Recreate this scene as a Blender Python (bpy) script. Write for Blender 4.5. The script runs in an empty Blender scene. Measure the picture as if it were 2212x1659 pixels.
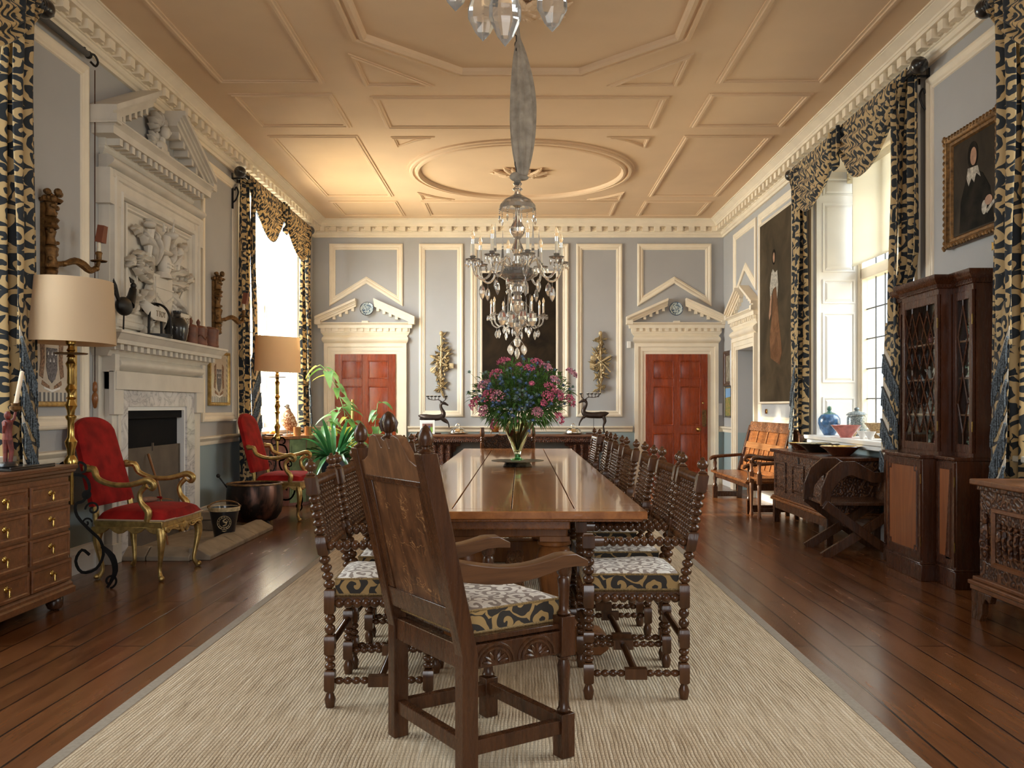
import bpy, bmesh, math, random
from mathutils import Vector, Matrix
PI=math.pi; R=math.radians; sin=math.sin; cos=math.cos
rnd=random.Random(7)
scn=bpy.context.scene
COL=scn.collection
# ---------------------------------------------------------------- camera
FPX=1950.0; EYE=1.255
cd=bpy.data.cameras.new('camera'); cam=bpy.data.objects.new('camera',cd); COL.objects.link(cam)
cd.sensor_width=36.0; cd.lens=FPX/2212*36.0
cam.location=(0,0,EYE); cam.rotation_euler=(PI/2,0,0)
cd.shift_x=-19/2212; cd.shift_y=48.5/2212
cd.clip_start=0.05; cd.clip_end=200
scn.camera=cam
# ---------------------------------------------------------------- colour and light
vs=scn.view_settings
vs.view_transform='Standard'; vs.look='None'; vs.gamma=1.0; vs.use_curve_mapping=False
vs.exposure=0.5
scn.cycles.use_denoising=True
scn.cycles.max_bounces=10; scn.cycles.diffuse_bounces=5; scn.cycles.glossy_bounces=4
scn.cycles.transmission_bounces=10; scn.cycles.transparent_max_bounces=16
scn.cycles.caustics_reflective=False; scn.cycles.caustics_refractive=False
scn.cycles.sample_clamp_indirect=6.0
XL,XR,YB,YF,HC=-3.35,3.27,14.55,-4.2,4.24
w=bpy.data.worlds.new('sky'); scn.world=w; w.use_nodes=True
bg=w.node_tree.nodes['Background']; bg.inputs[0].default_value=(0.80,0.88,1.0,1); bg.inputs[1].default_value=1.6
def lamp(name,kind,loc,rot,energy,color,**k):
    l=bpy.data.lights.new(name,kind); l.energy=energy; l.color=color
    for a,b in k.items(): setattr(l,a,b)
    o=bpy.data.objects.new(name,l); o.location=loc; o.rotation_euler=rot; COL.objects.link(o); return o
sd=Vector((1.0,-0.14,-0.36)).normalized()
lamp('sun','SUN',(-20,10,12),sd.to_track_quat('-Z','Y').to_euler(),9.0,(1.0,0.86,0.66),angle=R(2.0))
SKY=(0.80,0.90,1.0); BOUNCE=(1.0,0.78,0.46)
def winlight(name,side,yc,wy,sky,ground,out=1.0):
    x=(XL-out) if side<0 else (XR+out); q=-side
    for nm,zz,tilt,e,c in (('sky',3.0,-34,sky*1.15,SKY),('bounce_fill',1.5,28,ground,BOUNCE)):  # lower warm lamp is added, aimed up to stand in for ground bounce
        d=Vector((q*cos(R(tilt)),0,sin(R(tilt))))
        lamp(name+'_'+nm,'AREA',(x,yc,zz),d.to_track_quat('-Z','Y').to_euler(),e,c,shape='RECTANGLE',size=wy,size_y=2.0)
winlight('daylight_left_far',-1,12.2,2.9,470,330)
winlight('daylight_left_near',-1,4.2,2.7,110,45)
winlight('daylight_right_far',1,8.75,3.2,150,85,2.2)
winlight('daylight_right_near',1,4.2,2.7,95,38)
DAY=(0.93,0.96,1.0)
lamp('rear_fill_light','AREA',(0,YF-0.6,2.4),(R(90),0,0),130,(1,.97,.92),shape='RECTANGLE',size=4.2,size_y=3.0)  # added fill lamp behind the camera, outside an unseen opening
# ---------------------------------------------------------------- node helper
class NT:
    def __init__(s,name):
        s.m=bpy.data.materials.new(name); s.m.use_nodes=True; s.t=s.m.node_tree; s.n=s.t.nodes; s.l=s.t.links
        s.b=s.n['Principled BSDF']; s.out=s.n['Material Output']
    def set(s,sock,v):
        if isinstance(v,bpy.types.NodeSocket): s.l.new(v,sock)
        elif isinstance(v,(tuple,list)) and len(v)==3 and sock.type=='RGBA': sock.default_value=(*v,1)
        else: sock.default_value=v
    def node(s,typ,props=None,**ins):
        n=s.n.new(typ)
        for a,b in (props or {}).items(): setattr(n,a,b)
        for k,v in ins.items():
            k=k.replace('_',' ')
            s.set(n.inputs[int(k[1:])] if k[0]=='i' and k[1:].isdigit() else n.inputs[k],v)
        return n
    def math(s,op,a,b=0.0,c=0.0): return s.node('ShaderNodeMath',{'operation':op},i0=a,i1=b,i2=c).outputs[0]
    def mix(s,f,a,b,mode='MIX'):
        n=s.n.new('ShaderNodeMix'); n.data_type='RGBA'; n.blend_type=mode
        s.set(n.inputs[0],f); s.set(n.inputs[6],a); s.set(n.inputs[7],b); return n.outputs[2]
    def ramp(s,f,stops):
        n=s.n.new('ShaderNodeValToRGB'); s.set(n.inputs[0],f); e=n.color_ramp.elements
        while len(e)<len(stops): e.new(0.5)
        for i,(p,c) in enumerate(stops):
            e[i].position=p; e[i].color=(*c,1) if len(c)==3 else c
        return n.outputs[0]
    def coord(s,scale=(1,1,1),which='Object',rot=(0,0,0)):
        t=s.n.new('ShaderNodeTexCoord')
        return s.node('ShaderNodeMapping',Vector=t.outputs[which],Scale=scale,Rotation=rot).outputs[0]
    def noise(s,v,scale,detail=3,rough=.5,dist=0.0): return s.node('ShaderNodeTexNoise',Vector=v,Scale=scale,Detail=detail,Roughness=rough,Distortion=dist).outputs[0]
    def bump(s,h,strength,dist=.01): s.l.new(s.node('ShaderNodeBump',Strength=strength,Distance=dist,Height=h).outputs[0],s.b.inputs['Normal'])
    def P(s,**k):
        for a,b in k.items(): s.set(s.b.inputs[a.replace('_',' ')],b)
        return s
def plain(name,c,rough=.5,metal=0.0,coat=0.0,var=.06,nscale=6,bump=0.0,**k):
    t=NT(name); v=t.coord()
    n=t.noise(v,nscale,4)
    dark=tuple(max(0,x*(1-var*2)) for x in c); lite=tuple(min(1,x*(1+var*1.5)) for x in c)
    t.P(Base_Color=t.ramp(n,[(.3,dark),(.7,lite)]),Roughness=rough,Metallic=metal,Coat_Weight=coat,**k)
    if bump: t.bump(t.noise(v,nscale*6,3),bump,.004)
    return t.m
def wood(name,c1,c2,rough=.38,axis=2,scale=6,coat=.35,fine=1.0,bump=.12):
    t=NT(name); sc=[1,1,1]; sc[axis]=.09
    v=t.coord(tuple(sc)); n=t.noise(v,scale*3,6,.62,1.2); n2=t.noise(v,scale*22,3,.6)
    big=t.noise(t.coord(),2.2,2)
    c=t.ramp(n,[(.3,c1),(.68,c2)])
    c=t.mix(t.math('MULTIPLY',n2,.38),c,tuple(x*.35 for x in c1))
    c=t.mix(t.math('MULTIPLY',big,.3),c,tuple(x*1.3 for x in c2))
    t.P(Base_Color=c,Roughness=t.math('MULTIPLY_ADD',n2,.18,rough-.09),Coat_Weight=coat*.3,Coat_Roughness=.12,Specular_IOR_Level=.42)
    t.bump(n2,bump,.003)
    return t.m
def carved(name,c1,c2,scale=26,rough=.42,depth=.9):
    t=NT(name); v=t.coord()
    dv=t.node('ShaderNodeVectorMath',{'operation':'ADD'},i0=v,i1=t.node('ShaderNodeVectorMath',{'operation':'SCALE'},i0=t.node('ShaderNodeTexNoise',Vector=v,Scale=8.0).outputs['Color'],Scale=.06).outputs[0]).outputs[0]
    vo=t.node('ShaderNodeTexVoronoi',Vector=dv,Scale=float(scale)); d=vo.outputs['Distance']
    h=t.math('SINE',t.math('MULTIPLY',d,11.0))
    n=t.noise(v,18,4)
    c=t.mix(t.ramp(h,[(.25,(0,0,0)),(.75,(1,1,1))]),c1,c2); c=t.mix(t.math('MULTIPLY',n,.4),c,c1)
    t.P(Base_Color=c,Roughness=rough,Specular_IOR_Level=.32); t.bump(h,depth,.0035)
    return t.m
def scroll(name,bgc,fg,cell=.20,axes=(1,2),trans=0.0,rough=.75,thr=.05):
    t=NT(name); tc=t.n.new('ShaderNodeTexCoord')
    sp=t.node('ShaderNodeSeparateXYZ',Vector=tc.outputs['Object'])
    cb=t.node('ShaderNodeCombineXYZ',X=sp.outputs[axes[0]] if axes!='side' else t.math('ADD',sp.outputs[0],sp.outputs[1]),Y=sp.outputs[axes[1]] if axes!='side' else sp.outputs[2],Z=0.0).outputs[0]
    ns=t.node('ShaderNodeTexNoise',Vector=cb,Scale=1.6/cell,Detail=1.0).outputs['Color']
    ns=t.node('ShaderNodeVectorMath',{'operation':'SCALE'},i0=ns,Scale=cell*.35).outputs[0]
    cb=t.node('ShaderNodeVectorMath',{'operation':'ADD'},i0=cb,i1=ns).outputs[0]
    cb=t.node('ShaderNodeVectorMath',{'operation':'SCALE'},i0=cb,Scale=1/cell).outputs[0]
    vo=t.node('ShaderNodeTexVoronoi',{'voronoi_dimensions':'2D'},Vector=cb,Scale=1.0,Randomness=.62)
    df=t.node('ShaderNodeVectorMath',{'operation':'SUBTRACT'},i0=cb,i1=vo.outputs['Position']).outputs[0]
    s2=t.node('ShaderNodeSeparateXYZ',Vector=df)
    an=t.math('ARCTAN2',s2.outputs[1],s2.outputs[0]); d=vo.outputs['Distance']
    rc=t.node('ShaderNodeSeparateColor',Color=vo.outputs['Color']).outputs[0]
    sg=t.math('SUBTRACT',t.math('MULTIPLY',t.math('GREATER_THAN',rc,.5),2.0),1.0)
    sp1=t.math('SINE',t.math('ADD',t.math('ADD',t.math('MULTIPLY',an,sg),t.math('MULTIPLY',d,12.5)),t.math('MULTIPLY',rc,9.0)))
    lobes=t.math('MULTIPLY',t.math('SINE',t.math('ADD',t.math('MULTIPLY',an,5.0),t.math('MULTIPLY',d,22.0))),.42)
    s=t.math('ADD',sp1,t.math('MULTIPLY',lobes,t.math('MULTIPLY',d,1.5)))
    f=t.ramp(t.math('MULTIPLY_ADD',s,.25,.5),[(.5+thr-.012,(0,0,0)),(.5+thr+.012,(1,1,1))])
    fade=t.noise(t.coord(),3.0,2)
    c=t.mix(f,bgc,t.mix(fade,fg,tuple(x*1.5 for x in fg)))
    t.P(Base_Color=c,Roughness=rough,Sheen_Weight=.15)
    t.bump(t.noise(t.coord(),260,1),.15,.002)
    if trans>0:
        tr=t.node('ShaderNodeBsdfTranslucent',Color=c); mx=t.node('ShaderNodeMixShader',i0=trans,i1=t.b.outputs[0],i2=tr.outputs[0])
        t.l.new(mx.outputs[0],t.out.inputs[0])
    return t.m
# ---------------------------------------------------------------- mesh builder
def lerp(a,b,t): return a+(b-a)*t
class MB:
    def __init__(s,xf=None): s.v=[]; s.f=[]; s.m=[]; s.xf=xf
    def add(s,vs,fs,mi=0,mat=None):
        b=len(s.v)
        if mat is not None: vs=[mat@Vector(p) for p in vs]
        if s.xf: vs=[s.xf(p) for p in vs]
        s.v+= [tuple(p) for p in vs]; s.f+=[tuple(b+i for i in f) for f in fs]; s.m+=[mi]*len(fs); return s
    def box(s,x0,x1,y0,y1,z0,z1,mi=0,mat=None):
        v=[(x,y,z) for z in (z0,z1) for y in (y0,y1) for x in (x0,x1)]
        return s.add(v,[(0,2,3,1),(4,5,7,6),(0,1,5,4),(2,6,7,3),(0,4,6,2),(1,3,7,5)],mi,mat)
    def frustum(s,x0,x1,z0,z1,d0,d1,ins,mi=0):   # raised field on a plane y=d0 -> y=d1
        v=[(x0,d0,z0),(x1,d0,z0),(x1,d0,z1),(x0,d0,z1),(x0+ins,d1,z0+ins),(x1-ins,d1,z0+ins),(x1-ins,d1,z1-ins),(x0+ins,d1,z1-ins)]
        return s.add(v,[(0,1,5,4),(1,2,6,5),(2,3,7,6),(3,0,4,7),(4,5,6,7),(3,2,1,0)],mi)
    def lathe(s,prof,c=(0,0,0),seg=16,axis=(0,0,1),mi=0,sx=1,sy=1,mat=None):
        q=Vector((0,0,1)).rotation_difference(Vector(axis).normalized()).to_matrix()
        c=Vector(c); v=[]; n=len(prof)
        for r,z in prof:
            for k in range(seg):
                a=2*PI*k/seg; v.append(c+q@Vector((max(r,1e-4)*cos(a)*sx,max(r,1e-4)*sin(a)*sy,z)))
        f=[(i*seg+k,i*seg+(k+1)%seg,(i+1)*seg+(k+1)%seg,(i+1)*seg+k) for i in range(n-1) for k in range(seg)]
        if 2e-4<prof[0][0]<.032 and prof[0]!=prof[-1]: f.append(tuple(range(seg))[::-1])
        if 2e-4<prof[-1][0]<.032 and prof[0]!=prof[-1]: f.append(tuple((n-1)*seg+k for k in range(seg)))
        return s.add(v,f,mi,mat)
    def turn(s,a,b,prof,seg=12,mi=0):   # prof [(t 0..1, r)] from point a to b
        a=Vector(a); b=Vector(b); L=(b-a).length
        return s.lathe([(r,t*L) for t,r in prof],a,seg,(b-a),mi)
    def tube(s,pts,r,seg=8,mi=0,closed=False,flat=1.0,sm=3):
        pts=[Vector(p) for p in pts]; n=len(pts); rr=list(r) if isinstance(r,(list,tuple)) else [r]*n
        if sm and not closed and 4<=n<=16:   # rounded course through the control points
            q=[];qr=[]
            for i in range(n-1):
                a,b,c,d=pts[max(0,i-1)],pts[i],pts[i+1],pts[min(n-1,i+2)]
                for k in range(sm):
                    t=k/sm; q.append(.5*((2*b)+(c-a)*t+(2*a-5*b+4*c-d)*t*t+(3*b-a-3*c+d)*t**3)); qr.append(lerp(rr[i],rr[i+1],t))
            pts=q+[pts[-1]]; rr=qr+[rr[-1]]; n=len(pts)
        v=[]; up=None
        for i,p in enumerate(pts):
            a=pts[i-1] if (i>0 or closed) else p; b=pts[(i+1)%n] if (i<n-1 or closed) else p
            t=(b-a); t=t.normalized() if t.length>1e-9 else Vector((0,0,1))
            if up is None:
                up=Vector((0,0,1)) if abs(t.z)<.9 else Vector((1,0,0))
            side=t.cross(up)
            if side.length<1e-6: side=t.cross(Vector((0,1,0)))
            side.normalize(); up=side.cross(t).normalized()
            for k in range(seg):
                g=2*PI*k/seg; v.append(p+side*(cos(g)*rr[i])+up*(sin(g)*rr[i]*flat))
        f=[(i*seg+k,i*seg+(k+1)%seg,(i+1)%n*seg+(k+1)%seg,(i+1)%n*seg+k) for i in range(n if closed else n-1) for k in range(seg)]
        if not closed: f+=[tuple(range(seg))[::-1],tuple((n-1)*seg+k for k in range(seg))]
        return s.add(v,f,mi)
    def ell(s,c,r,seg=12,rings=8,mi=0,mat=None):
        r=r if isinstance(r,(tuple,list)) else (r,r,r); v=[];f=[]
        for i in range(rings+1):
            ph=PI*i/rings
            for k in range(seg):
                a=2*PI*k/seg; v.append(Vector((c[0]+r[0]*max(sin(ph),1e-4)*cos(a),c[1]+r[1]*max(sin(ph),1e-4)*sin(a),c[2]-r[2]*cos(ph))))
        for i in range(rings):
            for k in range(seg): f.append((i*seg+k,i*seg+(k+1)%seg,(i+1)*seg+(k+1)%seg,(i+1)*seg+k))
        return s.add(v,f,mi,mat)
    def prism(s,poly,d0,d1,plane='xz',mi=0,mat=None):
        g={'xz':lambda a,b,d:(a,d,b),'yz':lambda a,b,d:(d,a,b),'xy':lambda a,b,d:(a,b,d)}[plane]; n=len(poly)
        v=[g(a,b,d0) for a,b in poly]+[g(a,b,d1) for a,b in poly]
        f=[tuple(range(n)),tuple(range(2*n-1,n-1,-1))]+[(i,i+n,(i+1)%n+n,(i+1)%n) for i in range(n)]
        return s.add(v,f,mi,mat)
    def sweep(s,path,nrm,prof,closed=True,mi=0):   # prof [(inward offset, offset along nrm)]
        P=[Vector(p) for p in path]; nrm=Vector(nrm); n=len(P); v=[]; m=len(prof)
        for i,p in enumerate(P):
            a=(p-P[i-1]).normalized() if (closed or i>0) else None
            b=(P[(i+1)%n]-p).normalized() if (closed or i<n-1) else None
            if a is None: a=b
            if b is None: b=a
            na=nrm.cross(a); nb=nrm.cross(b); t=(na+nb)
            t=t/ max(.15,t.dot(na)) if t.length>1e-6 else na
            for o,h in prof: v.append(p+t*o+nrm*h)
        f=[(i*m+j,(i+1)%n*m+j,(i+1)%n*m+j+1,i*m+j+1) for i in range(n if closed else n-1) for j in range(m-1)]
        if not closed: f+=[tuple(range(m)),tuple((n-1)*m+j for j in range(m))[::-1]]
        return s.add(v,f,mi)
    def grid(s,fn,nu,nv,mi=0,thick=0.0):
        v=[fn(i/nu,j/nv) for j in range(nv+1) for i in range(nu+1)]; q=nu+1
        return s.add(v,[(j*q+i,j*q+i+1,(j+1)*q+i+1,(j+1)*q+i) for j in range(nv) for i in range(nu)],mi)
    def build(s,name,mats,parent=None,smooth=.65,bevel=0.0,loc=None,solid=0.0,fix=True):
        me=bpy.data.meshes.new(name); me.from_pydata(s.v,[],s.f)
        for m in (mats if isinstance(mats,(list,tuple)) else [mats]): me.materials.append(m)
        if any(s.m): me.polygons.foreach_set('material_index',s.m)
        if fix:
            bm=bmesh.new(); bm.from_mesh(me); bmesh.ops.recalc_face_normals(bm,faces=bm.faces); bm.to_mesh(me); bm.free()
        if smooth: 
            me.polygons.foreach_set('use_smooth',[True]*len(me.polygons)); me.set_sharp_from_angle(angle=smooth)
        me.update()
        o=bpy.data.objects.new(name,me); COL.objects.link(o)
        if parent: o.parent=parent
        if loc: o.location=loc
        if bevel:
            b=o.modifiers.new('edge','BEVEL'); b.width=bevel; b.segments=2; b.limit_method='ANGLE'; b.angle_limit=R(40)
        if solid:
            b=o.modifiers.new('thick','SOLIDIFY'); b.thickness=solid; b.offset=0
        return o
def thing(name,label,cat,loc=(0,0,0),rz=0,group=None,rot=None):
    o=bpy.data.objects.new(name,None); COL.objects.link(o); o.empty_display_size=.1
    o.location=loc; o.rotation_euler=rot or (0,0,rz); o['label']=label; o['category']=cat
    if group: o['group']=group
    return o
def tag(o,label,cat,group=None,kind=None):
    o['label']=label; o['category']=cat
    if group: o['group']=group
    if kind: o['kind']=kind
    return o
def struct(o): o['kind']='structure'; return o
def dup(root,loc,rz=None,label=None,group=None,scale=None):
    r=root.copy(); COL.objects.link(r); r.location=loc
    if rz is not None: r.rotation_euler=(0,0,rz)
    if scale: r.scale=(scale,)*3
    if label: r['label']=label
    if group: r['group']=group
    def rec(src,dst):
        for ch in list(src.children):
            c=ch.copy(); COL.objects.link(c); c.parent=dst; rec(ch,c)
    rec(root,r); return r
def back(p): return (p[0],YB-p[1],p[2])          # wall frames: (along, out of wall, up)
def left(p): return (XL+p[1],p[0],p[2])
def right(p): return (XR-p[1],p[0],p[2])
# ---------------------------------------------------------------- materials
def wallmat(name,c,dado):
    t=NT(name); g=t.n.new('ShaderNodeNewGeometry'); z=t.node('ShaderNodeSeparateXYZ',Vector=g.outputs['Position']).outputs[2]
    n=t.noise(t.coord(),1.6,4)
    a=t.ramp(n,[(.3,tuple(x*.95 for x in c)),(.7,tuple(min(1,x*1.04) for x in c))])
    t.P(Base_Color=t.mix(t.math('LESS_THAN',z,.86),a,dado),Roughness=.72); t.bump(t.noise(t.coord(),60,3),.06,.003); return t.m
M={}
M['wall']=wallmat('blue grey paint',(.42,.425,.435),(.30,.38,.40))
M['cream']=plain('cream paint',(.86,.77,.62),.5,var=.03,nscale=4,bump=.04)
M['white']=plain('white paint',(.80,.79,.77),.45,var=.02,nscale=3,bump=.03)
M['stonewhite']=plain('chalky stone paint',(.66,.62,.55),.6,var=.04,nscale=5,bump=.08)
M['ceil']=plain('ceiling plaster',(.72,.53,.35),.8,var=.03,nscale=1.2,bump=.03)
M['darkoak']=wood('dark oak',(.016,.006,.003),(.105,.040,.015),.27,2,7,.2)
M['darkoak_h']=wood('dark oak level grain',(.016,.006,.003),(.105,.040,.015),.27,1,7,.2)
M['bobbin']=wood('polished turned walnut',(.024,.009,.004),(.12,.048,.018),.20,2,5,.5)
M['midoak']=wood('mid oak',(.13,.040,.010),(.36,.14,.04),.3,2,6,.4)
M['midoak_y']=wood('mid oak along y',(.11,.035,.010),(.31,.115,.035),.28,1,6,.45)
M['mahog']=wood('red mahogany',(.12,.017,.004),(.38,.062,.012),.27,2,5,.2)
M['mahog_br']=wood('brown mahogany',(.022,.007,.003),(.095,.028,.010),.26,2,5,.2)
M['mahog_panel']=wood('figured mahogany',(.07,.018,.005),(.34,.105,.028),.32,2,3,.3)
M['chestwood']=wood('chest oak',(.085,.028,.009),(.24,.092,.032),.38,0,6,.4)
M['cofferwood']=carved('carved coffer oak',(.045,.016,.007),(.17,.070,.028),26,.40,.5)
M['carvedoak']=carved('carved dark oak',(.028,.012,.006),(.10,.042,.018),30,depth=1.0)
M['brass']=plain('brass',(.56,.38,.12),.22,1.0,var=.1,nscale=12)
M['gilt']=plain('gilt wood',(.50,.34,.12),.38,.85,var=.18,nscale=25,bump=.25)
M['giltdull']=plain('dull gilt carving',(.56,.44,.25),.5,.25,var=.2,nscale=30,bump=.3)
M['darkgilt']=plain('dark aged gilt',(.17,.085,.025),.45,.6,var=.3,nscale=30,bump=.5)
M['iron']=plain('black iron',(.018,.017,.017),.45,.6,var=.2,nscale=15)
M['bronze']=plain('dark bronze',(.055,.040,.034),.38,.7,var=.2,nscale=10)
M['silver']=plain('silver',(.72,.68,.60),.16,1.0,var=.05)
M['leaddark']=plain('lead came',(.10,.10,.10),.6,.3)
def velvet():
    t=NT('red velvet'); n=t.noise(t.coord(),9,4)
    t.P(Base_Color=t.ramp(n,[(.3,(.17,.005,.005)),(.7,(.34,.012,.010))]),Roughness=.85,Specular_IOR_Level=.2,Sheen_Weight=.15,Sheen_Roughness=.35,Sheen_Tint=(1,.2,.15)); t.bump(t.noise(t.coord(),240,2),.2,.002); return t.m
M['velvet']=velvet()
M['curtain']=scroll('navy and gold scroll cloth',(.62,.46,.24),(.016,.022,.030),.135,(1,2),.25,thr=-.015)
M['cushion']=scroll('brown and white scroll cloth',(.82,.78,.72),(.22,.175,.15),.075,(0,1),0,thr=.03)
M['cushside']=scroll('gold and black scroll cloth',(.40,.26,.10),(.02,.016,.013),.10,'side',0,thr=-.02)
M['cord']=plain('gold cord',(.30,.20,.08),.7,var=.3,nscale=200)
M['fringe']=plain('slate blue fringe',(.13,.16,.19),.85,var=.5,nscale=90,bump=.4)
M['linen']=plain('grey linen',(.34,.30,.25),.85,var=.15,nscale=14,bump=.2)
M['wax']=plain('ivory wax',(.78,.70,.55),.45,Subsurface_Weight=.2)
M['black']=plain('black lacquer',(.012,.012,.013),.28,coat=.4)
M['stone']=plain('hearth stone',(.30,.235,.165),.75,var=.12,nscale=8,bump=.2)
def glassm(name,c=(1,1,1),rough=0.0,ior=1.5):
    t=NT(name); t.P(Base_Color=c,Roughness=rough,Transmission_Weight=1.0,IOR=ior); return t.m
t=NT('lead crystal'); t.P(Base_Color=(1,.99,.97),Roughness=.02,Transmission_Weight=1.0,IOR=1.55)
_t=t.node('ShaderNodeBsdfTranslucent',Color=(.9,.88,.84)); _d=t.node('ShaderNodeBsdfDiffuse',Color=(.9,.88,.84)); _a=t.node('ShaderNodeMixShader',i0=.5,i1=_t.outputs[0],i2=_d.outputs[0]); _m=t.node('ShaderNodeMixShader',i0=.17,i1=t.b.outputs[0],i2=_a.outputs[0]); t.l.new(_m.outputs[0],t.out.inputs[0]); M['crystal']=t.m
M['greenglass']=glassm('green glass',(.86,.95,.72),0.0,1.45)
M['greenfoot']=glassm('deep green glass',(.10,.55,.22),0.02)
def pane():
    t=NT('window glass'); tr=t.node('ShaderNodeBsdfTransparent',Color=(.95,.97,.96)); gl=t.node('ShaderNodeBsdfGlossy',Roughness=.03)
    mx=t.node('ShaderNodeMixShader',i0=.07,i1=tr.outputs[0],i2=gl.outputs[0]); t.l.new(mx.outputs[0],t.out.inputs[0]); return t.m
M['pane']=pane()
def marble():
    t=NT('veined marble'); n=t.noise(t.coord((1,1,1.6)),2.6,5,.55,1.6); v=t.math('ABSOLUTE',t.math('SUBTRACT',n,.5))
    t.P(Base_Color=t.ramp(v,[(.0,(.28,.27,.28)),(.012,(.52,.50,.50)),(.10,(.68,.66,.65))]),Roughness=.25); return t.m
M['marble']=marble()
def shade():
    t=NT('lamp shade card'); t.P(Base_Color=(.74,.58,.39),Roughness=.6)
    tr=t.node('ShaderNodeBsdfTranslucent',Color=(.8,.6,.36)); mx=t.node('ShaderNodeMixShader',i0=.35,i1=t.b.outputs[0],i2=tr.outputs[0]); t.l.new(mx.outputs[0],t.out.inputs[0]); return t.m
M['shade']=shade()
def blind():
    t=NT('cream blind'); t.P(Base_Color=(.80,.74,.60),Roughness=.8)
    tr=t.node('ShaderNodeBsdfTranslucent',Color=(.80,.76,.66)); mx=t.node('ShaderNodeMixShader',i0=.6,i1=t.b.outputs[0],i2=tr.outputs[0]); t.l.new(mx.outputs[0],t.out.inputs[0]); return t.m
M['blind']=blind()
# ================================================================ ROOM SHELL
def floormat():
    t=NT('oak floor boards'); tc=t.n.new('ShaderNodeTexCoord'); sp=t.node('ShaderNodeSeparateXYZ',Vector=tc.outputs['Object'])
    wob=t.math('MULTIPLY',t.noise(tc.outputs['Object'],.35,1),.10)
    v=t.node('ShaderNodeCombineXYZ',X=sp.outputs[1],Y=t.math('ADD',sp.outputs[0],wob),Z=0.0).outputs[0]
    br=t.node('ShaderNodeTexBrick',{'offset':.37,'offset_frequency':2},Vector=v,Color1=(0,0,0),Color2=(1,1,1),Mortar=(0,0,0),Scale=1.0,Mortar_Size=.006,Mortar_Smooth=.3,Bias=0.0,Brick_Width=2.9,Row_Height=.175)
    g=t.node('ShaderNodeCombineXYZ',X=t.math('MULTIPLY',sp.outputs[1],.10),Y=sp.outputs[0],Z=t.math('MULTIPLY',br.outputs[0],7.0)).outputs[0]
    n=t.noise(g,16,5,.55,.3); n2=t.noise(tc.outputs['Object'],1.3,3); n3=t.noise(g,90,3)
    c=t.ramp(n,[(.28,(.05,.016,.005)),(.72,(.21,.075,.022))])
    c=t.mix(t.math('MULTIPLY',br.outputs[0],.6),c,(.25,.095,.032))
    c=t.mix(t.math('MULTIPLY',n2,.3),c,(.09,.030,.012)); c=t.mix(t.math('MULTIPLY',n3,.2),c,(.03,.012,.006))
    c=t.mix(br.outputs[1],c,(.008,.004,.003))
    t.P(Base_Color=c,Roughness=t.math('MULTIPLY_ADD',n,.20,.14),Specular_IOR_Level=.42)
    t.bump(t.math('SUBTRACT',t.math('MULTIPLY',n3,.04),br.outputs[1]),.3,.004); return t.m
WS=dict(left=(2.75,5.75,10.7,13.65),right=(2.75,5.75,7.45,10.09))
SZ,TZ,TH=.93,3.88,.62
struct(MB().box(XL-.7,XR+.7,YF-.4,YB+.4,-.2,0).build('floor',floormat(),smooth=0))
struct(MB().box(XL-.7,XR+.7,YF-.4,YB+.4,HC,HC+.2).build('ceiling',M['ceil'],smooth=0))
def sidewall(name,xf,wins,door=None):
    m=MB(xf); a,b,c,d=wins; s0=YF
    segs=[(YF-.3,a),(b,c)]+([(d,door[0]),(door[1],YB+.3)] if door else [(d,YB+.3)])
    for p,q in segs: m.box(p,q,-TH-.08,0,0,HC)
    for p,q in ((a,b),(c,d)):
        m.box(p,q,-TH-.08,0,0,SZ-.03); m.box(p,q,-TH-.08,0,TZ,HC)
    if door: m.box(door[0],door[1],-TH-.08,0,door[2],HC); m.box(door[0],door[1],-TH-.08,-.55,0,door[2])
    struct(m.build(name,M['wall'],smooth=0))
sidewall('wall_left',left,WS['left'])
DRW=(12.6,13.6,2.1)
sidewall('wall_right',right,WS['right'],DRW)
struct(MB().box(XL,XR,YB,YB+.3,0,HC).build('wall_back',M['wall'],smooth=0))
m=MB(); m.box(XL,-2.1,YF-.3,YF,0,HC); m.box(2.1,XR,YF-.3,YF,0,HC); m.box(-2.1,2.1,YF-.3,YF,0,.9); m.box(-2.1,2.1,YF-.3,YF,3.9,HC)
struct(m.build('wall_front',M['wall'],smooth=0))
# cornice
def cornice():
    m=MB()
    path=[(XL,YF,0),(XR,YF,0),(XR,YB,0),(XL,YB,0)]
    prof=[(0,3.975),(.028,3.975),(.034,3.99),(.034,4.005),(.05,4.012),(.062,4.03),(.062,4.045),(.075,4.05),(.075,4.128),(.168,4.128),(.17,4.135),(.17,4.155),(.178,4.158),(.182,4.172),(.20,4.185),(.222,4.205),(.243,4.215),(.243,4.223),(.256,4.226),(.256,HC)]
    m.sweep(path,(0,0,1),prof)
    def dent(xf,a,b):
        d=MB(xf); n=round((b-a)/.183); p=(b-a)/n
        for i in range(n):
            c=a+p*(i+.5); d.box(c-.043,c+.043,.07,.148,4.056,4.128); 
            d.box(c-.043-p/2+.03,c-.043,.07,.10,4.07,4.128)
            d.lathe([(.018,0),(.018,.012),(.008,.016)],(c+p/2,.11,4.112),8,(0,0,-1))
        return d
    for xf,a,b in ((left,YF+.08,YB-.08),(right,YF+.08,YB-.08),(back,XL+.08,XR-.08)):
        d=dent(xf,a,b); m.v_off=len(m.v); m.f+=[tuple(i+len(m.v) for i in f) for f in d.f]; m.m+=d.m; m.v+=d.v
    struct(m.build('trim_1',M['cream'],smooth=.5,fix=False))
cornice()
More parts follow.
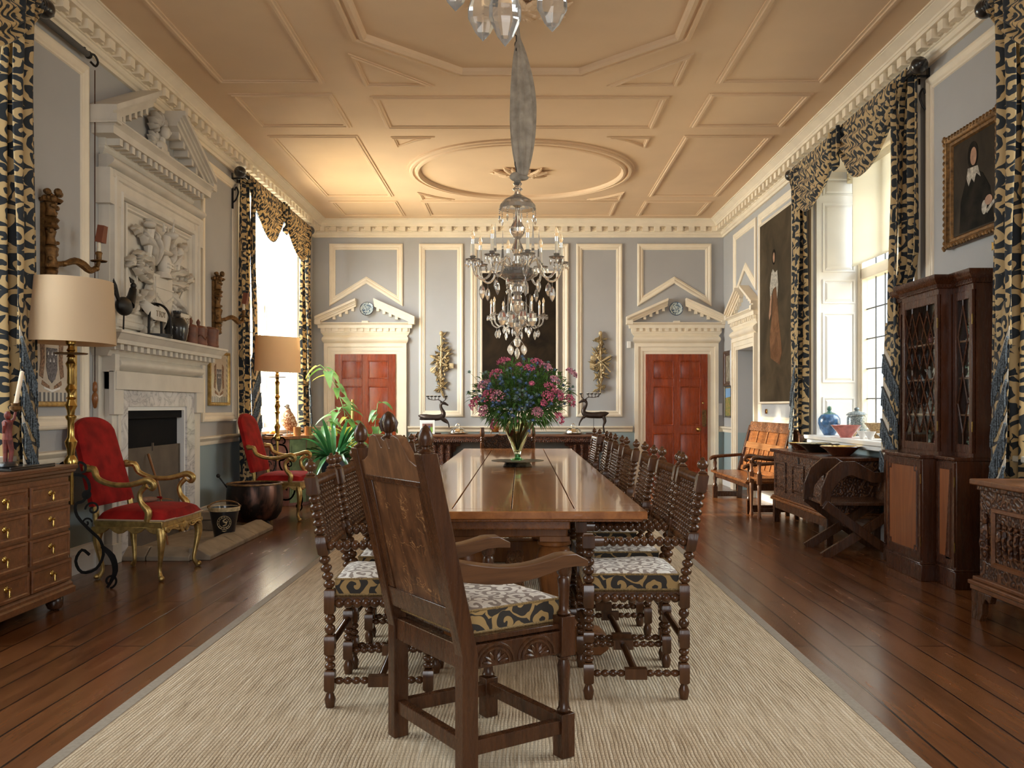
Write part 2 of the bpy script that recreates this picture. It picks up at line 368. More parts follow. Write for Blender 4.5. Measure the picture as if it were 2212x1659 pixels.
# ceiling ribs
def rib(m,pts,w=.075,h=.022,closed=True,wide=False):
    P=[(x,y,HC) for x,y in pts]
    pr=[(0,0),(0,h*.5),(w*.25,h*.6),(w*.35,h),(w*.65,h),(w*.75,h*.6),(w,h*.5),(w,0)]
    if wide: pr=[(0,0),(0,.02),(.03,.022),(.04,.04),(.07,.042),(.08,.026),(.10,.024),(.11,.045),(.14,.05),(.16,.03),(.165,0)]
    m.sweep(P,(0,0,-1),pr,closed)
def ccw(p): 
    a=sum(p[i-1][0]*p[i][1]-p[i][0]*p[i-1][1] for i in range(len(p))); return p if a<0 else p[::-1]
def ceilribs():
    m=MB()
    rect=lambda x0,x1,y0,y1:[(x0,y0),(x1,y0),(x1,y1),(x0,y1)]
    for s in (-1,1):
        a,b=sorted((s*1.80,s*2.79))
        for y0,y1 in ((1.3,3.6),(3.85,4.85),(5.15,8.32),(8.60,9.63),(9.93,12.8),(13.1,14.1)): rib(m,ccw(rect(a,b,y0,y1)))
        for Y0,sg in ((8.4,-1),(5.05,1)): rib(m,ccw([(s*1.46,Y0),(s*.80,Y0),(s*1.46,Y0+sg*.78)]),.055)
        for Y0,sg in ((9.98,1),(13.0,-1)): 
            arc=[(s*(1.44-.66),Y0)]+[(s*1.62*cos(t)*.93,11.5-sg*1.62*sin(t)) for t in (1.02,.93,.84,.75)]
            rib(m,ccw([(s*1.44,Y0),(s*.95,Y0),(s*1.18,Y0+sg*.16),(s*1.44,Y0+sg*.44)]),.05)
    for y0,y1 in ((3.8,4.8),(8.68,9.68),(13.1,14.1)): rib(m,ccw(rect(-1.45,1.43,y0,y1)))
    c=6.72; o=1.40; q=.58
    rib(m,ccw([(-q,c-o),(q,c-o),(o,c-q),(o,c+q),(q,c+o),(-q,c+o),(-o,c+q),(-o,c-q)]),wide=True)
    rib(m,ccw([(1.44*cos(2*PI*k/56),11.5+1.43*sin(2*PI*k/56)) for k in range(56)]),wide=True)
    struct(m.build('trim_2',M['ceil'],smooth=.4))
    for cy in (6.75,11.5):
        m=MB(); r=random.Random(3)
        for k in range(26):
            a=2*PI*k/26+r.uniform(-.1,.1); L=r.uniform(.2,.42)*(1.0 if abs(cos(a))>.6 else .75)
            pts=[(cos(a+.5*t*sin(k*2))*L*t,cy+sin(a+.5*t*sin(k*2))*L*t*.8,HC-.012-.03*sin(t*PI)) for t in (0.1,.3,.5,.7,.85,1)]
            m.tube(pts,[.012,.03,.034,.036,.026,.006],6,flat=.6)
            m.ell(pts[4],(.03,.03,.018),6,5); m.ell(pts[2],(.022,.026,.03),6,5)
        m.lathe([(.09,0),(.08,.03),(.03,.05)],(0,cy,HC),12,(0,0,-1))
        struct(m.build('trim_3',M['ceil']))
ceilribs()
# wall panel mouldings
FW=[(0,0),(0,.022),(.012,.030),(.030,.032),(.040,.026),(.058,.018),(.072,.022),(.080,.014),(.092,.012),(.098,0)]
def frames(name,xf,polys,nrm):
    m=MB()
    for p in polys:
        P=[Vector(xf((a,0,b))) for a,b in p]; n=Vector(nrm)
        c=sum(P,Vector())/len(P); e=(P[1]-P[0]).normalized()
        if (n.cross(e)).dot(c-P[0])<0: P=P[::-1]
        m.sweep(P,n,FW)
    struct(m.build(name,M['cream'],smooth=.4))
rz=lambda a,b,z0=1.09,z1=3.875:[(a,z0),(b,z0),(b,z1),(a,z1)]
pent=lambda a,b,c:[(a,2.867),(c,3.236),(b,2.867),(b,3.875),(a,3.875)]
frames('trim_4',back,[pent(-3.085,-1.90,-2.49),rz(-1.637,-.928),rz(-.806,.769),rz(.894,1.634),pent(1.878,3.07,2.475)],(0,-1,0))
frames('trim_5',left,[rz(5.95,6.96),rz(9.45,10.57)],(1,0,0))
frames('trim_6',right,[rz(5.9,7.24),rz(10.60,12.35,1.02),pent(12.5,13.8,13.12)],(-1,0,0))
# dado rail, baseboards
def strips(name,xf,spans,prof,mat=None):
    m=MB(xf)
    for a,b in spans: m.add([(a,d,z) for d,z in prof]+[(b,d,z) for d,z in prof],[(i,i+1,len(prof)+i+1,len(prof)+i) for i in range(len(prof)-1)]+[tuple(range(len(prof))),tuple(range(2*len(prof)-1,len(prof)-1,-1))])
    struct(m.build(name,mat or M['cream'],smooth=.4))
rail=[(0,.845),(.015,.845),(.022,.862),(.022,.885),(.034,.895),(.05,.912),(.055,.918),(.055,.932),(0,.938)]
base=[(0,0),(.03,0),(.03,.15),(.018,.17),(.012,.19),(0,.20)]
lspan=[(YF,2.75),(5.75,7.1),(9.2,10.7),(13.65,YB)]; rspan=[(YF,2.75),(5.75,7.45),(10.09,12.42),(13.78,YB)]; bspan=[(XL,-3.2),(-1.82,1.80),(3.19,XR)]
strips('trim_7',left,lspan,rail); strips('trim_8',right,rspan,rail); strips('trim_9',back,bspan,rail)
lb=[(YF,7.1),(9.2,YB)]; rb=[(YF,12.42),(13.78,YB)]
strips('baseboard_left',left,lb,base,M['white']); strips('baseboard_right',right,rb,base,M['white']); strips('baseboard_back',back,bspan,base)
# broken pediment with dentils, in wall space: centre c, half width hw, foot z
def pediment(m,c,hw,z,proj,gap,body,dd=0.0,sc=1.0,sl=.443):
    # bed moulds and corona as stepped boxes with mitred sweep
    prof=[(0,0),(.02,0),(.03,.02),(.05,.045),(.05,.06),(.055,.065),(.055,.115),(proj-.05,.115),(proj-.05,.125),(proj-.045,.165),(proj-.02,.185),(proj,.195),(proj,.205),(0,.205)]
    prof=[(a*1.0,b*sc) for a,b in prof]
    b0,b1=c-body,c+body
    v=[];k=len(prof)
    for (sx,sd) in ((-1,0),(-1,1),(1,1),(1,0)):
        for a,h in prof:
            s_=(b0-a) if sx<0 else (b1+a); v.append((s_, (dd+a) if sd else 0.0, z+h))
    m.add(v,[(i*k+j,i*k+j+1,(i+1)*k+j+1,(i+1)*k+j) for i in range(3) for j in range(k-1)]+[(k-1,2*k-1,3*k-1,4*k-1)])
    n=int(2*body/.1/sc); 
    for i in range(n+1):
        s_=b0+(2*body)*i/n; m.box(s_-.024*sc,s_+.024*sc,dd+.05,dd+proj-.065,z+.066*sc,z+.115*sc)
    zt=z+.205*sc
    tip=body+proj
    for sg in (-1,1):
        x0,x1=sorted((c+sg*(tip-.004),c+sg*(tip-.10))); m.box(x0,x1,dd,dd+proj-.002,zt-.03,zt+.035*sc)
    for sg in (-1,1):
        # raking cornice: layered slabs
        for t0,t1,pr in ((.0,.035,proj-.075),(.035,.065,proj-.05),(.065,.085,proj-.03),(.085,.125,proj)):
            t0*=sc;t1*=sc
            x0,x1=tip-.0025,gap
            P=[(c+sg*x0,zt+t0-.03*sc),(c+sg*x1,zt+t0-.03*sc+(x0-x1)*sl),(c+sg*x1,zt+t1-.03*sc+(x0-x1)*sl),(c+sg*x0,zt+t1-.03*sc)]
            m.prism(P,dd,dd+pr+.0,'xz')
        L=tip-gap; kk=int(L/.1/sc)
        for i in range(1,kk):
            xx=tip-.2*sc-i*.1*sc
            if xx<gap+.02: break
            zz=zt-.03*sc+(tip-xx)*sl
            m.box(c+sg*xx-.022*sc,c+sg*xx+.022*sc,dd,dd+proj-.09,zz-.05*sc,zz+.01)
def door_trim(name,xf,c,hw,top,proj=.14):
    m=MB(xf); a=hw+.175
    # architrave
    for s in (-1,1):
        for w0,w1,d in ((0,.05,.03),(.05,.12,.042),(.12,.175,.062)):
            x0,x1=sorted((c+s*(hw+w0),c+s*(hw+w1))); m.box(x0,x1,0,d,0,top+w1)
        x0,x1=sorted((c+s*hw,c+s*(hw+.18))); m.box(x0,x1,0,.07,0,.22)
    for w0,w1,d in ((0,.05,.03),(.05,.12,.042),(.12,.175,.062)): m.box(c-hw-w0,c+hw+w0,0,d,top+w0,top+w1)
    z=top+.175
    # pulvinated frieze
    pr=[(.03+.055*sin(PI*i/8),z+.125*i/8) for i in range(9)]
    pr=[(0,z)]+pr+[(0,z+.125)]; k=len(pr)
    m.add([(c-a+.01-pp[0]*.5,pp[0],pp[1]) for pp in pr]+[(c+a-.01+pp[0]*.5,pp[0],pp[1]) for pp in pr],[(i,i+1,k+i+1,k+i) for i in range(k-1)]+[tuple(range(k)),tuple(range(2*k-1,k-1,-1))])
    pediment(m,c,hw,z+.125,proj,.145,a)
    m.box(c-.05,c+.05,0,.08,z+.33,z+.36)
    return struct(m.build(name,M['cream'],smooth=.4,fix=True))
door_trim('trim_10',back,-2.50,.487,2.095); door_trim('trim_11',back,2.503,.497,2.095); door_trim('trim_12',right,13.1,.5,2.1)
def panel_door(xf,w,h,mat,name,hard=None,six=True):
    e=bpy.data.objects.new(name,None); COL.objects.link(e); struct(e)
    m=MB(xf); m.box(-w/2,w/2,-.05,-.012,0,h)
    st=.115*w; mid=.10*w; xs=[(-w/2+st,-mid/2),(mid/2,w/2-st)]; zs=[(.2,.82),(.95,1.58),(1.70,1.99)]
    if not six: zs=[(.2,.8),(.95,1.95)]
    zz=[0]+[q for a in zs for q in a]+[h]
    m.box(-w/2,-w/2+st,-.012,0,0,h); m.box(w/2-st,w/2,-.012,0,0,h); m.box(-mid/2,mid/2,-.012,0,0,h)
    for i in range(0,len(zz),2):
        for a,b in xs: m.box(a,b,-.012,0,zz[i],zz[i+1])
    o=m.build('door_leaf',mat,e,bevel=.003)
    m=MB(xf)
    for a,b in xs:
        for c,d in zs:
            m.frustum(a+.006,b-.006,c+.006,d-.006,-.0125,-.001,.045)
            m.sweep([Vector((a,-.001,c)),Vector((a,-.001,d)),Vector((b,-.001,d)),Vector((b,-.001,c))] ,(0,1,0),[(0,0),(.004,.006),(.014,.004),(.018,-.008)])
    m.build('door_panel',mat,e)
    if hard:
        m=MB(xf); kx=hard*(w/2-.075*w-.05)
        m.lathe([(.026,0),(.026,.006),(.01,.01),(.01,.035),(.028,.045),(.032,.06),(.024,.075),(.0,.08)],(kx-hard*.03,0,.89),14,(0,1,0)); m.tube([(kx-hard*.03+.035*cos(t),.03,.885+.035*sin(t)) for t in [i*PI/6 for i in range(12)]],.005,6,closed=True); m.build('door_knob',M['brass'],e)
        m=MB(xf); px=hard*(w/2-.055); m.prism([(px-.028,.93),(px+.028,.93),(px+.034,.97),(px+.034,1.16),(px+.028,1.2),(px-.028,1.2),(px-.034,1.16),(px-.034,.97)],0,.008,'xz'); m.build('lock_plate',M['darkgilt'],e)
        m=MB(xf); m.lathe([(.016,0),(.014,.008),(0,.01)],(px-.02,0,1.31),10,(0,1,0)); m.build('keyhole_cover',M['brass'],e)
    return e
panel_door(lambda p:back((p[0]-2.50,p[1]+.056,p[2])),.974,2.095,M['mahog'],'door_1')
panel_door(lambda p:back((p[0]+2.503,p[1]+.056,p[2])),.994,2.095,M['mahog'],'door_2',hard=1)
panel_door(lambda p:right((13.1+p[0],p[1]-.42,p[2])),.98,2.08,M['white'],'door_3',hard=-1)
# windows
def shutter(e,name,xf,y,face,d0,d1,z0,z1,mat):
    # board across the reveal, facing along -face ; local coordinates (depth, out, z)
    f=lambda p:xf((y-face*(p[1]+.032),-p[0],p[2]))
    m=MB(f); m.box(d0,d1,-.03,.0,z0,z1); m.build(name,mat,e,smooth=0)
    m=MB(f); w=d1-d0
    for a,b in ((1.0,1.36),(1.52,2.30),(2.40,2.67),(2.75,3.52),(3.60,3.80)):
        A,B=d0+.07,d1-.07
        m.sweep([(A,0,a),(A,0,b),(B,0,b),(B,0,a)],(0,1,0),[(0,0),(.002,.014),(.016,.012),(.024,.002)]); m.frustum(A+.03,B-.03,a+.03,b-.03,.001,.012,.02)
    m.box(d0,d0+.035,0,.018,z0,z1); m.box(d1-.03,d1,0,.012,z0,z1)
    m.build('shutter_panel',mat,e,smooth=.4)
def window(name,side,y0,y1,blind=None):
    xf=left if side<0 else right; e=bpy.data.objects.new(name,None); COL.objects.link(e); struct(e)
    MB(xf).box(y0-.06,y1+.06,-TH,.13,SZ-.03,SZ+.012).box(y0-.04,y1+.04,0,.10,SZ-.075,SZ-.03).build('window_sill',M['white'],e,bevel=.008)
    m=MB(xf); D0,D1=-.62,-.50; n=3; w=(y1-y0-.1)/n; tz=2.72
    m.box(y0,y1,D0,D1,SZ,SZ+.08); m.box(y0,y1,D0,D1,TZ-.08,TZ); m.box(y0,y1,D0,D1,tz-.06,tz+.06)
    for i in range(n+1):
        c=y0+.05+w*i; m.box(c-.05,c+.05,D0,D1,SZ,TZ)
        m.tube([(c,D1,z) for z in (SZ,TZ)],.025,8)
    m.build('window_frame',M['cream'],e,bevel=.01)
    for i in range(n):
        a=y0+.10+w*i; b=y0+w*(i+1)
        for z0,z1 in ((SZ+.08,tz-.06),(tz+.06,TZ-.08)):
            MB(xf).box(a,b,-.565,-.561,z0,z1).build('pane',M['pane'],e,smooth=0)
            m=MB(xf); k=4 if z0<2 else 3
            for j in range(1,k+1): zz=lerp(z0,z1,j/(k+1)); m.box(a,b,-.570,-.556,zz-.006,zz+.006)
            for j in (1,2): ss=lerp(a,b,j/3); m.box(ss-.005,ss+.005,-.569,-.557,z0,z1)
            m.build('lead_bars',M['leaddark'],e,smooth=0)
    shutter(e,'shutter',xf,y1,1,.02,.52,SZ,TZ,M['white'])
    shutter(e,'shutter',xf,y0,-1,.02,.52,SZ,TZ,M['white'])
    m=MB(xf)
    for s,yy in ((-1,y0),(1,y1)):
        a,b=sorted((yy,yy+s*.07)); m.box(a,b,0,.025,SZ-.05,TZ+.06)
    m.box(y0-.07,y1+.07,0,.025,TZ,TZ+.07); m.box(y0,y1,-.52,0,TZ-.012,TZ+.001); m.build('window_casing',M['cream'],e,bevel=.004)
    if blind:
        b0,b1,zb=blind
        m=MB(xf); m.box(b0,b1,-.40,-.398,zb,TZ-.10); m.build('blind_cloth',M['blind'],e,smooth=0)
        m=MB(xf); m.lathe([(.035,0),(.035,b1-b0)],xf((b0,-.38,TZ-.07)) if 0 else (b0,-.38,TZ-.07),12,(1,0,0)); m.box(b0,b1,-.406,-.392,zb-.02,zb); m.build('blind_roller',M['blind'],e)
        m=MB(xf); m.box(b1+.005,b1+.02,-.43,-.34,TZ-.16,TZ-.01); m.build('blind_bracket',M['silver'],e)
    return e
window('window_1',-1,*WS['left'][2:])
window('window_2',1,*WS['right'][2:],blind=(7.55,9.98,2.82))
window('window_3',-1,*WS['left'][:2]); window('window_4',1,*WS['right'][:2])
# unseen wall added to block low sun from nearer windows; ground outside
struct(MB().box(-7.6,-7.0,-8,10.35,0,7).build('sun_blocking_wall',M['stone'],smooth=0))
struct(MB().box(8.2,8.8,-8,18,0,4.2).build('wall_courtyard',plain('warm stone',(.6,.47,.30),.8),smooth=0))
struct(MB().box(-40,40,-40,40,-.4,-.21).build('ground_outside',plain('gravel',(.35,.31,.25),.9),smooth=0))
# ================================================================ CHIMNEYPIECE (left wall)
def ribbon(m,pts,wid,th=.006,nrm=(0,1,0)):   # band following pts in wall space (s,d,z), width along z
    v=[];n=len(pts)
    for (s,d,z),w in zip(pts,wid if isinstance(wid,list) else [wid]*n): v+=[(s,d,z-w/2),(s,d,z+w/2),(s,d+th,z+w/2),(s,d+th,z-w/2)]
    m.add(v,[(i*4+j,i*4+(j+1)%4,(i+1)*4+(j+1)%4,(i+1)*4+j) for i in range(n-1) for j in range(4)]+[(0,1,2,3),((n-1)*4+3,(n-1)*4+2,(n-1)*4+1,(n-1)*4)])
def leaf(m,s0,z0,ang,L,W,d0=.02,curl=.05,lobes=3,bend=.5):
    # acanthus-like leaf in wall space with lobed edge
    n=14; v=[];
    for i in range(n+1):
        t=i/n; a=ang+bend*t*t
        cx=s0+cos(ang+bend*t*.5)*L*t; cz=z0+sin(ang+bend*t*.5)*L*t
        w=W*(max(0,sin(PI*min(1,t*.93+.07))))**.7*(1+.30*sin(t*lobes*2*PI+.6))*(1-.3*t)
        dd=d0+curl*sin(PI*t)*1.0+curl*.6*t
        nx,nz=-sin(a),cos(a)
        v+=[(cx+nx*w,dd*.35,cz+nz*w),(cx+nx*w*.5,dd*.95,cz+nz*w*.5),(cx,dd*.7,cz),(cx-nx*w*.5,dd*.95,cz-nz*w*.5),(cx-nx*w,dd*.35,cz-nz*w)]
    m.add(v,[(i*5+j,i*5+j+1,(i+1)*5+j+1,(i+1)*5+j) for i in range(n) for j in range(4)])
def fireplace():
    W=M['stonewhite']
    ch=thing('chimneypiece','white carved chimneypiece with marble slips and broken pediment overmantel','fireplace',(XL,8.14,0))
    P=lambda m:m  # geometry is given in wall space relative to the empty
    xf=lambda p:(p[1],p[0]-8.14,p[2])
    def B(m,name,mat=W,**k): return m.build(name,mat,ch,**k)
    m=MB(xf)      # surround body with opening 7.40..8.76, z<1.26
    m.box(7.16,7.29,0,.11,0,1.70); m.box(8.93,9.12,0,.11,0,1.70); m.box(7.16,9.12,0,.11,1.39,1.70)
    m.box(7.06,7.16,0,.05,0,1.70); m.box(9.12,9.20,0,.05,0,1.70)
    m.box(7.14,7.30,0,.125,0,.16); m.box(8.92,9.14,0,.125,0,.16)
    # eared architrave
    for w0,w1,d in ((0,.05,.125),(.05,.11,.14),(.11,.15,.155)):
        m.box(7.29-w1,7.29,.0,d,.16,1.39+w1) if w0==0 else None
        m.box(7.29-w1,8.93+w1,.1,d,1.39,1.39+w1)
    m.box(7.12,7.29,.1,.145,1.19,1.54); m.box(8.93,9.14,.1,.145,1.19,1.54)
    B(m,'surround',bevel=.004,smooth=0)
    m=MB(xf)
    pr=[(.11,1.54)]+[(.11+.055*sin(PI*i/8),1.545+.115*i/8) for i in range(9)]+[(.11,1.66)]; k=len(pr)
    m.add([(7.2,a,b) for a,b in pr]+[(9.1,a,b) for a,b in pr],[(i,i+1,k+i+1,k+i) for i in range(k-1)]+[tuple(range(k)),tuple(range(2*k-1,k-1,-1))])
    m.box(7.12,7.2,0,.15,1.53,1.67); m.box(9.08,9.16,0,.15,1.53,1.67); B(m,'frieze')
    m=MB(xf); base=[(0,1.655),(.12,1.655),(.13,1.67),(.15,1.69),(.155,1.70),(.155,1.745),(.25,1.745),(.255,1.775),(.27,1.79),(.295,1.82),(.305,1.825),(.305,1.845),(0,1.845)]; k=len(base); v=[]
    for sx,sd in ((-1,0),(-1,1),(1,1),(1,0)):
        for a,h in base: v.append((7.16-a*.9 if sx<0 else 9.12+a*.9, a if sd else 0,h))
    m.add(v,[(i*k+j,i*k+j+1,(i+1)*k+j+1,(i+1)*k+j) for i in range(3) for j in range(k-1)])
    n=18
    for i in range(n): s_=7.08+2.12*i/(n-1); m.box(s_-.03,s_+.03,.15,.225,1.70,1.745)
    for i in range(2): m.box(7.02,7.06,.03+.1*i,.09+.1*i,1.70,1.745)
    B(m,'mantel_shelf',smooth=.4)
    m=MB(xf); m.box(7.27,8.95,.03,.118,1.255,1.41); m.box(7.27,7.43,.03,.118,.02,1.255); m.box(8.74,8.95,.03,.118,.02,1.255); B(m,'marble_slip',M['marble'],smooth=0)
    m=MB(xf); m.box(7.43,8.74,.0,.06,.0,.03); m.box(7.43,7.455,0,.10,.03,1.255); m.box(8.715,8.74,0,.10,.03,1.255); m.box(7.455,8.715,0,.10,1.22,1.255)
    B(m,'opening_trim',M['white'],smooth=0)
    m=MB(xf); m.box(7.455,8.715,.012,.03,.03,1.22); m.box(7.455,8.715,.03,.075,1.15,1.22); m.box(7.455,8.715,.028,.04,.88,.9); B(m,'fireback',plain('soot black',(.008,.008,.009),.8,Specular_IOR_Level=.1),smooth=0)
    m=MB(xf); m.box(7.47,8.70,.045,.06,.03,.90); m.box(7.47,7.49,.06,.066,.03,.90); m.box(8.68,8.70,.06,.066,.03,.90); m.box(8.05,8.07,.055,.07,.86,.93)
    B(m,'fire_board',plain('brown board',(.10,.075,.055),.7,var=.12),smooth=0)
    # overmantel
    m=MB(xf); m.box(7.16,9.12,0,.085,1.845,3.26); B(m,'overmantel_ground',smooth=0)
    m=MB(xf)
    fr=[(0,0),(0,.035),(.02,.045),(.05,.045),(.06,.03),(.12,.03),(.13,.05),(.16,.04),(.175,.01)]
    def fra(a,b,c,d,p): m.sweep([(a,.085,c),(a,.085,d),(b,.085,d),(b,.085,c)],(0,1,0),p)
    m2=MB()
    fra(7.18,9.10,1.90,3.12,fr); m.box(7.10,7.32,.0,.12,2.86,3.14); m.box(8.96,9.18,0,.12,2.86,3.14); m.box(7.16,9.12,.0,.125,3.08,3.14)
    m.box(7.10,7.28,0,.11,1.845,2.05); m.box(9.0,9.18,0,.11,1.845,2.05)
    B(m,'overmantel_frame',smooth=.4)
    m=MB(xf); m.sweep([(7.40,.085,1.98),(7.40,.085,2.93),(8.88,.085,2.93),(8.88,.085,1.98)],(0,1,0),[(0,0),(0,.03),(.015,.035),(.03,.02),(.045,.022),(.055,0)]); B(m,'inner_frame',smooth=.4)
    m=MB(xf); pr=[(.085,3.14)]+[(.085+.07*sin(PI*i/8),3.145+.11*i/8) for i in range(9)]+[(.085,3.26)]; k=len(pr)
    m.add([(7.14-a*.3,a,b) for a,b in pr]+[(9.14+a*.3,a,b) for a,b in pr],[(i,i+1,k+i+1,k+i) for i in range(k-1)]+[tuple(range(k)),tuple(range(2*k-1,k-1,-1))]); B(m,'pulvinated_frieze')
    m=MB(xf); pediment(m,8.14,.98,3.26,.225,.27,.93,.0,1.12,.47); B(m,'pediment',smooth=.4)
    # carved crest in the pediment gap
    m=MB(xf); 
    m.prism([(8.02,3.46),(8.34,3.46),(8.26,3.58),(8.10,3.58)],0,.13,'xz')
    m.ell((8.18,.09,3.60),(.09,.05,.06),10,8); m.tube([(8.18,.09,3.62),(8.18,.10,3.69)],[.04,.028],8); m.ell((8.18,.13,3.735),(.042,.045,.055),12,9); m.ell((8.18,.17,3.73),(.008,.014,.016),6,5)
    for k in range(11): a=PI*(k+.5)/11; leaf(m,8.18+.03*cos(a),3.73+.03*sin(a),a,.17 if k%2 else .14,.035,.06,.05,3,.25*cos(a)); leaf(m,8.18,3.60,-.4+a*1.2,.17,.04,.04,.04,3,.4*cos(a))
    m.build('carved_bust',W,ch,solid=.006)
    # coat of arms
    cx=8.10; m=MB(xf); m.xf=lambda p:xf((p[0],p[1]+.085,p[2]))
    sh=[(cx-.22,2.42),(cx+.20,2.42),(cx+.20,2.2),(cx+.14,2.05),(cx,1.96),(cx-.15,2.05),(cx-.22,2.2)]
    m.prism(sh,0,.06,'xz'); m.prism([(cx+(a-cx)*.88,2.2+(b-2.2)*.88) for a,b in sh],0,.072,'xz')
    m.box(cx-.21,cx+.19,.06,.08,2.30,2.315)
    for t in range(-6,7): m.box(cx+t*.028-.012,cx+t*.028+.012,.07,.082,2.15+abs(t)*.012,2.18+abs(t)*.012)
    m.build('shield',W,ch)
    m=MB(m.xf)
    r=random.Random(5)
    def spray(x,z,ang,L,W,bend):
        n=3
        for i in range(n+1):
            t=i/n; px_=x+cos(ang+bend*t*.5)*L*t; pz_=z+sin(ang+bend*t*.5)*L*t; aa=ang+bend*t
            if i==n: leaf(m,px_,pz_,aa,W*1.3,W*.34,.05,.03,2,.6)
            else:
                for q in (-1,1): leaf(m,px_,pz_,aa+q*.70,W*(1.35-.5*t),W*.30,.02+.03*t,.045,2,-q*1.1)
        leaf(m,x,z,ang,L*1.05,W*.36,.045,.06,3,bend)
    for s in (-1,1):
        for (a_,L,Wd,z0,x0,bd) in ((80,.27,.12,2.50,.12,.25),(52,.34,.14,2.50,.15,.5),(22,.36,.15,2.46,.18,.6),(-8,.34,.14,2.40,.20,.5),(-38,.34,.13,2.30,.20,.3),(-66,.30,.12,2.22,.20,.2)):
            spray(cx+s*x0,z0,R(a_) if s>0 else PI-R(a_),L*r.uniform(.9,1.08),Wd,s*bd*(-1 if a_>0 else 1))
    m.build('mantling_leaves',W,ch,solid=.006)
    m=MB(m.xf)  # helmet, unicorn head crest, side crests
    m.ell((cx,.07,2.52),(.075,.06,.10),14,10); m.box(cx-.05,cx+.05,.09,.135,2.49,2.505); m.box(cx-.05,cx+.05,.09,.135,2.52,2.535); m.lathe([(.09,2.40),(.07,2.44),(.06,2.46)],(cx,.05,0),12); m.ell((cx,.07,2.63),(.13,.06,.025),14,6)
    m.tube([(cx-.02,.06,2.64),(cx-.01,.08,2.72),(cx+.0,.09,2.78)],[.055,.045,.04],10); m.ell((cx+.02,.12,2.79),(.036,.07,.038),12,8); m.tube([(cx+.0,.14,2.82),(cx-.03,.17,2.93)],[.014,.002],6)
    for s in (-1,1): m.tube([(cx+s*.03,.08,2.82),(cx+s*.06,.08,2.89)],[.018,.004],6)
    m.build('crest_figures',W,ch); m=MB(m.xf)
    m.tube([(cx-.34,.06,2.5),(cx-.32,.07,2.68),(cx-.33,.07,2.78)],[.025,.03,.045],8); m.ell((cx-.33,.07,2.82),(.055,.05,.03),10,6)
    m.build('side_crest',W,ch); m=MB(m.xf)
    m.tube([(cx+.30,.06,2.5),(cx+.29,.07,2.60),(cx+.31,.07,2.66)],[.03,.035,.04],8); m.ell((cx+.32,.08,2.69),(.05,.045,.045),10,6)
    m.build('side_crest',W,ch)
    m=MB(m.xf)
    for s in (-1,1):
        pts=[(cx+s*.07,.07,1.97),(cx+s*.13,.13,2.055),(cx+s*.26,.13,2.055),(cx+s*.41,.13,2.055),(cx+s*.47,.09,2.10),(cx+s*.50,.04,2.17),(cx+s*.47,.02,2.26),(cx+s*.53,.04,2.36),(cx+s*.50,.03,2.44)]
        ribbon(m,pts,[.09,.12,.12,.12,.1,.08,.06,.06,.03],.012)
        ribbon(m,[(cx+s*.12,.02,1.97),(cx+s*.22,.03,1.98),(cx+s*.34,.02,1.95)],.05,.01)
    m.build('motto_ribbon',W,ch)
    def word(txt,s,z):
        c=bpy.data.curves.new('motto','FONT'); c.body=txt; c.size=.072; c.extrude=.004; c.align_x='CENTER'
        o=bpy.data.objects.new('motto_lettering',c); COL.objects.link(o)
        o.matrix_local=Matrix.Translation((.085+.085,s-8.14,z))@Matrix(((0,0,1,0),(1,0,0,0),(0,1,0,0),(0,0,0,1)))
        o.data.materials.append(M['stone'])
        dg=bpy.context.evaluated_depsgraph_get(); me=bpy.data.meshes.new_from_object(o.evaluated_get(dg)); bpy.data.objects.remove(o)
        q=bpy.data.objects.new('motto_lettering',me); COL.objects.link(q); q.parent=ch
        q.matrix_local=Matrix.Translation((.085+.1425,s-8.14,z))@Matrix(((0,0,1,0),(1,0,0,0),(0,1,0,0),(0,0,0,1)))
    word('T FOY',cx-.27,2.03); word('THRAST',cx+.27,2.03)
    # hearth
    he=thing('hearth_kerb','low stone hearth kerb of buff blocks on the boards before the fireplace','hearth',(XL,8.3,0))
    hx=lambda p:(p[1],p[0]-8.3,p[2])
    m=MB(hx); m.box(7.42,9.2,.0,.80,0,.045); m.build('hearth_slab',M['stone'],he)
    def kerb(s0,s1,d0,d1,along):
        if along=='s': P=[(d0,.0),(d0,.10),(d0+.06,.10),(d1,.035),(d1,0)]; m.add([(s0,a,b) for a,b in P]+[(s1,a,b) for a,b in P],[tuple(range(5)),(9,8,7,6,5)]+[(i,i+5,(i+1)%5+5,(i+1)%5) for i in range(5)])
        else: P=[(s0,0),(s0,.035),(s1-.06,.10),(s1,.10),(s1,0)]; m.add([(a,d0,b) for a,b in P]+[(a,d1,b) for a,b in P],[tuple(range(5)),(9,8,7,6,5)]+[(i,i+5,(i+1)%5+5,(i+1)%5) for i in range(5)])
    for a,b in ((7.36,8.05),(8.06,8.28),(8.29,8.62),(8.63,9.22)): m=MB(hx); kerb(a,b,.64,.82,'s'); m.build('kerb_stone',M['stone'],he,bevel=.006)
    for a,b in ((0,.3),(.31,.66)): m=MB(hx); kerb(7.32,7.48,a,b,'d'); m.build('kerb_stone',M['stone'],he,bevel=.006)
    for i,(s,d,z,w,h,q) in enumerate(((8.95,.34,.045,.30,.10,0),(8.92,.32,.147,.26,.08,.3))):
        o=MB().box(-w/2,w/2,-.10,.10,0,h).build('stone_block',M['stone'],bevel=.012,loc=(XL+d,s,z)); o.rotation_euler=(0,0,q+1.2)
        tag(o,('buff stone block lying on the hearth behind the black bucket','buff stone block stacked on top of another beside the fireplace')[i],'stone block')
    # black bucket
    b=thing('fire_bucket','black leather fire bucket with gold rim and gilt badge on the hearth','bucket',(-2.74,8.34,.045),R(18))
    MB().lathe([(.0,0),(.085,0),(.09,.01),(.095,.05),(.132,.25),(.134,.28),(.128,.28),(.09,.06),(0,.05)],seg=28).build('bucket_body',M['black'],b)
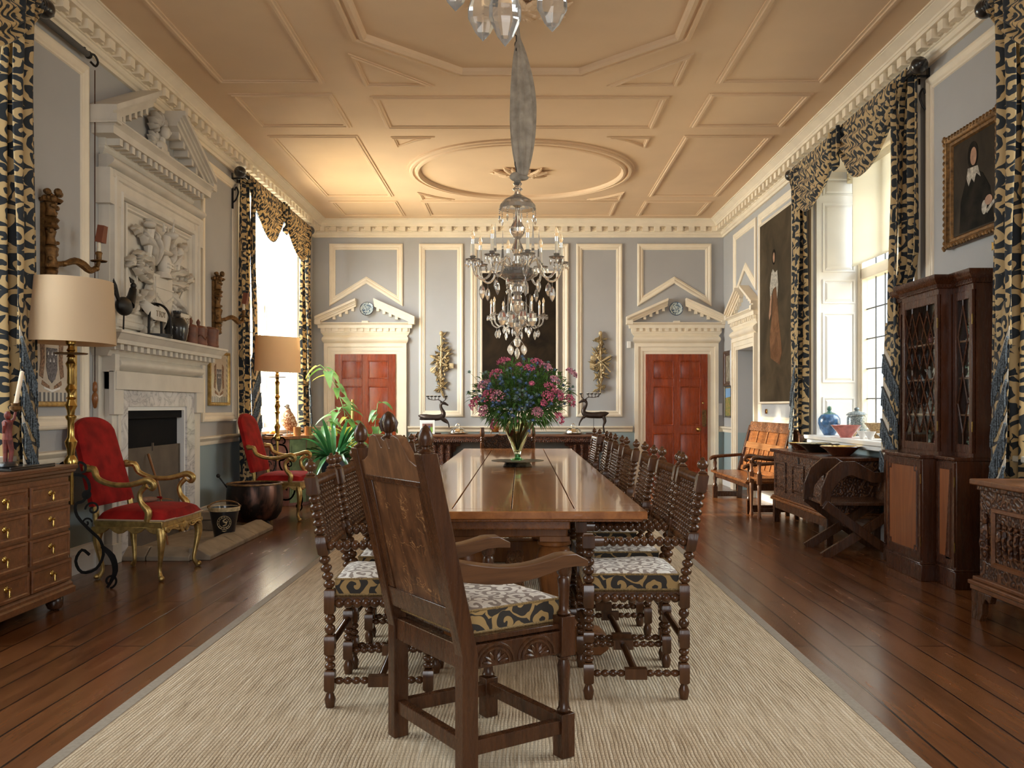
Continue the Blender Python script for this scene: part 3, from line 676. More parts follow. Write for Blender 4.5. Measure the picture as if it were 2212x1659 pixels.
    MB().lathe([(.134,.248),(.140,.25),(.143,.283),(.136,.286),(.130,.28)],seg=28).build('rim_band',M['giltdull'],b)
    m=MB(); m.tube([(.135*cos(t),.0+.135*sin(t),.285+.04*sin(t)) for t in [PI*i/10-.2 for i in range(12)]],.008,6); m.ell((-.135,0,.285),.016,8,6); m.ell((.135,0,.285),.016,8,6); m.build('bucket_handle',M['darkgilt'],b)
    m=MB()
    for rr in (.062,.046):
        m.tube([(( .117+.0*t)*sin(.0+rr*cos(t)/.115)*1.0,-(.1225+.16*(rr*sin(t)))*cos(rr*cos(t)/.115)-.002,.15+rr*sin(t)) for t in [i*2*PI/24 for i in range(24)]],.0028,5,closed=True)
    def onb(x,z): return (.117*sin(x/.115),-(.1225+.16*z)*cos(x/.115)-.002,.15+z)
    for k in range(14):
        t=k*2*PI/14+.2; m.tube([onb(.050*cos(t),.050*sin(t)),onb(.058*cos(t),.058*sin(t))],.0026,4)
    m.tube([onb(-.012,-.03),onb(.012,-.02),onb(.016,-.0),onb(-.004,.008),onb(-.008,.022),onb(.014,.034)],[.004,.008,.009,.007,.006,.004],6)
    m.tube([onb(.016,.0),onb(.028,.012),onb(.02,.026)],[.005,.004,.002],5); m.tube([onb(-.02,-.074),onb(0,-.08),onb(.02,-.074)],.004,5)
    m.build('gilt_badge',M['giltdull'],b)
    # copper cauldron
    c=thing('cauldron','large dark copper cauldron on the floor in front of the far red chair','cauldron',(-2.80,9.50,0))
    t=NT('tarnished copper'); n=t.noise(t.coord(),2.2,4,.6,.6); t.P(Base_Color=t.ramp(n,[(.45,(.022,.015,.013)),(.56,(.16,.075,.05)),(.7,(.26,.13,.09))]),Roughness=.38,Metallic=.75); t.bump(t.noise(t.coord(),30,2),.1,.003)
    MB().lathe([(0,.05),(.16,.05),(.23,.08),(.275,.15),(.29,.27),(.283,.40),(.272,.44),(.262,.44),(.272,.39),(.278,.27),(.26,.16),(.2,.1),(0,.08)],seg=40).build('cauldron_body',t.m,c)
    MB().lathe([(.262,.44),(.268,.455),(.29,.452),(.292,.44),(.272,.434)],seg=40).build('cauldron_rim',M['darkgilt'],c)
    for k in range(3): 
        a=2*PI*k/3-.6; MB().tube([(.17*cos(a),.17*sin(a),.08),(.215*cos(a),.215*sin(a),.04),(.22*cos(a),.22*sin(a),.0)],[.025,.018,.02],8).build('foot',M['iron'],c)
    p=MB().tube([(-.05,-.02,.1),(-.25,-.10,.40),(-.33,-.13,.52)],.009,6); p.ell((-.34,-.133,.535),.022,8,6); o=p.build('poker',M['iron'],loc=(-2.80,9.50,0)); tag(o,'iron poker with a round knob leaning out of the copper cauldron','poker')
    o=MB().tube([(XL+.30,7.80,.06),(XL+.20,7.86,.55),(XL+.09,7.9,.84)],[.008,.009,.012],6).build('wooden_staff',M['midoak']); tag(o,'slim wooden stick leaning on the fireplace board behind the near red chair','stick')
fireplace()
def mantel_things():
    z=1.845; x=XL+.20
    j=thing('stoneware_jar','black glazed jar with narrow neck on the mantelshelf','jar',(x+.02,8.22,z))
    MB().lathe([(0,0),(.075,0),(.085,.02),(.10,.10),(.098,.16),(.07,.21),(.035,.225),(.03,.25),(.038,.265),(.038,.28),(.025,.28),(0,.27)],seg=24).build('jar_body',M['black'],j)
    m=MB(); m.tube([(0,-.10,.15),(.0,-.12,.13),(0,-.11,.11)],.008,6); m.ell((.02,-.098,.12),(.02,.012,.03),8,6); m.build('moulded_mask',M['black'],j)
    clay=plain('terracotta',(.16,.055,.028),.5,var=.2,nscale=18,bump=.15)
    for i,(y,r,h,kn,lb) in enumerate(((8.56,.065,.15,1,'small terracotta jar with pointed knob beside the black jar on the mantelshelf'),(8.76,.085,.155,1,'embossed terracotta jar with tall knob, middle of the three lidded jars'),(9.05,.100,.165,0,'wide brown terracotta jar with flat lid at far end of mantelshelf'))):
        j=thing('lidded_jar',lb,'jar',(x+.02,y,z),group='terracotta jars on the mantelshelf')
        m=MB().lathe([(0,0),(r*.93,0),(r,.01),(r,.02),(r*.96,.03),(r*.97,h-.03),(r*1.02,h-.015),(r*1.0,h),(0,h)],seg=28)
        if i==1: m.tube([(r*.99*cos(t),r*.99*sin(t),h*.5+.02*sin(5*t)) for t in [k*PI/12 for k in range(24)]],.006,5,closed=True)
        m.build('jar_body',clay,j)
        m=MB().lathe([(r*1.03,h),(r*1.03,h+.012),(r*.85,h+.03),(r*.3,h+.04),(.012,h+.045)]+([(.018,h+.06),(.02,h+.075),(.008,h+.095),(0,h+.105)] if kn else [(0,h+.046)]),seg=28); m.build('jar_lid',clay,j)
    # iron man-trap like helmet frame
    t=thing('iron_headpiece','black iron frame of tall arches on a flat ring on the mantelshelf','ironwork',(x,7.78,z))
    m=MB(); m.lathe([(.13,0),(.14,0),(.14,.03),(.13,.03),(.13,0)],seg=28); m.box(-.02,.02,-.32,-.12,.0,.012); m.build('iron_ring',M['iron'],t)
    m=MB()
    for s in (0,1):
        pts=[]
        for k in range(15):
            a=PI*k/14; q=(.135*cos(a),.28*sin(a)**.55+.015)
            pts.append((.0,q[0],q[1]) if s==0 else (q[0],.0,q[1]))
        m.tube(pts,.011,6,flat=1.0)
    m.tube([(0,0,.30),(.0,-.03,.26),(0,-.035,.18),(0,-.02,.15)],.010,6); m.build('iron_arch',M['iron'],t)
    c=thing('iron_cockerel','dark iron cockerel ornament on thin legs at the near end of mantelshelf','ornament',(x+.02,7.12,z))
    m=MB(); m.ell((0,.0,.20),(.05,.12,.075),14,10); m.tube([(0,.08,.22),(0,.14,.29),(0,.17,.36)],[.05,.035,.028],10); m.ell((0,.175,.385),(.022,.032,.026),10,8); m.tube([(0,.2,.385),(0,.225,.378)],[.009,.002],5); m.build('cockerel_body',M['iron'],c)
    m=MB(); 
    for k in range(5): m.tube([(0,.17-.01*k,.405),(0,.18-.02*k,.43+.004*k)],[.008,.004],5)
    for k in range(6): a=.4+.18*k; m.tube([(0,-.08,.22),(0,-.14-.03*cos(a),.26+.09*sin(a)),(0,-.17-.05*cos(a),.20+.20*sin(a))],[.012,.012,.003],6)
    m.build('cockerel_tail',M['iron'],c)
    m=MB(); m.tube([(-.01,.02,.14),(-.02,.03,0)],.005,5); m.tube([(.01,-.02,.14),(.02,-.05,0)],.005,5); m.build('leg',M['iron'],c)
mantel_things()
def sconce(y,z,label,rot):
    s=thing('wall_sconce',label,'wall light',(XL,y,z),group='carved wall sconces'); r=random.Random(2)
    m=MB(lambda p:(p[1],p[0],p[2]))
    m.prism([(-.05,-.28),(-.03,-.33),(.03,-.33),(.05,-.28),(.05,.28),(-.05,.28)],0,.03)
    for a,b,w in ((-.30,-.18,.05),(-.18,-.02,.055),(-.02,.10,.04),(.10,.18,.06),(.18,.30,.045)):
        m.lathe([(w*.7,a),(w,a+.01),(w*.75,(a+b)/2),(w*1.05,b-.015),(w*.8,b)],(0,.045,0),10)
    for k in range(26): a=r.uniform(-.31,.32); m.ell((r.uniform(-.055,.055),r.uniform(.04,.085),a),(r.uniform(.012,.022),)*3,6,5)
    for k in range(16): m.ell((r.uniform(-.07,.07),r.uniform(.03,.10),.33+r.uniform(-.03,.035)),(r.uniform(.015,.028),)*3,6,5)
    m.lathe([(.07,.285),(.085,.30),(.08,.31),(.05,.315)],(0,.045,0),10)
    m.build('carved_bracket',M['darkgilt'],s)
    m=MB(lambda p:(p[1],p[0],p[2]))
    pts=[(.02,.05,-.14),(.08,.10,-.13),(.14,.15,-.10),(.20,.18,-.12),(.25,.20,-.15),(.31,.22,-.13),(.335,.23,-.07)]
    m.tube(pts,[.022,.018,.026,.030,.026,.018,.014],8)
    for k in range(1,6): m.ell(pts[k],(.022,.03,.022),7,5)
    m.lathe([(.055,-.075),(.06,-.068),(.02,-.06),(.02,-.03),(.026,-.01),(.018,-.0)],(.335,.23,0),14)
    m.build('sconce_arm',M['darkgilt'],s)
    MB(lambda p:(p[1],p[0],p[2])).lathe([(.014,-.01),(.014,.15),(0,.15)],(.335,.23,0),10).build('candle_tube',M['wax'],s)
    m=MB(lambda p:(p[1],p[0],p[2])); m.prism([(-.038,.10),(.038,.10),(.030,.225),(-.030,.225)],.205,.255); 
    o=m.build('candle_shade',plain('rust card',(.20,.055,.022),.6),s); 
    o.location=(.0,.335,0); o.rotation_euler=(0,R(8),0)
    return s
sconce(6.34,2.40,'tall carved gilt wall sconce with one candle left of the fireplace',0)
sconce(9.83,2.34,'carved gilt wall sconce right of the fireplace beside the far curtain',0)
def banner(y,z,w,h,label,r):
    f=thing('framed_banner',label,'picture',(XL+.002,y,z),group='framed heraldic banners on the left wall')
    xf=lambda p:(p[1],p[0],p[2])
    m=MB(xf); m.sweep([(-w/2,0,-h/2),(-w/2,0,h/2),(w/2,0,h/2),(w/2,0,-h/2)],(0,1,0),[(0,0),(0,.03),(.012,.036),(.03,.03),(.036,.016),(.036,.004)]); m.build('gold_frame',M['gilt'],f)
    t=NT('banner cloth'); tc=t.coord(); sp=t.node('ShaderNodeSeparateXYZ',Vector=tc); X,Y,Z=sp.outputs
    st=t.math('SINE',t.math('MULTIPLY',t.math('ADD',Y,Z),110.0)); edge=t.math('GREATER_THAN',t.math('ABSOLUTE',Y),w/2-.085); bot=t.math('LESS_THAN',Z,-h/2+.10)
    st2=t.math('SINE',t.math('MULTIPLY',Y,110.0))
    n=t.noise(tc,22,5,.6,1.0)
    base=t.mix(n,(.42,.34,.26),(.62,.55,.45)); stripe=t.mix(t.math('GREATER_THAN',st,0.0),(.62,.56,.46),(.10,.105,.12)); stripe2=t.mix(t.math('GREATER_THAN',st2,0.0),(.55,.52,.45),(.09,.095,.11))
    c=t.mix(edge,base,stripe); c=t.mix(bot,c,stripe2)
    outer=t.math('GREATER_THAN',t.math('ABSOLUTE',Y),w/2-.05); c=t.mix(outer,c,(.50,.47,.40))
    t.P(Base_Color=c,Roughness=.35,Coat_Weight=.4); MB(xf).box(-w/2+.03,w/2-.03,.004,.012,-h/2+.03,h/2-.03).build('banner_cloth',t.m,f,smooth=0)
    g=plain('faded grey ink',(.15,.14,.15),.6,var=.4,nscale=60); b=plain('faded brown ink',(.26,.15,.09),.6,var=.4,nscale=60)
    m=MB(xf); m.prism([(-.075,.10),(.075,.10),(.075,-.05),(.045,-.12),(0,-.15),(-.045,-.12),(-.075,-.05)],.012,.0145); m.build('printed_shield',g,f)
    m=MB(xf)
    for s in (-1,1): m.prism([(s*.10,.16),(s*.16,.13),(s*.15,.02),(s*.17,-.10),(s*.12,-.12),(s*.095,0)],.012,.014); m.prism([(s*.03,-.17),(s*.13,-.13),(s*.14,-.16),(s*.03,-.2)],.012,.014)
    m.build('printed_supporters',b,f)
    m=MB(xf); 
    for k in range(5): m.prism([(-.05+.025*k-.008,.05-.05*(k%2)),(-.05+.025*k+.008,.05-.05*(k%2)),(-.05+.025*k,.08-.05*(k%2))],.0145,.016)
    m.prism([(-.11,-.19),(0,-.215),(.11,-.19),(.11,-.175),(0,-.198),(-.11,-.175)],.012,.015); m.build('printed_motto',M['white'],f)
banner(6.42,1.57,.66,.63,'gold framed heraldic banner partly behind the near curtain',0)
banner(9.98,1.565,.66,.60,'gold framed heraldic banner right of the fireplace beside far window',1)
m=MB(); m.tube([(XL+.05,6.995,3.86),(XL+.05,6.995,2.5),(XL+.05,6.995,1.42)],.0045,5); r=m.build('bell_pull_cord',M['mahog_br']); tag(r,'thin bell-pull cord with wooden toggles hanging left of the fireplace','bell pull')
MB().lathe([(.004,.07),(.016,.055),(.018,.0),(.010,-.015)],(XL+.05,6.995,1.38),10).build('upper_toggle',M['midoak'],r); MB().lathe([(.008,.03),(.022,.0),(.024,-.03),(.014,-.09),(.004,-.10)],(XL+.05,6.995,1.34),10).build('lower_toggle',M['midoak'],r)
r=thing('curtain_track_rod','fluted grey rod with hooked iron end above the near left panel','rod',(XL+.06,6.4,3.93))
m=MB(); m.lathe([(.024,0),(.024,1.0)],(0,-.55,0),10,(0,1,0)); m.build('rod_tube',M['leaddark'],r)
m=MB(); m.tube([(0,.45,0),(0.02,.52,.02),(0.03,.56,-.02),(.02,.54,-.06),(0,.50,-.04)],.009,6); m.ell((0,.47,0),.03,8,6); m.tube([(-.05,.42,.04),(0,.42,.03)],.01,6); m.build('rod_hook',M['iron'],r)
# ================================================================ RUG, TABLE, CHAIRS
def rug():
    t=NT('jute weave'); tc=t.n.new('ShaderNodeTexCoord').outputs['Object']; sp=t.node('ShaderNodeSeparateXYZ',Vector=tc); X,Y,Z=sp.outputs
    n=t.noise(tc,5,4,.6); st=t.noise(t.node('ShaderNodeMapping',Vector=tc,Scale=(70.0,3.0,1.0)).outputs[0],1.0,4,.7); f=t.noise(t.node('ShaderNodeMapping',Vector=tc,Scale=(110.0,90.0,1.0)).outputs[0],1.0,3,.7)
    row=t.math('ABSOLUTE',t.math('SINE',t.math('MULTIPLY',t.math('ADD',X,t.math('MULTIPLY',n,.02)),PI/.014)))
    kn=t.math('ABSOLUTE',t.math('SINE',t.math('MULTIPLY',t.math('ADD',Y,t.math('MULTIPLY',f,.02)),PI/.022)))
    h=t.math('MULTIPLY',t.math('POWER',row,.6),t.math('POWER',kn,.35))
    c=t.ramp(st,[(.30,(.36,.245,.14)),(.5,(.74,.585,.395)),(.70,(.96,.83,.64))]); c=t.mix(t.math('MULTIPLY',f,.3),c,(.46,.34,.21)); c=t.mix(t.ramp(h,[(.0,(.75,.75,.75)),(.35,(0,0,0))]),c,(.20,.14,.08))
    c=t.mix(t.math('MULTIPLY',n,.25),c,(.66,.58,.45))
    t.P(Base_Color=c,Roughness=.95); t.bump(h,.8,.006)
    o=thing('jute_rug','large natural jute rug with a taupe cloth border under the dining table','rug',(-.125,6.2,0))
    x0,x1,y0,y1=-1.54,1.54,-5.2,5.4
    MB().box(x0+.05,x1-.05,y0+.05,y1-.05,0.001,.012).build('woven_field',t.m,o,smooth=0)
    b=plain('taupe binding',(.34,.29,.23),.85,nscale=60,bump=.15); m=MB()
    m.box(x0,x0+.055,y0,y1,.001,.014); m.box(x1-.055,x1,y0,y1,.001,.014); m.box(x0+.055,x1-.055,y0,y0+.055,.001,.014); m.box(x0+.055,x1-.055,y1-.055,y1,.001,.014)
    m.build('cloth_border',b,o,bevel=.003)
rug()
FZ=.014
def beads(n,r,neck=.55,sub=4):   # bobbin profile over 0..1
    out=[]
    for i in range(n):
        for k in range(sub+1):
            if k==sub and i<n-1: continue
            a=k/sub; out.append(((i+a)/n, r*(neck+(1-neck)*sin(PI*a)**.6)))
    return out
def bob(m,a,b,r,n=None,seg=10,neck=.45,sub=4):
    L=(Vector(b)-Vector(a)).length; n=n or max(1,round(L/(r*1.75))); m.turn(a,b,beads(n,r,neck,sub),seg); return m
def ringed(m,a,b,r,seg=10,p=.013): 
    L=(Vector(b)-Vector(a)).length; n=round(L/p); pr=[]
    for i in range(n): pr+=[(i/n,r*.86),((i+.5)/n,r)]
    m.turn(a,b,pr+[(1,r*.86)],seg); return m
def block(m,c0,c1,w,d):  # upright chamfered block between two points (centres) 
    a,b=Vector(c0),Vector(c1)
    def rg(p,s,z): return [(p.x-w/2*s,p.y-d/2*s,z),(p.x+w/2*s,p.y-d/2*s,z),(p.x+w/2*s,p.y+d/2*s,z),(p.x-w/2*s,p.y+d/2*s,z)]
    k=.008; v=rg(a,.72,a.z)+rg(a,1,a.z+k)+rg(b,1,b.z-k)+rg(b,.72,b.z)
    m.add(v,[(3,2,1,0),(12,13,14,15)]+[(i*4+j,i*4+(j+1)%4,(i+1)*4+(j+1)%4,(i+1)*4+j) for i in range(3) for j in range(4)])
def bobbin_chair(label,side):
    # local: faces -x (front at -x), width along y; rear feet at x=+.20, front feet at x=-.20
    WB=M['bobbin']; c=thing('bobbin_armchair',label,'chair',group='bobbin-turned armchairs along the dining table')
    hw=.235; fx,rx=-.20,.205
    rk=lambda z: rx+(.085*((z-.48)/.5) if z>.48 else 0)
    for s in (-1,1):
        m=MB(); y=s*hw; w=.043       # rear leg running up into back post
        m.lathe([(.018,0),(.022,.02),(.024,.035),(.014,.06),(.018,.068)],(rx,y,0),10); block(m,(rx,y,.065),(rx,y,.155),w,w)
        bob(m,(rx,y,.155),(rx,y,.215),.023,2); block(m,(rx,y,.215),(rx,y,.30),w,w); bob(m,(rx,y,.30),(rx,y,.385),.023,2); block(m,(rx,y,.385),(rx,y,.49),w,w)
        bob(m,(rx,y,.49),(rk(.625),y,.625),.024,4); block(m,(rk(.625),y,.625),(rk(.71),y,.71),w,w); bob(m,(rk(.71),y,.71),(rk(.875),y,.875),.025,5)
        block(m,(rk(.875),y,.872),(rk(.945),y,.955),.046,.05)
        m.lathe([(.018,0),(.022,.004),(.012,.012),(.011,.018),(.022,.028),(.025,.040),(.020,.052),(.008,.060),(.009,.066),(.0,.072)],(rk(.95),y,.955),10)
        m.build('rear_leg',WB,c)
        m=MB(); m.lathe([(.018,0),(.022,.02),(.024,.035),(.014,.06),(.018,.068)],(fx,y,0),10); block(m,(fx,y,.065),(fx,y,.155),w,w)
        bob(m,(fx,y,.155),(fx,y,.24),.023,3); block(m,(fx,y,.24),(fx,y,.29),w,w); bob(m,(fx,y,.29),(fx,y,.385),.023,3); block(m,(fx,y,.385),(fx,y,.49),w,w); bob(m,(fx,y,.49),(fx,y,.635),.025,4); block(m,(fx,y,.635),(fx,y,.70),.05,.05)
        m.build('front_leg',WB,c)
        m=MB(); block(m,(fx+.03,y,.648),(fx+.03,y,.688),.07,.036); bob(m,(fx+.055,y,.667),(rk(.667)-.02,y,.667),.022,11); m.build('arm',WB,c)
        m=MB(); bob(m,(fx+.02,y,.428),(rx-.02,y,.428),.021,10); m.build('seat_rail',WB,c)
        m=MB(); bob(m,(fx+.02,y,.108),(-.045,y,.108),.016,4); m.box(-.047,.047,y-.019,y+.019,.085,.130); bob(m,(.045,y,.108),(rx-.02,y,.108),.016,4); m.build('side_stretcher',WB,c)
    m=MB(); bob(m,(fx,-hw+.02,.428),(fx,hw-.02,.428),.021,10); m.build('seat_rail',WB,c)
    m=MB(); bob(m,(rx,-hw+.02,.428),(rx,hw-.02,.428),.021,10); m.build('seat_rail',WB,c)
    m=MB(); ringed(m,(0,-hw+.018,.108),(0,hw-.018,.108),.016); m.build('cross_stretcher',WB,c)
    m=MB(); ringed(m,(rx,-hw+.02,.255),(rx,hw-.02,.255),.016); m.build('rear_stretcher',WB,c)
    m=MB(); ringed(m,(fx,-hw+.02,.265),(fx,hw-.02,.265),.016); m.build('front_stretcher',WB,c)
    zt,zb=.925,.655
    m=MB(); ringed(m,(rk(zt),-hw+.02,zt),(rk(zt),hw-.02,zt),.024,12); m.build('top_rail',WB,c)
    m=MB(); ringed(m,(rk(zb),-hw+.02,zb),(rk(zb),hw-.02,zb),.017,10); m.build('lower_back_rail',WB,c)
    m=MB(); m.box(fx,rx,-hw,hw,.438,.452); m.build('seat_board',M['darkoak'],c)
    for k in range(8):
        y=lerp(-hw+.05,hw-.05,k/7); m=MB(); bob(m,(rk(zb),y,zb+.012),(rk(zt),y,zt-.015),.0135,11,8,.42,4); m.build('spindle',WB,c)
    return c
def cushion(label,w=.40,d=.40,h=.075,grp='patterned box cushions on the bobbin chairs'):
    c=thing('seat_cushion',label,'cushion',group=grp)
    n=8
    def top(u,v):
        x=(u-.5)*d; y=(v-.5)*w; q=(1-(2*u-1)**6)*(1-(2*v-1)**6); return (x,y,h-.006+.016*q**.5+.004*sin(7*u+3*v))
    MB().grid(top,10,10).build('cushion_top',M['cushion'],c)
    m=MB(); k=.5
    m.add([(-d/2,-w/2,0),(d/2,-w/2,0),(d/2,w/2,0),(-d/2,w/2,0),(-d/2,-w/2,h-.006),(d/2,-w/2,h-.006),(d/2,w/2,h-.006),(-d/2,w/2,h-.006)],[(0,1,5,4),(1,2,6,5),(2,3,7,6),(3,0,4,7),(3,2,1,0)]); m.build('cushion_side',M['cushside'],c,smooth=0)
    m=MB()
    for z in (0.004,h-.006): m.tube([(-d/2,-w/2,z),(d/2,-w/2,z),(d/2,w/2,z),(-d/2,w/2,z)],.0045,5,closed=True)
    m.build('piping',M['cord'],c); return c
RIGHTC=[4.07,4.66,5.35,6.20,7.0,7.8,9.0]; LEFTC=[3.97,4.52,5.10,5.85,6.6,7.45,8.3]
ordn=['nearest','second','third','fourth','fifth','sixth','farthest']
bc=bobbin_chair('x',1); cu=cushion('x')
for side,Y in ((1,RIGHTC),(-1,LEFTC)):
    for i,y in enumerate(Y):
        wall='window-bench side' if side>0 else 'fireplace side'
        lab='bobbin-turned armchair at table, %s one along the %s'%(ordn[i],wall)
        cl='brown and white box cushion on the %s bobbin chair along the %s'%(ordn[i],wall)
        x=side*(.488 if i<2 else .475); rz=(0 if side>0 else PI)+(.03*sin(i*2.3) if side>0 else .035*sin(i*1.7+1))
        if side<0: x=-.590
        if side>0 and i==0: o,q=bc,cu; o.location=(x,y,FZ); o.rotation_euler=(0,0,rz); q.location=(x-.01,y,FZ+.4525); q.rotation_euler=(0,0,rz); o['label']=lab; q['label']=cl
        else: o=dup(bc,(x,y,FZ),rz,lab); q=dup(cu,(x-.01*side,y,FZ+.4525),rz,cl)
def table():
    t=thing('refectory_table','long oak refectory table with plank top and heavy turned legs','table',(0,7.27,FZ))
    x0,x1,y0,y1=-.655,.585,4.16-7.27,10.4-7.27; zt=.77-FZ
    tm=NT('polished table oak'); v=tm.coord((1.0,.10,1.0)); n=tm.noise(v,9,6,.62,1.4); n2=tm.noise(v,60,3); sm=tm.noise(tm.coord((1,.5,1)),2.0,3)
    c=tm.ramp(n,[(.3,(.23,.068,.014)),(.7,(.58,.22,.055))]); c=tm.mix(tm.math('MULTIPLY',n2,.3),c,(.05,.018,.008)); c=tm.mix(tm.math('MULTIPLY',sm,.5),c,(.30,.12,.04))
    tm.P(Base_Color=c,Roughness=tm.math('MULTIPLY_ADD',sm,.10,.16),Specular_IOR_Level=.5,Coat_Weight=.5,Coat_Roughness=.05)
    wv=tm.noise(tm.coord((.8,9.0,1)),1.0,3,.5); tm.bump(tm.math('ADD',wv,tm.math('MULTIPLY',n2,.05)),.14,.012)
    T=tm.m; bb=.12; xs=[x0,-.325,-.045,.255,x1]
    for i in range(4):
        m=MB(); m.box(xs[i]+.003,xs[i+1]-.003,y0+bb+.002,y1-bb-.002,zt-.035,zt); m.build('plank',T,t,bevel=.002)
    for a,b in ((y0,y0+bb),(y1-bb,y1)): MB().box(x0,x1,a,b,zt-.036,zt+.0005).build('breadboard_end',T,t,bevel=.004)
    m=MB(); m.box(x0+.02,x1-.02,y0+.02,y1-.02,zt-.05,zt-.0355); m.box(-.34,.235,y0+.12,y1-.12,zt-.10,zt-.05); m.build('moulded_underframe',M['midoak_y'],t,bevel=.006)
    for ye in (y0+.42,0.0,y1-.42):
        m=MB(); m.box(-.34,.235,ye-.07,ye+.07,zt-.17,zt-.10); m.build('cross_bearer',M['midoak'],t,bevel=.008)
        for x in (-.27,.17):
            m=MB(); m.box(x-.075,x+.075,ye-.075,ye+.075,zt-.19,zt-.165); m.lathe([(.07,.17),(.085,.18),(.085,.2),(.065,.22),(.072,.3),(.088,.40),(.092,.47),(.08,.52),(.066,.535),(.085,.545),(.085,.56),(.072,.568),(.075,.585)],(x,ye,0),24)
            m.build('turned_leg',M['midoak'],t)
        m=MB(); pr=[(-.46,.0),(.40,.0),(.44,.03),(.44,.07),(.40,.11),(.30,.125),(.26,.17),(-.34,.17),(-.38,.125),(-.46,.11),(-.5,.07),(-.5,.03)]
        m.prism(pr,ye-.085,ye+.085,'xz'); m.build('sledge_foot',M['midoak'],t,bevel=.008)
    MB().box(-.11,.02,y0+.42-.12,y1-.42+.12,.015,.095).build('floor_stretcher',M['midoak_y'],t,bevel=.008)
table()
def wainscot():
    # local frame: faces +y', width along x'
    c=thing('wainscot_armchair','tall carved oak panel-back armchair in the foreground turned towards the table','chair',(-.155,3.31,FZ),math.atan2(.556,.83)-PI/2)
    O=M['darkoak']; hw=.255; ry,fy=-.20,.20; k=lambda z: ry-.155*max(0,(z-.42))/.68
    for s in (-1,1):
        x=s*hw; m=MB()
        v=[]
        for z in (0,.42,1.09): 
            y=k(z); a=.027; v+=[(x-a,y-a*1.1,z),(x+a,y-a*1.1,z),(x+a,y+a*1.1,z),(x-a,y+a*1.1,z)]
        m.add(v,[(3,2,1,0),(8,9,10,11)]+[(i*4+j,i*4+(j+1)%4,(i+1)*4+(j+1)%4,(i+1)*4+j) for i in range(2) for j in range(4)])
        rl=m.build('rear_leg',O,c,bevel=.003,smooth=0)
        MB().lathe([(.024,0),(.026,.006),(.012,.014),(.012,.020),(.022,.026),(.026,.045),(.024,.062),(.014,.080),(.004,.090),(0,.094)],(x,k(1.09),1.09),14).build('acorn_finial',O,rl)
        m=MB(); m.box(x-.028,x+.028,fy-.028,fy+.028,0,.155); m.lathe([(.02,.155),(.026,.165),(.02,.175),(.018,.2),(.022,.28),(.024,.32),(.018,.345),(.025,.352),(.02,.36)],(x,fy,0),16); m.box(x-.029,x+.029,fy-.029,fy+.029,.36,.50)
        m.lathe([(.02,.50),(.027,.508),(.019,.52),(.018,.54),(.021,.60),(.024,.63),(.018,.64),(.026,.65),(.03,.675)],(x,fy,0),16); m.build('front_leg',O,c,bevel=.002)
        # shaped arm
        m=MB(); v=[];n=10
        for i in range(n+1):
            t=i/n; y=lerp(k(.68)+.01,fy+.085,t); z=.715-.035*sin(PI*min(1,t*1.15))+.0*t; 
            if t>.85: z-= .03*(t-.85)/.15
            h=.030+.016*(1-t); h*= (1 if t<.97 else .55); w_=.024+.010*t
            v+=[(x-w_,y,z-h),(x+w_,y,z-h),(x+w_,y,z+h*.4),(x,y,z+h*.62),(x-w_,y,z+h*.4)]
        m.add(v,[tuple(range(5))[::-1],tuple(n*5+j for j in range(5))]+[(i*5+j,i*5+(j+1)%5,(i+1)*5+(j+1)%5,(i+1)*5+j) for i in range(n) for j in range(5)]); m.build('arm',M['chairarm'],c,bevel=.003)
        MB().box(x-.018,x+.018,ry,fy,.085,.135).build('stretcher',O,c,bevel=.003,smooth=0)
        MB().box(x-.016,x+.016,ry,fy,.37,.45).build('seat_rail',O,c,bevel=.003,smooth=0)
    for y in (ry,fy): MB().box(-hw,hw,y-.017,y+.017,.09,.14).build('stretcher',O,c,bevel=.003,smooth=0)
    MB().box(-hw,hw,ry-.02,ry+.016,.37,.45).build('seat_rail',O,c,bevel=.003,smooth=0)
    fr=MB().box(-hw+.02,hw-.02,fy-.018,fy+.014,.36,.455).build('carved_seat_rail',O,c,bevel=.003)
    def lun(mm,cx,cy,cz,px,pz,sc=1.0):
        for r0 in (.075*sc,.058*sc):
            mm.tube([tuple(Vector(px)*r0*cos(a)+Vector(pz)*(r0*sin(a)*.9)+Vector((cx,cy,cz))) for a in [PI*i/12 for i in range(13)]],.005,5)
        for i in range(7):
            a=PI*(i+.5)/7; mm.tube([tuple(Vector(px)*r1*cos(a)+Vector(pz)*(r1*sin(a)*.9)+Vector((cx,cy,cz))) for r1 in (.015*sc,.032*sc,.05*sc)],[.003,.008,.003],6)
    m=MB()
    for cx in (-.15,0,.15): lun(m,cx,fy+.016,.375,(1,0,0),(0,0,1))
    m.build('lunette_carving',O,fr)
    for s in (-1,1):
        m=MB()
        for cy in (-.1,.07): lun(m,s*(hw+.018),cy,.378,(0,1,0),(0,0,1))
        m.build('lunette_carving',O,c)
    MB().box(-hw-.01,hw+.01,ry+.02,fy+.035,.455,.475).build('seat_board',O,c,bevel=.004)
    # back assembly tilted
    bk=lambda p:(p[0],k(p[2])+p[1],p[2])
    MB(bk).box(-hw+.027,hw-.027,-.012,.0,.57,.99).build('back_panel',M['oakpanel'],c,smooth=0)
    m=MB(bk); m.box(-hw+.02,hw-.02,-.022,.012,.50,.575); m.box(-hw+.02,-hw+.075,-.018,.010,.575,.985); m.box(hw-.075,hw-.02,-.018,.010,.575,.985); m.box(-hw+.02,hw-.02,-.022,.012,.975,.995); m.build('back_rail',O,c,bevel=.003)
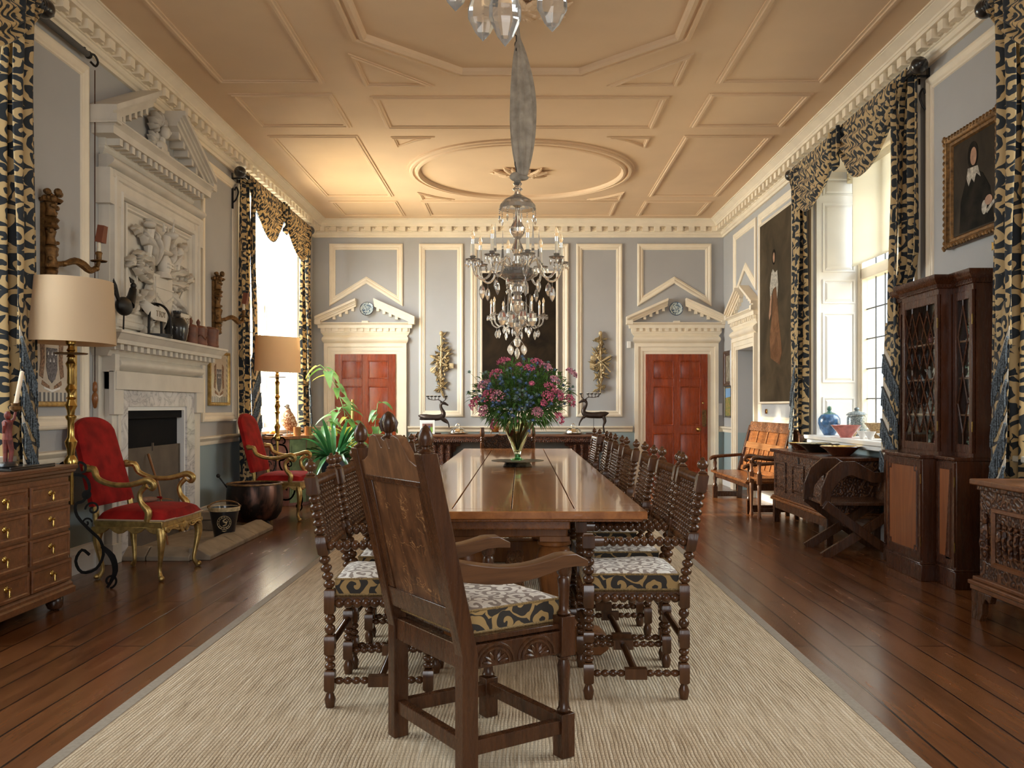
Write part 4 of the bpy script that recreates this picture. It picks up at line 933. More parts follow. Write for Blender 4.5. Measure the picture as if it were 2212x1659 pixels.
    m=MB(bk); cr=[(-hw+.02,.99),(-hw+.02,1.045),(-.20,1.05),(-.165,1.065),(-.14,1.10),(-.115,1.135),(-.08,1.145),(-.055,1.14),(-.035,1.10),(-.028,1.10),(-.02,1.135),(0,1.125),(.02,1.135),(.028,1.10),(.035,1.10),(.055,1.14),(.08,1.145),(.115,1.135),(.14,1.10),(.165,1.065),(.20,1.05),(hw-.02,1.045),(hw-.02,.99)]
    m.prism(cr,-.02,.014,'xz'); m.build('crest_rail',M['crestoak'],c,bevel=.003)
    m=MB(); y=k(1.13); m.lathe([(.02,0),(.026,.006),(.014,.014),(.012,.022),(.02,.03),(.026,.045),(.026,.065),(.018,.085),(.006,.095),(0,.097)],(0,y,1.128),14)
    for i in range(7): a=2*PI*i/7; m.tube([(.022*cos(a),y+.022*sin(a),1.155),(.028*cos(a),y+.028*sin(a),1.185),(.016*cos(a),y+.016*sin(a),1.212)],[.005,.007,.003],5)
    m.build('crest_finial',O,c)
    q=cushion('large brown and white box cushion on the foreground carved armchair',.455,.40,.085,'cushions'); q.location=(-.155,3.31,FZ+.4755); q.rotation_euler=(0,0,math.atan2(.556,.83)); del q['group']
    for ch in q.children: pass
def oakpanel():
    t=NT('figured oak panel'); v=t.coord((1,1,.10)); n=t.noise(v,22,6,.62,1.0); n2=t.noise(v,150,3); w_=t.noise(t.coord((1.0,1.0,1.6)),9,2,.5,2.0)
    fl=t.ramp(t.math('ABSOLUTE',t.math('SUBTRACT',w_,.5)),[(.0,(1,1,1)),(.006,(1,1,1)),(.014,(0,0,0))]); msk=t.ramp(t.noise(t.coord(),11,2),[(.5,(0,0,0)),(.58,(1,1,1))])
    c=t.ramp(n,[(.3,(.045,.017,.007)),(.7,(.19,.078,.030))]); c=t.mix(t.math('MULTIPLY',n2,.35),c,(.02,.008,.004)); c=t.mix(t.math('MULTIPLY',t.math('MULTIPLY',fl,msk),.8),c,(.42,.22,.09))
    t.P(Base_Color=c,Roughness=.36,Specular_IOR_Level=.35); t.bump(n2,.1,.002); return t.m
M['oakpanel']=oakpanel(); M['crestoak']=wood('worn crest oak',(.05,.020,.008),(.24,.105,.042),.42,2,9,.2); M['chairarm']=wood('worn arm oak',(.055,.022,.009),(.17,.075,.030),.33,1,8,.5)
wainscot()
def endchair():
    c=thing('carved_end_chair','oak armchair with pierced carved crest at the far head of the table','chair',(-.16,10.80,FZ))
    O=M['darkoak']; m=None
    for s in (-1,1):
        x=s*.31; m=MB(); m.box(x-.022,x+.022,.18,.224,0,.42); m.lathe([(.024,.42),(.018,.45),(.024,.6),(.02,.72),(.026,.73),(.026,.80)],(x,.20,0),12); m.lathe([(.026,.80),(.018,.81),(.026,.825),(.018,.84),(.026,.855),(.018,.87),(.026,.885),(.03,.92),(.024,.96),(.026,.985),(0,.987)],(x,.20,0),14); m.build('rear_leg',O,c)
        m=MB(); m.box(x-.022,x+.022,-.22,-.176,0,.42); m.lathe([(.02,.42),(.026,.5),(.018,.56),(.024,.63)],(x,-.2,0),12); m.build('front_leg',O,c); MB().box(x-.025,x+.025,-.24,.2,.63,.66).build('arm',O,c,bevel=.006)
    MB().box(-.31,.31,-.22,.22,.40,.44).build('seat',O,c,bevel=.005)
    m=MB(); P=[(-.29,.72),(-.29,.84),(-.26,.87),(-.2,.865),(-.16,.885),(-.13,.905),(-.08,.885),(0,.90),(.08,.885),(.13,.905),(.16,.885),(.2,.865),(.26,.87),(.29,.84),(.29,.72)]; m.prism(P,.19,.21,'xz'); m.build('carved_crest',M['carvedoak'],c,bevel=.003)
    MB().box(-.29,.29,.185,.215,.50,.72).build('back_panel',M['carvedoak'],c,smooth=0)
endchair()
# ================================================================ LEFT SIDE THINGS
def spiral(c,r0,turns,a0,dirn=1,n=26,plane='xz',shrink=.12):
    out=[]
    for i in range(n+1):
        t=i/n; a=a0+dirn*turns*2*PI*t; r=r0*(1-t*(1-shrink)); x,z=cos(a)*r,sin(a)*r
        out.append((c[0]+x,c[1],c[2]+z) if plane=='xz' else (c[0],c[1]+x,c[2]+z))
    return out
def floor_lamp(label,loc,rz,tilt):
    L=thing('floor_lamp',label,'floor lamp',loc,rz,'brass floor lamps with drum shades')
    for k in range(3):
        a=2*PI*k/3+.3; m=MB(lambda p,a=a:(p[0]*cos(a),p[0]*sin(a),p[2]))
        def cv(pts,r,flat=1.0): m.tube(pts,r,7,flat=flat)
        cv([(.02,0,.84),(.05,0,.88),(.09,0,.86),(.09,0,.82),(.065,0,.81)],.009)
        cv([(.02,0,.80),(.09,0,.78),(.12,0,.70),(.08,0,.62),(.03,0,.60),(.04,0,.52),(.12,0,.42),(.19,0,.34),(.21,0,.24),(.16,0,.15),(.07,0,.14),(.03,0,.22),(.07,0,.29),(.12,0,.25)],.0105)
        cv([(.20,0,.30),(.27,0,.22),(.29,0,.12),(.26,0,.05),(.235,0,.012)],[.012,.022,.020,.012,.010])
        m.tube(spiral((.255,0,.055),.05,1.3,-PI/2,1),.009,6)
        m.tube(spiral((.14,0,.56),.05,1.3,PI,-1),.008,6); m.tube(spiral((.10,0,.47),.035,1.2,0,1),.007,6)
        m.ell((.10,0,.66),(.032,.032,.032),10,8); m.build('scroll_leg',M['iron'],L)
    pr=[(.016,.60),(.016,.84),(.04,.86),(.045,.89),(.03,.92),(.022,.93),(.026,.97),(.036,1.0),(.04,1.02),(.022,1.05),(.02,1.10),(.022,1.16),(.034,1.18),(.034,1.19),(.022,1.20),(.026,1.23),(.040,1.26),(.026,1.29),(.022,1.30),(.034,1.31),(.022,1.32),(.02,1.34),(.036,1.37),(.02,1.40),(.024,1.41),(.022,1.50),(.026,1.52),(.034,1.54),(.022,1.56),(.02,1.58),(.028,1.585),(.020,1.60),(.028,1.61),(.02,1.62),(.028,1.63),(.018,1.645),(.018,1.66),(.03,1.67),(.034,1.70),(.022,1.73),(.012,1.75),(.012,1.83)]
    MB().lathe(pr,seg=20).build('brass_column',M['brass'],L)
    MB().lathe([(.02,1.60),(.10,1.603),(.105,1.610),(.10,1.612),(.02,1.609)],seg=26).build('drip_dish',M['darkgilt'],L)
    s=MB().lathe([(.285,-.21),(.255,.21),(.251,.21),(.281,-.21),(.285,-.21)],seg=56).build('lamp_shade',M['shade'],L); s.location=(0,0,1.885); s.rotation_euler=tilt
    m=MB(); m.lathe([(.018,1.80),(.018,1.88),(.03,1.92),(.028,1.95),(.0,1.97)],seg=12); m.build('bulb_holder',M['wax'],L)
floor_lamp('brass floor lamp with cream drum shade behind the chest of drawers',(-3.00,6.02,0),.5,(0,R(1.5),0))
floor_lamp('brass floor lamp with tilted drum shade between far red chair and window',(-2.92,10.82,0),-.3,(R(2),R(4),0))
def cab_leg(m,x,y,sx,sy,h):
    P=[(0,0,h),(.035,0,h-.06),(.045,0,h-.13),(.02,0,h-.24),(.0,0,h-.33),(.02,0,.035),(.035,0,.0)]; dx,dy=sx*.707,sy*.707
    m.tube([(x+dx*a,y+dy*a,max(c,.008)) for a,b,c in P],[.036,.034,.028,.018,.014,.017,.015],10); m.ell((x+dx*.05,y+dy*.05,.022),(.022,.022,.02),8,6)
def red_chair(label,loc,rz):
    # faces +x, width along y
    c=thing('gilt_armchair',label,'chair',loc,rz,'red velvet gilt armchairs')
    G=M['gilt']
    for x,y in ((.27,-.31),(.27,.31),(-.22,-.26),(-.22,.26)):
        m=MB(); sx=1 if x>0 else -1; cab_leg(m,x-.02*sx,y-(.02 if y>0 else -.02),sx*.8,.9 if y>0 else -.9,.40); m.build('leg',G,c)
    m=MB(); pts=[(.29,-.34),(.30,0),(.29,.34),(-.24,.28),(-.24,-.28)]
    m.prism(pts,.385,.43,'xy'); 
    for s in (-1,1):    # scalloped aprons
        P=[(.29,.39)]+[(.29-.53*i/16,.385-.035*abs(sin(i*PI/4))-.02*(abs(i-8)/8)**2-.018*exp_(i)) for i in range(17)]+[(-.24,.39)]
        for q in (s*.315,): m.prism(P,q-.012,q+.012,'xz')
    P=[(-.32,.39)]+[(-.32+.64*i/24,.385-.03*abs(sin(i*PI/4))-.05*math.exp(-((i-12)/3)**2)-.02*(abs(i-12)/12)**2) for i in range(25)]+[(.32,.39)]
    m.prism(P,.285,.31,'yz'); m.build('carved_seat_frame',G,c,bevel=.004)
    m=MB(); m.ell((.305,0,.365),(.012,.05,.035),10,6); 
    for s in (-1,1): m.tube([(.31,s*.05,.37),(.312,s*.12,.35),(.312,s*.2,.37),(.31,s*.27,.365)],.007,5); m.ell((.312,s*.14,.37),(.008,.03,.012),8,5)
    m.build('apron_carving',G,c)
    def seat(u,v):
        y=(v-.5)*.64*(1-.10*(1-u)); x=-.22+.52*u+.02*sin(PI*v)*u; e=(1-(2*u-1)**4)*(1-(2*v-1)**4); return (x,y,.44+.085*e**.35)
    m=MB(); m.grid(seat,20,20); m.build('seat_cushion_pad',M['velvet'],c)
    m=MB(); m.tube([(.305,-.33,.436),(.312,0,.436),(.305,.33,.436)],.008,6); m.tube([(.30,-.33,.436),(-.22,-.29,.436)],.007,6); m.tube([(.30,.33,.436),(-.22,.29,.436)],.007,6); m.build('gimp_trim',plain('pale gimp',(.42,.30,.20),.8),c)
    rx=lambda z:-.225-.20*((z-.43)/.75)**1.0
    m=MB(); n=16   # back pad, shaped top
    v=[];
    def top(u): w=abs(2*u-1); return 1.10+.075*(1-w**2.2)-.025*(1 if w>.86 else 0)*(w-.86)/.14
    def bf(u,vv,s):
        hw=.30-.03*vv; z=lerp(.53,top(u),vv); y=(u-.5)*2*hw; e=(1-(2*u-1)**6)*(1-(2*vv-1)**8); return (rx(z)+s*(.018+.022*e**.4),y,z)
    m.grid(lambda u,w_:bf(u,w_,1),n,n); m.grid(lambda u,w_:bf(u,w_,-1),n,n)
    q=[bf(i/n,0,1) for i in range(n+1)]+[bf(1,i/n,1) for i in range(1,n+1)]+[bf(1-i/n,1,1) for i in range(1,n+1)]+[bf(0,1-i/n,1) for i in range(1,n)]
    q2=[bf(i/n,0,-1) for i in range(n+1)]+[bf(1,i/n,-1) for i in range(1,n+1)]+[bf(1-i/n,1,-1) for i in range(1,n+1)]+[bf(0,1-i/n,-1) for i in range(1,n)]
    k=len(q); m.add(q+q2,[(i,(i+1)%k,(i+1)%k+k,i+k) for i in range(k)])
    m.build('back_pad',M['velvet'],c)
    for s in (-1,1):
        MB().tube([(-.235,s*.255,.40),(rx(.5),s*.255,.5),(rx(.56),s*.26,.56)],.022,8).build('back_post',G,c)
        m=MB(); y=s*.315
        m.tube([(rx(.80)+.02,s*.29,.80),(rx(.8)+.09,s*.30,.80),(-.20,s*.31,.735),(-.10,y,.695),(.02,y,.69),(.10,s*.325,.705),(.18,s*.33,.725),(.225,s*.33,.70),(.215,s*.33,.665),(.185,s*.33,.672)],[.024,.026,.022,.020,.019,.021,.025,.026,.018,.012],10)
        m.ell((rx(.8)+.03,s*.29,.815),(.03,.022,.022),8,6)
        m.tube([(.17,s*.33,.69),(.12,s*.325,.63),(.13,s*.322,.56),(.18,s*.32,.50),(.17,s*.315,.43)],[.020,.018,.020,.028,.024],10); m.build('arm',G,c)
    return c
def exp_(i): return math.exp(-((i-8)/2.5)**2)
def left_things():
    a=red_chair('gilt armchair in red velvet near the chest of drawers',(-2.83,6.80,0),-.06)
    dup(a,(-2.68,10.16,0),-.02,'gilt armchair in red velvet behind the copper cauldron')
    t=thing('dried_thistle_sprig','dried brown thistle sprig tied with red ribbon on red seat','dried flowers',(-2.80,6.92,.525),.6)
    m=MB(); m.ell((-.05,0,.02),(.07,.03,.022),10,8); m.ell((-.10,-.03,.02),(.04,.02,.02),8,6); m.build('seed_head',plain('dried brown',(.25,.13,.08),.9,bump=.5),t)
    m=MB(); 
    for k in range(5): m.tube([(.02,0,.015),(.07,.008*k-.02,.02),(.12,.02*k-.05,.01)],.002,4)
    m.build('dry_stem',M['midoak'],t); m=MB(); m.tube([(.03,-.02,.02),(.05,.02,.03),(.02,.03,.03),(.04,-.03,.03)],.006,5); m.build('red_ribbon',M['velvet'],t)
    # chest of drawers, face towards +x
    c=thing('chest_of_drawers','oak chest of drawers with brass drop handles at the left window','chest of drawers',(-3.06,5.155,0))
    W=M['chestwood']; xf=lambda p:(.235+p[1],p[0],p[2]) # (along y, out, z)
    MB().box(-.235,.235,-.485,.485,.10,.855).build('carcase',W,c,bevel=.003,smooth=0)
    m=MB(); m.sweep([(-.235,-.485,0),(.235,-.485,0),(.235,.485,0),(-.235,.485,0)],(0,0,1),[(0,.82),(-.01,.825),(-.012,.84),(-.03,.85),(-.032,.865),(-.04,.87),(-.04,.888),(-.03,.892),(.2,.892)]); m.box(-.23,.23,-.48,.48,.85,.891); m.build('top',M['chesttop'],c,smooth=.4)
    m=MB(); m.sweep([(-.235,-.485,0),(.235,-.485,0),(.235,.485,0),(-.235,.485,0)],(0,0,1),[(.05,.095),(-.028,.095),(-.03,.13),(-.018,.14),(-.018,.155),(-.008,.17),(0,.172)]); m.build('base_moulding',W,c,smooth=.4)
    for x in (-.18,.18):
        for y in (-.42,.42): MB().lathe([(.02,.0),(.04,.01),(.05,.035),(.045,.07),(.03,.085),(.035,.1)],(x,y,0),14).build('bun_foot',M['darkoak'],c)
    rows=((.645,.775),(.52,.635),(.345,.505),(.185,.33))
    for ri,(z0,z1) in enumerate(((.665,.79),(.50,.645),(.335,.485),(.18,.315))):
        for y0,y1 in ((-.465,-.015),(.015,.465)):
            d=.022 if ri==3 else .012
            m=MB(xf); m.box(y0,y1,-.01,d,z0,z1); m.sweep([(y0,d,z0),(y0,d,z1),(y1,d,z1),(y1,d,z0)],(0,1,0),[(0,0),(.002,.008),(.016,.010),(.022,.004),(.034,.002),(.036,-.006)])
            o=m.build('drawer',W,c,smooth=.4)
            m=MB(xf); yc=(y0+y1)/2; zc=(z0+z1)/2+.01
            for dy in (0,):
                m.lathe([(.020,0),(.018,.004),(.007,.008),(.006,.02),(.009,.026),(0,.028)],(yc,d+.001,zc),12,(0,1,0)); m.lathe([(.002,0),(.004,-.004),(.0045,-.018),(.009,-.034),(.008,-.044),(.0,-.050)],(yc,d+.020,zc),10)
            m.build('drop_handle',M['brass'],o)
            if y0<0: MB(xf).box(-.008,.008,-.01,.013,z0+.02,z0+.07).build('escutcheon',M['darkgilt'],o)
    # things on the chest
    t=MB().box(-.20,.20,-.24,.24,0,.012).box(-.20,-.19,-.24,.24,.012,.022).box(.19,.20,-.24,.24,.012,.022).build('lacquer_tray',M['black'],loc=(-3.03,5.25,.892),bevel=.003); tag(t,'flat black lacquer tray lying on the chest of drawers','tray')
    s=thing('mirror_stand','black carved box frame standing on the chest at picture edge','stand',(-2.98,4.98,.904))
    MB().box(-.05,.05,-.05,.06,0,.03).build('stand_base',M['black'],s,bevel=.006); MB().box(-.035,.035,-.03,.035,.03,.36).build('stand_post',M['black'],s,bevel=.004); MB().box(-.05,.05,-.045,.05,.36,.385).build('stand_cap',M['black'],s,bevel=.004)
    f=thing('figure_candlestick','painted red figure candlestick holding a leaning cream candle on the chest','candlestick',(-2.94,5.17,.904))
    red=plain('painted red',(.16,.025,.02),.5,var=.3,nscale=30); m=MB(); m.lathe([(.055,0),(.06,.01),(.05,.025),(.02,.035)],seg=14); m.build('plinth',M['black'],f)
    m=MB(); m.tube([(-.012,0,.03),(-.014,.004,.10),(-.010,.0,.17)],[.011,.014,.019],8); m.tube([(.014,.006,.03),(.018,.01,.10),(.010,.0,.17)],[.011,.014,.019],8); m.tube([(0,0,.16),(0,0,.21),(0,.0,.26),(0,.0,.275)],[.028,.024,.03,.012],10); m.ell((0,0,.30),(.018,.02,.024),10,8)
    m.tube([(.0,.028,.26),(.01,.05,.28),(.015,.055,.32)],[.010,.009,.007],7); m.tube([(0,-.028,.26),(.01,-.05,.24),(.0,-.04,.20)],[.010,.009,.007],7); m.build('painted_figure',red,f)
    m=MB(); m.lathe([(.01,0),(.03,.012),(.034,.03),(.02,.035),(.024,.05)],(.015,.055,.32),12); m.build('flower_socket',M['darkgilt'],f)
    m=MB(); m.lathe([(.012,0),(.0115,.20),(.003,.205),(0,.206)],(.015,.055,.355),12,(.17,.05,1)); m.build('candle',M['wax'],f)
    # corner cabinet under the far window
    k=thing('painted_cabinet','small painted cupboard with pink front and green corner under far window','cabinet',(-3.02,11.85,0))
    pink=plain('worn pink paint',(.30,.13,.10),.6,var=.15,nscale=12); green=plain('worn green paint',(.20,.27,.13),.6,var=.18,nscale=12)
    MB().prism([(-.30,-.5),(.10,-.5),(.28,-.32),(.28,.5),(-.30,.5)],0,.84,'xy').build('cabinet_body',pink,k,bevel=.004)
    MB().prism([(-.32,-.54),(.12,-.54),(.32,-.34),(.32,.5),(-.32,.5)],.84,.885,'xy').build('cabinet_top',M['midoak'],k,bevel=.008)
    m=MB(); m.box(-.26,.07,-.512,-.50,.12,.75); m.frustum(-.22,.03,.18,.69,-.512,-.522,.03); m.build('front_door',pink,k,smooth=0)
    cf=lambda p:(.10+.127+.707*p[0]+.707*p[1]-.037,-.5+.127-.037+.707*p[0]-.707*p[1],p[2]); m=MB(cf); m.box(-.115,.115,-.02,.012,.04,.84); m.box(-.09,.09,.012,.02,.12,.76); m.build('corner_panel',green,k,smooth=0)
    MB().box(.275,.292,-.30,.48,.04,.82).build('green_side',green,k,smooth=0)
    # pheasant
    p=thing('stuffed_pheasant','brown speckled stuffed game bird on the cupboard at far window','stuffed bird',(-2.99,11.62,.885),-.5)
    sp=NT('speckled feathers'); vo=sp.node('ShaderNodeTexVoronoi',Vector=sp.coord(),Scale=55.0).outputs['Distance']; sp.P(Base_Color=sp.ramp(vo,[(.2,(.20,.07,.03)),(.5,(.38,.17,.08)),(.75,(.75,.62,.45))]),Roughness=.8)
    m=MB(); m.tube([(0,.10,.06),(0,.05,.12),(0,-.01,.20),(.01,-.03,.27),(.02,-.035,.315),(.02,-.04,.34)],[.03,.085,.10,.075,.04,.032],14); m.build('bird_body',sp.m,p)
    m=MB(); m.tube([(.02,-.035,.315),(.02,-.045,.35)],[.036,.032],10); m.ell((.02,-.05,.375),(.03,.038,.03),10,8); m.build('bird_head',plain('pale grey feathers',(.42,.36,.30),.8,var=.3,nscale=60),p); m=MB(); m.tube([(.02,-.085,.372),(.02,-.115,.362)],[.010,.002],6); m.build('beak',M['black'],p)
    m=MB(); m.tube([(0,.10,.07),(0,.2,.03),(0,.30,.015)],[.03,.022,.005],8,flat=.4); m.build('tail_feathers',sp.m,p); m=MB(); m.lathe([(.10,0),(.11,.008),(.10,.016),(0,.016)],seg=20); m.tube([(-.02,0,.016),(-.02,0,.1)],.006,5); m.tube([(.03,0,.016),(.02,0,.1)],.006,5); m.build('perch_base',M['midoak'],p)
    cop=plain('copper lustre',(.50,.24,.10),.25,.6)
    for i,(x,y,lb) in enumerate(((-2.84,11.46,'copper lustre mug beside the stuffed bird, left of two'),(-2.74,11.62,'copper lustre mug beside the stuffed bird, right of two'))):
        g=thing('lustre_mug',lb,'mug',(x,y,.885),group='copper lustre mugs'); MB().lathe([(0,0),(.045,0),(.048,.02),(.046,.10),(.05,.11),(.044,.11),(.04,.02),(0,.015)],seg=20).build('mug_body',cop,g); MB().tube([(.045,0,.095),(.085,0,.085),(.085,0,.04),(.045,0,.025)],.007,6).build('mug_handle',cop,g)
    t=thing('ball_dish','round wooden dish with small yellow gourds on the painted cupboard','dish',(-3.12,11.42,.885)); MB().lathe([(0,0),(.08,0),(.12,.02),(.115,.024),(.07,.01),(0,.01)],seg=24).build('dish_body',M['midoak'],t)
    m=MB(); 
    for k_ in range(3): MB().ell((.04*cos(k_*2.1),.04*sin(k_*2.1),.036),(.03,.03,.027),10,8).build('gourd',plain('yellow gourd',(.75,.38,.06),.5),t)
M['chesttop']=wood('chest top oak',(.06,.022,.008),(.16,.062,.022),.3,1,6,.5)
left_things()
# ================================================================ RIGHT SIDE THINGS
def ends(m,y0,y1): return m
def right_things():
    DO,MO=M['darkoak'],M['midoak_y']
    # settle, faces -x
    s=thing('oak_settle','long low oak settle with panelled back on the right wall near side door','bench',(2.92,11.5,0))
    L=.93; bk=lambda z:.10+.17*(z-.37)/.68
    for y in (-L,L):
        m=MB(); m.box(-.275,-.215,y-.03,y+.03,0,.16); m.lathe([(.022,.16),(.03,.18),(.02,.21),(.028,.27),(.02,.33),(.028,.35)],(-.245,y,0),12); m.lathe([(.022,.385),(.03,.40),(.02,.43),(.028,.48),(.02,.52),(.028,.545)],(-.245,y,0),12); m.build('front_leg',DO,s)
        MB().prism([(.06,0),(.12,0),(.14,.37),(bk(1.0)+.03,1.0),(bk(1.0)-.03,1.0),(.06,.37)],y-.025,y+.025,'xz').build('back_post',DO,s,bevel=.004)
        m=MB(); m.tube([(bk(.6),y,.60),(.0,y,.585),(-.15,y,.575),(-.25,y,.565),(-.30,y,.545),(-.31,y,.52)],[.026,.028,.028,.03,.03,.018],8,flat=.8); m.build('arm',DO,s)
        MB().box(-.24,.08,y-.022,y+.022,.02,.09).build('stretcher',DO,s,bevel=.004)
        MB().box(-.24,.08,y-.025,y+.025,.27,.35).build('seat_rail',DO,s,bevel=.004)
    MB().box(-.30,.13,-L-.03,L+.03,.352,.385).build('seat',MO,s,bevel=.008); MB().box(-.245,-.215,-L,L,.29,.352).build('seat_rail',DO,s,bevel=.003)
    bf=lambda p:(bk(p[2])+p[1],p[0],p[2])
    MB(bf).box(-L,L,.0,.022,.40,1.04).build('back_panels',MO,s,smooth=0)
    MB(bf).box(-L,L,-.022,.022,.93,1.05).build('carved_top_rail',M['carvedmid'],s,bevel=.004)
    MB(bf).box(-L,L,-.02,.0,.70,.78).build('middle_rail',M['paleoak'],s,bevel=.003); MB(bf).box(-L,L,-.02,.0,.40,.46).build('lower_rail',MO,s,bevel=.003)
    for i in range(1,8): y=-L+2*L*i/8; MB(bf).box(y-.018,y+.018,-.014,.0,.46,.70).build('back_stile',M['paleoak'],s,smooth=0)
    for i in range(1,4): y=-L+2*L*i/4; MB(bf).box(y-.022,y+.022,-.014,.0,.78,.93).build('back_stile',M['paleoak'],s,smooth=0)
    # crook arm chair
    c=thing('crook_arm_chair','oak armchair with curled arm ends squeezed between settle and carved coffer','chair',(2.85,10.20,0))
    for y in (-.17,.17):
        m=MB(); m.lathe([(.018,0),(.026,.02),(.018,.06),(.017,.08),(.022,.3),(.024,.37),(.018,.38),(.026,.39)],(-.20,y,0),12); m.box(-.225,-.175,y-.024,y+.024,.39,.50); m.lathe([(.018,.5),(.026,.51),(.017,.54),(.022,.6),(.024,.64)],(-.20,y,0),12); m.build('front_leg',M['warmoak'],c)
        m=MB(); m.tube([(.2,y,.68),(.05,y,.665),(-.1,y,.67),(-.2,y,.685),(-.26,y,.68),(-.275,y,.65),(-.25,y,.63),(-.23,y,.645)],[.02,.022,.024,.026,.026,.022,.016,.008],8); m.build('arm',DO,c)
        MB().prism([(.19,0),(.235,0),(.235,.45),(.285,.93),(.245,.93),(.19,.45)],y-.022,y+.022,'xz').build('rear_leg',DO,c,bevel=.003)
        MB().box(-.2,.21,y-.014,y+.014,.08,.12).build('stretcher',DO,c,smooth=0)
    MB().box(-.22,.22,-.19,.19,.43,.455).build('seat',MO,c,bevel=.005); m=MB(); P=[(-.19,.80),(-.19,.93),(-.14,.95),(-.11,.98),(0,.995),(.11,.98),(.14,.95),(.19,.93),(.19,.80)]; m.prism(P,.235,.262,'yz'); m.build('carved_crest',M['carvedmid'],c,bevel=.003); MB().box(.20,.222,-.15,.15,.46,.80).build('back_panel',MO,c,smooth=0)
    # coffer
    k=thing('carved_coffer','carved oak coffer chest below the right window holding slipware dishes','chest',(3.02,9.0,0)); xf=lambda p:(-.25-p[1],p[0],p[2])
    CW=M['cofferwood']
    MB().box(-.25,.22,-.88,.88,.27,.76).build('coffer_body',CW,k,smooth=0,bevel=.004); MB().box(-.285,.235,-.92,.92,.76,.795).build('coffer_lid',M['mahog_br'],k,bevel=.008)
    m=MB(xf)
    for y0,y1 in ((-.78,-.42),(-.18,.18),(.42,.78)):
        m2=MB(xf); m2.sweep([(y0,.0,.36),(y0,0,.66),(y1,0,.66),(y1,0,.36)],(0,1,0),[(-.01,0),(-.008,.014),(.012,.016),(.02,.002)]); m2.frustum(y0+.03,y1-.03,.39,.63,.0,.012,.02); m2.build('front_panel',CW,k,smooth=.4)
    MB(xf).box(-.02,.02,0,.006,.68,.74).build('lock_hasp',M['iron'],k)
    m=MB(); m.box(-.285,.235,-.90,.90,.245,.275); m.box(-.27,.23,-.89,.89,.275,.295); m.build('base_moulding',MO,k,bevel=.008); MB().box(-.26,-.23,-.80,.80,.16,.245).build('apron',DO,k,smooth=0)
    for y in (-.84,.84):
        for x in (-.235,.19): MB().box(x-.03,x+.03,y-.035,y+.035,0,.245).build('foot',DO,k,bevel=.004)
    # dishes
    def dish(lb,x,y,r,h,outer,inner,z=.796):
        d=thing('slipware_dish',lb,'dish',(x,y,z),group='slipware dishes on the coffer')
        MB().lathe([(0,0),(r*.42,0),(r*.45,.004),(r*.80,h*.72),(r*.97,h*.93),(r,h),(r*.97,h+.004)],seg=36).build('dish_body',outer,d); MB().lathe([(r*.97,h+.004),(r*.80,h*.85),(r*.42,.012),(0,.012)],seg=36).build('glazed_inside',inner,d); return d
    yel=plain('yellow slip glaze',(.72,.48,.13),.2,coat=.6,var=.15,nscale=20); brn=plain('brown glaze',(.12,.035,.015),.2,coat=.7); blk=plain('dark green glaze',(.018,.018,.014),.18,coat=.7)
    t=NT('black and cream trailed glaze'); w_=t.node('ShaderNodeTexWave',{'wave_type':'RINGS','rings_direction':'Z'},Vector=t.coord(),Scale=14.0,Distortion=6.0,Detail=2.0).outputs['Fac']; t.P(Base_Color=t.ramp(w_,[(.5,(.02,.02,.018)),(.56,(.70,.58,.30))]),Roughness=.2,Coat_Weight=.5)
    dish('brown dish with yellow rim at the far end of the coffer',2.99,9.62,.135,.07,brn,yel); dish('broad black trailed slipware dish in the middle of the coffer',3.0,9.12,.21,.085,blk,t.m)
    d=dish('brown dish with lettered yellow rim at the near end of the coffer',3.0,8.46,.19,.085,brn,yel)
    for i,ch in enumerate('AN'):
        if ch==' ': continue
        cu_=bpy.data.curves.new('l','FONT'); cu_.body=ch; cu_.size=.034; cu_.extrude=.0008; cu_.align_x='CENTER'; o=bpy.data.objects.new('l',cu_); COL.objects.link(o); dg=bpy.context.evaluated_depsgraph_get(); me=bpy.data.meshes.new_from_object(o.evaluated_get(dg)); bpy.data.objects.remove(o)
        me.materials.append(blk) if not me.materials else None; q=bpy.data.objects.new('rim_letter',me); COL.objects.link(q); q.parent=d; a=PI/2+.13-.26*i; q.location=(.160*cos(a),.160*sin(a),.0785); q.rotation_euler=(.55,0,a-PI/2)
    # sill pottery
    z=SZ+.012
    speck=NT('speckled salt glaze'); vv=speck.node('ShaderNodeTexVoronoi',Vector=speck.coord(),Scale=110.0).outputs['Distance']; speck.P(Base_Color=speck.ramp(vv,[(.15,(.035,.05,.06)),(.5,(.13,.17,.19)),(.8,(.32,.36,.36))]),Roughness=.3,Coat_Weight=.4)
    blue=plain('blue salt glaze',(.055,.14,.30),.22,coat=.6,var=.25,nscale=25); sand=NT('sandy speckled glaze'); vv=sand.node('ShaderNodeTexVoronoi',Vector=sand.coord(),Scale=90.0).outputs['Distance']; sand.P(Base_Color=sand.ramp(vv,[(.2,(.16,.09,.04)),(.6,(.42,.28,.13))]),Roughness=.4)
    j=thing('blue_lidded_jar','round blue glazed jar with a knobbed lid on the window sill','jar',(3.37,9.86,z)); MB().lathe([(0,0),(.06,0),(.065,.01),(.10,.07),(.118,.13),(.115,.18),(.09,.22),(.06,.235),(0,.235)],seg=32).build('jar_body',blue,j); MB().lathe([(.075,.228),(.06,.24),(.03,.25),(.018,.265),(.026,.285),(.022,.31),(0,.32)],seg=20).build('jar_lid',plain('green glaze',(.06,.16,.14),.25,coat=.5),j)
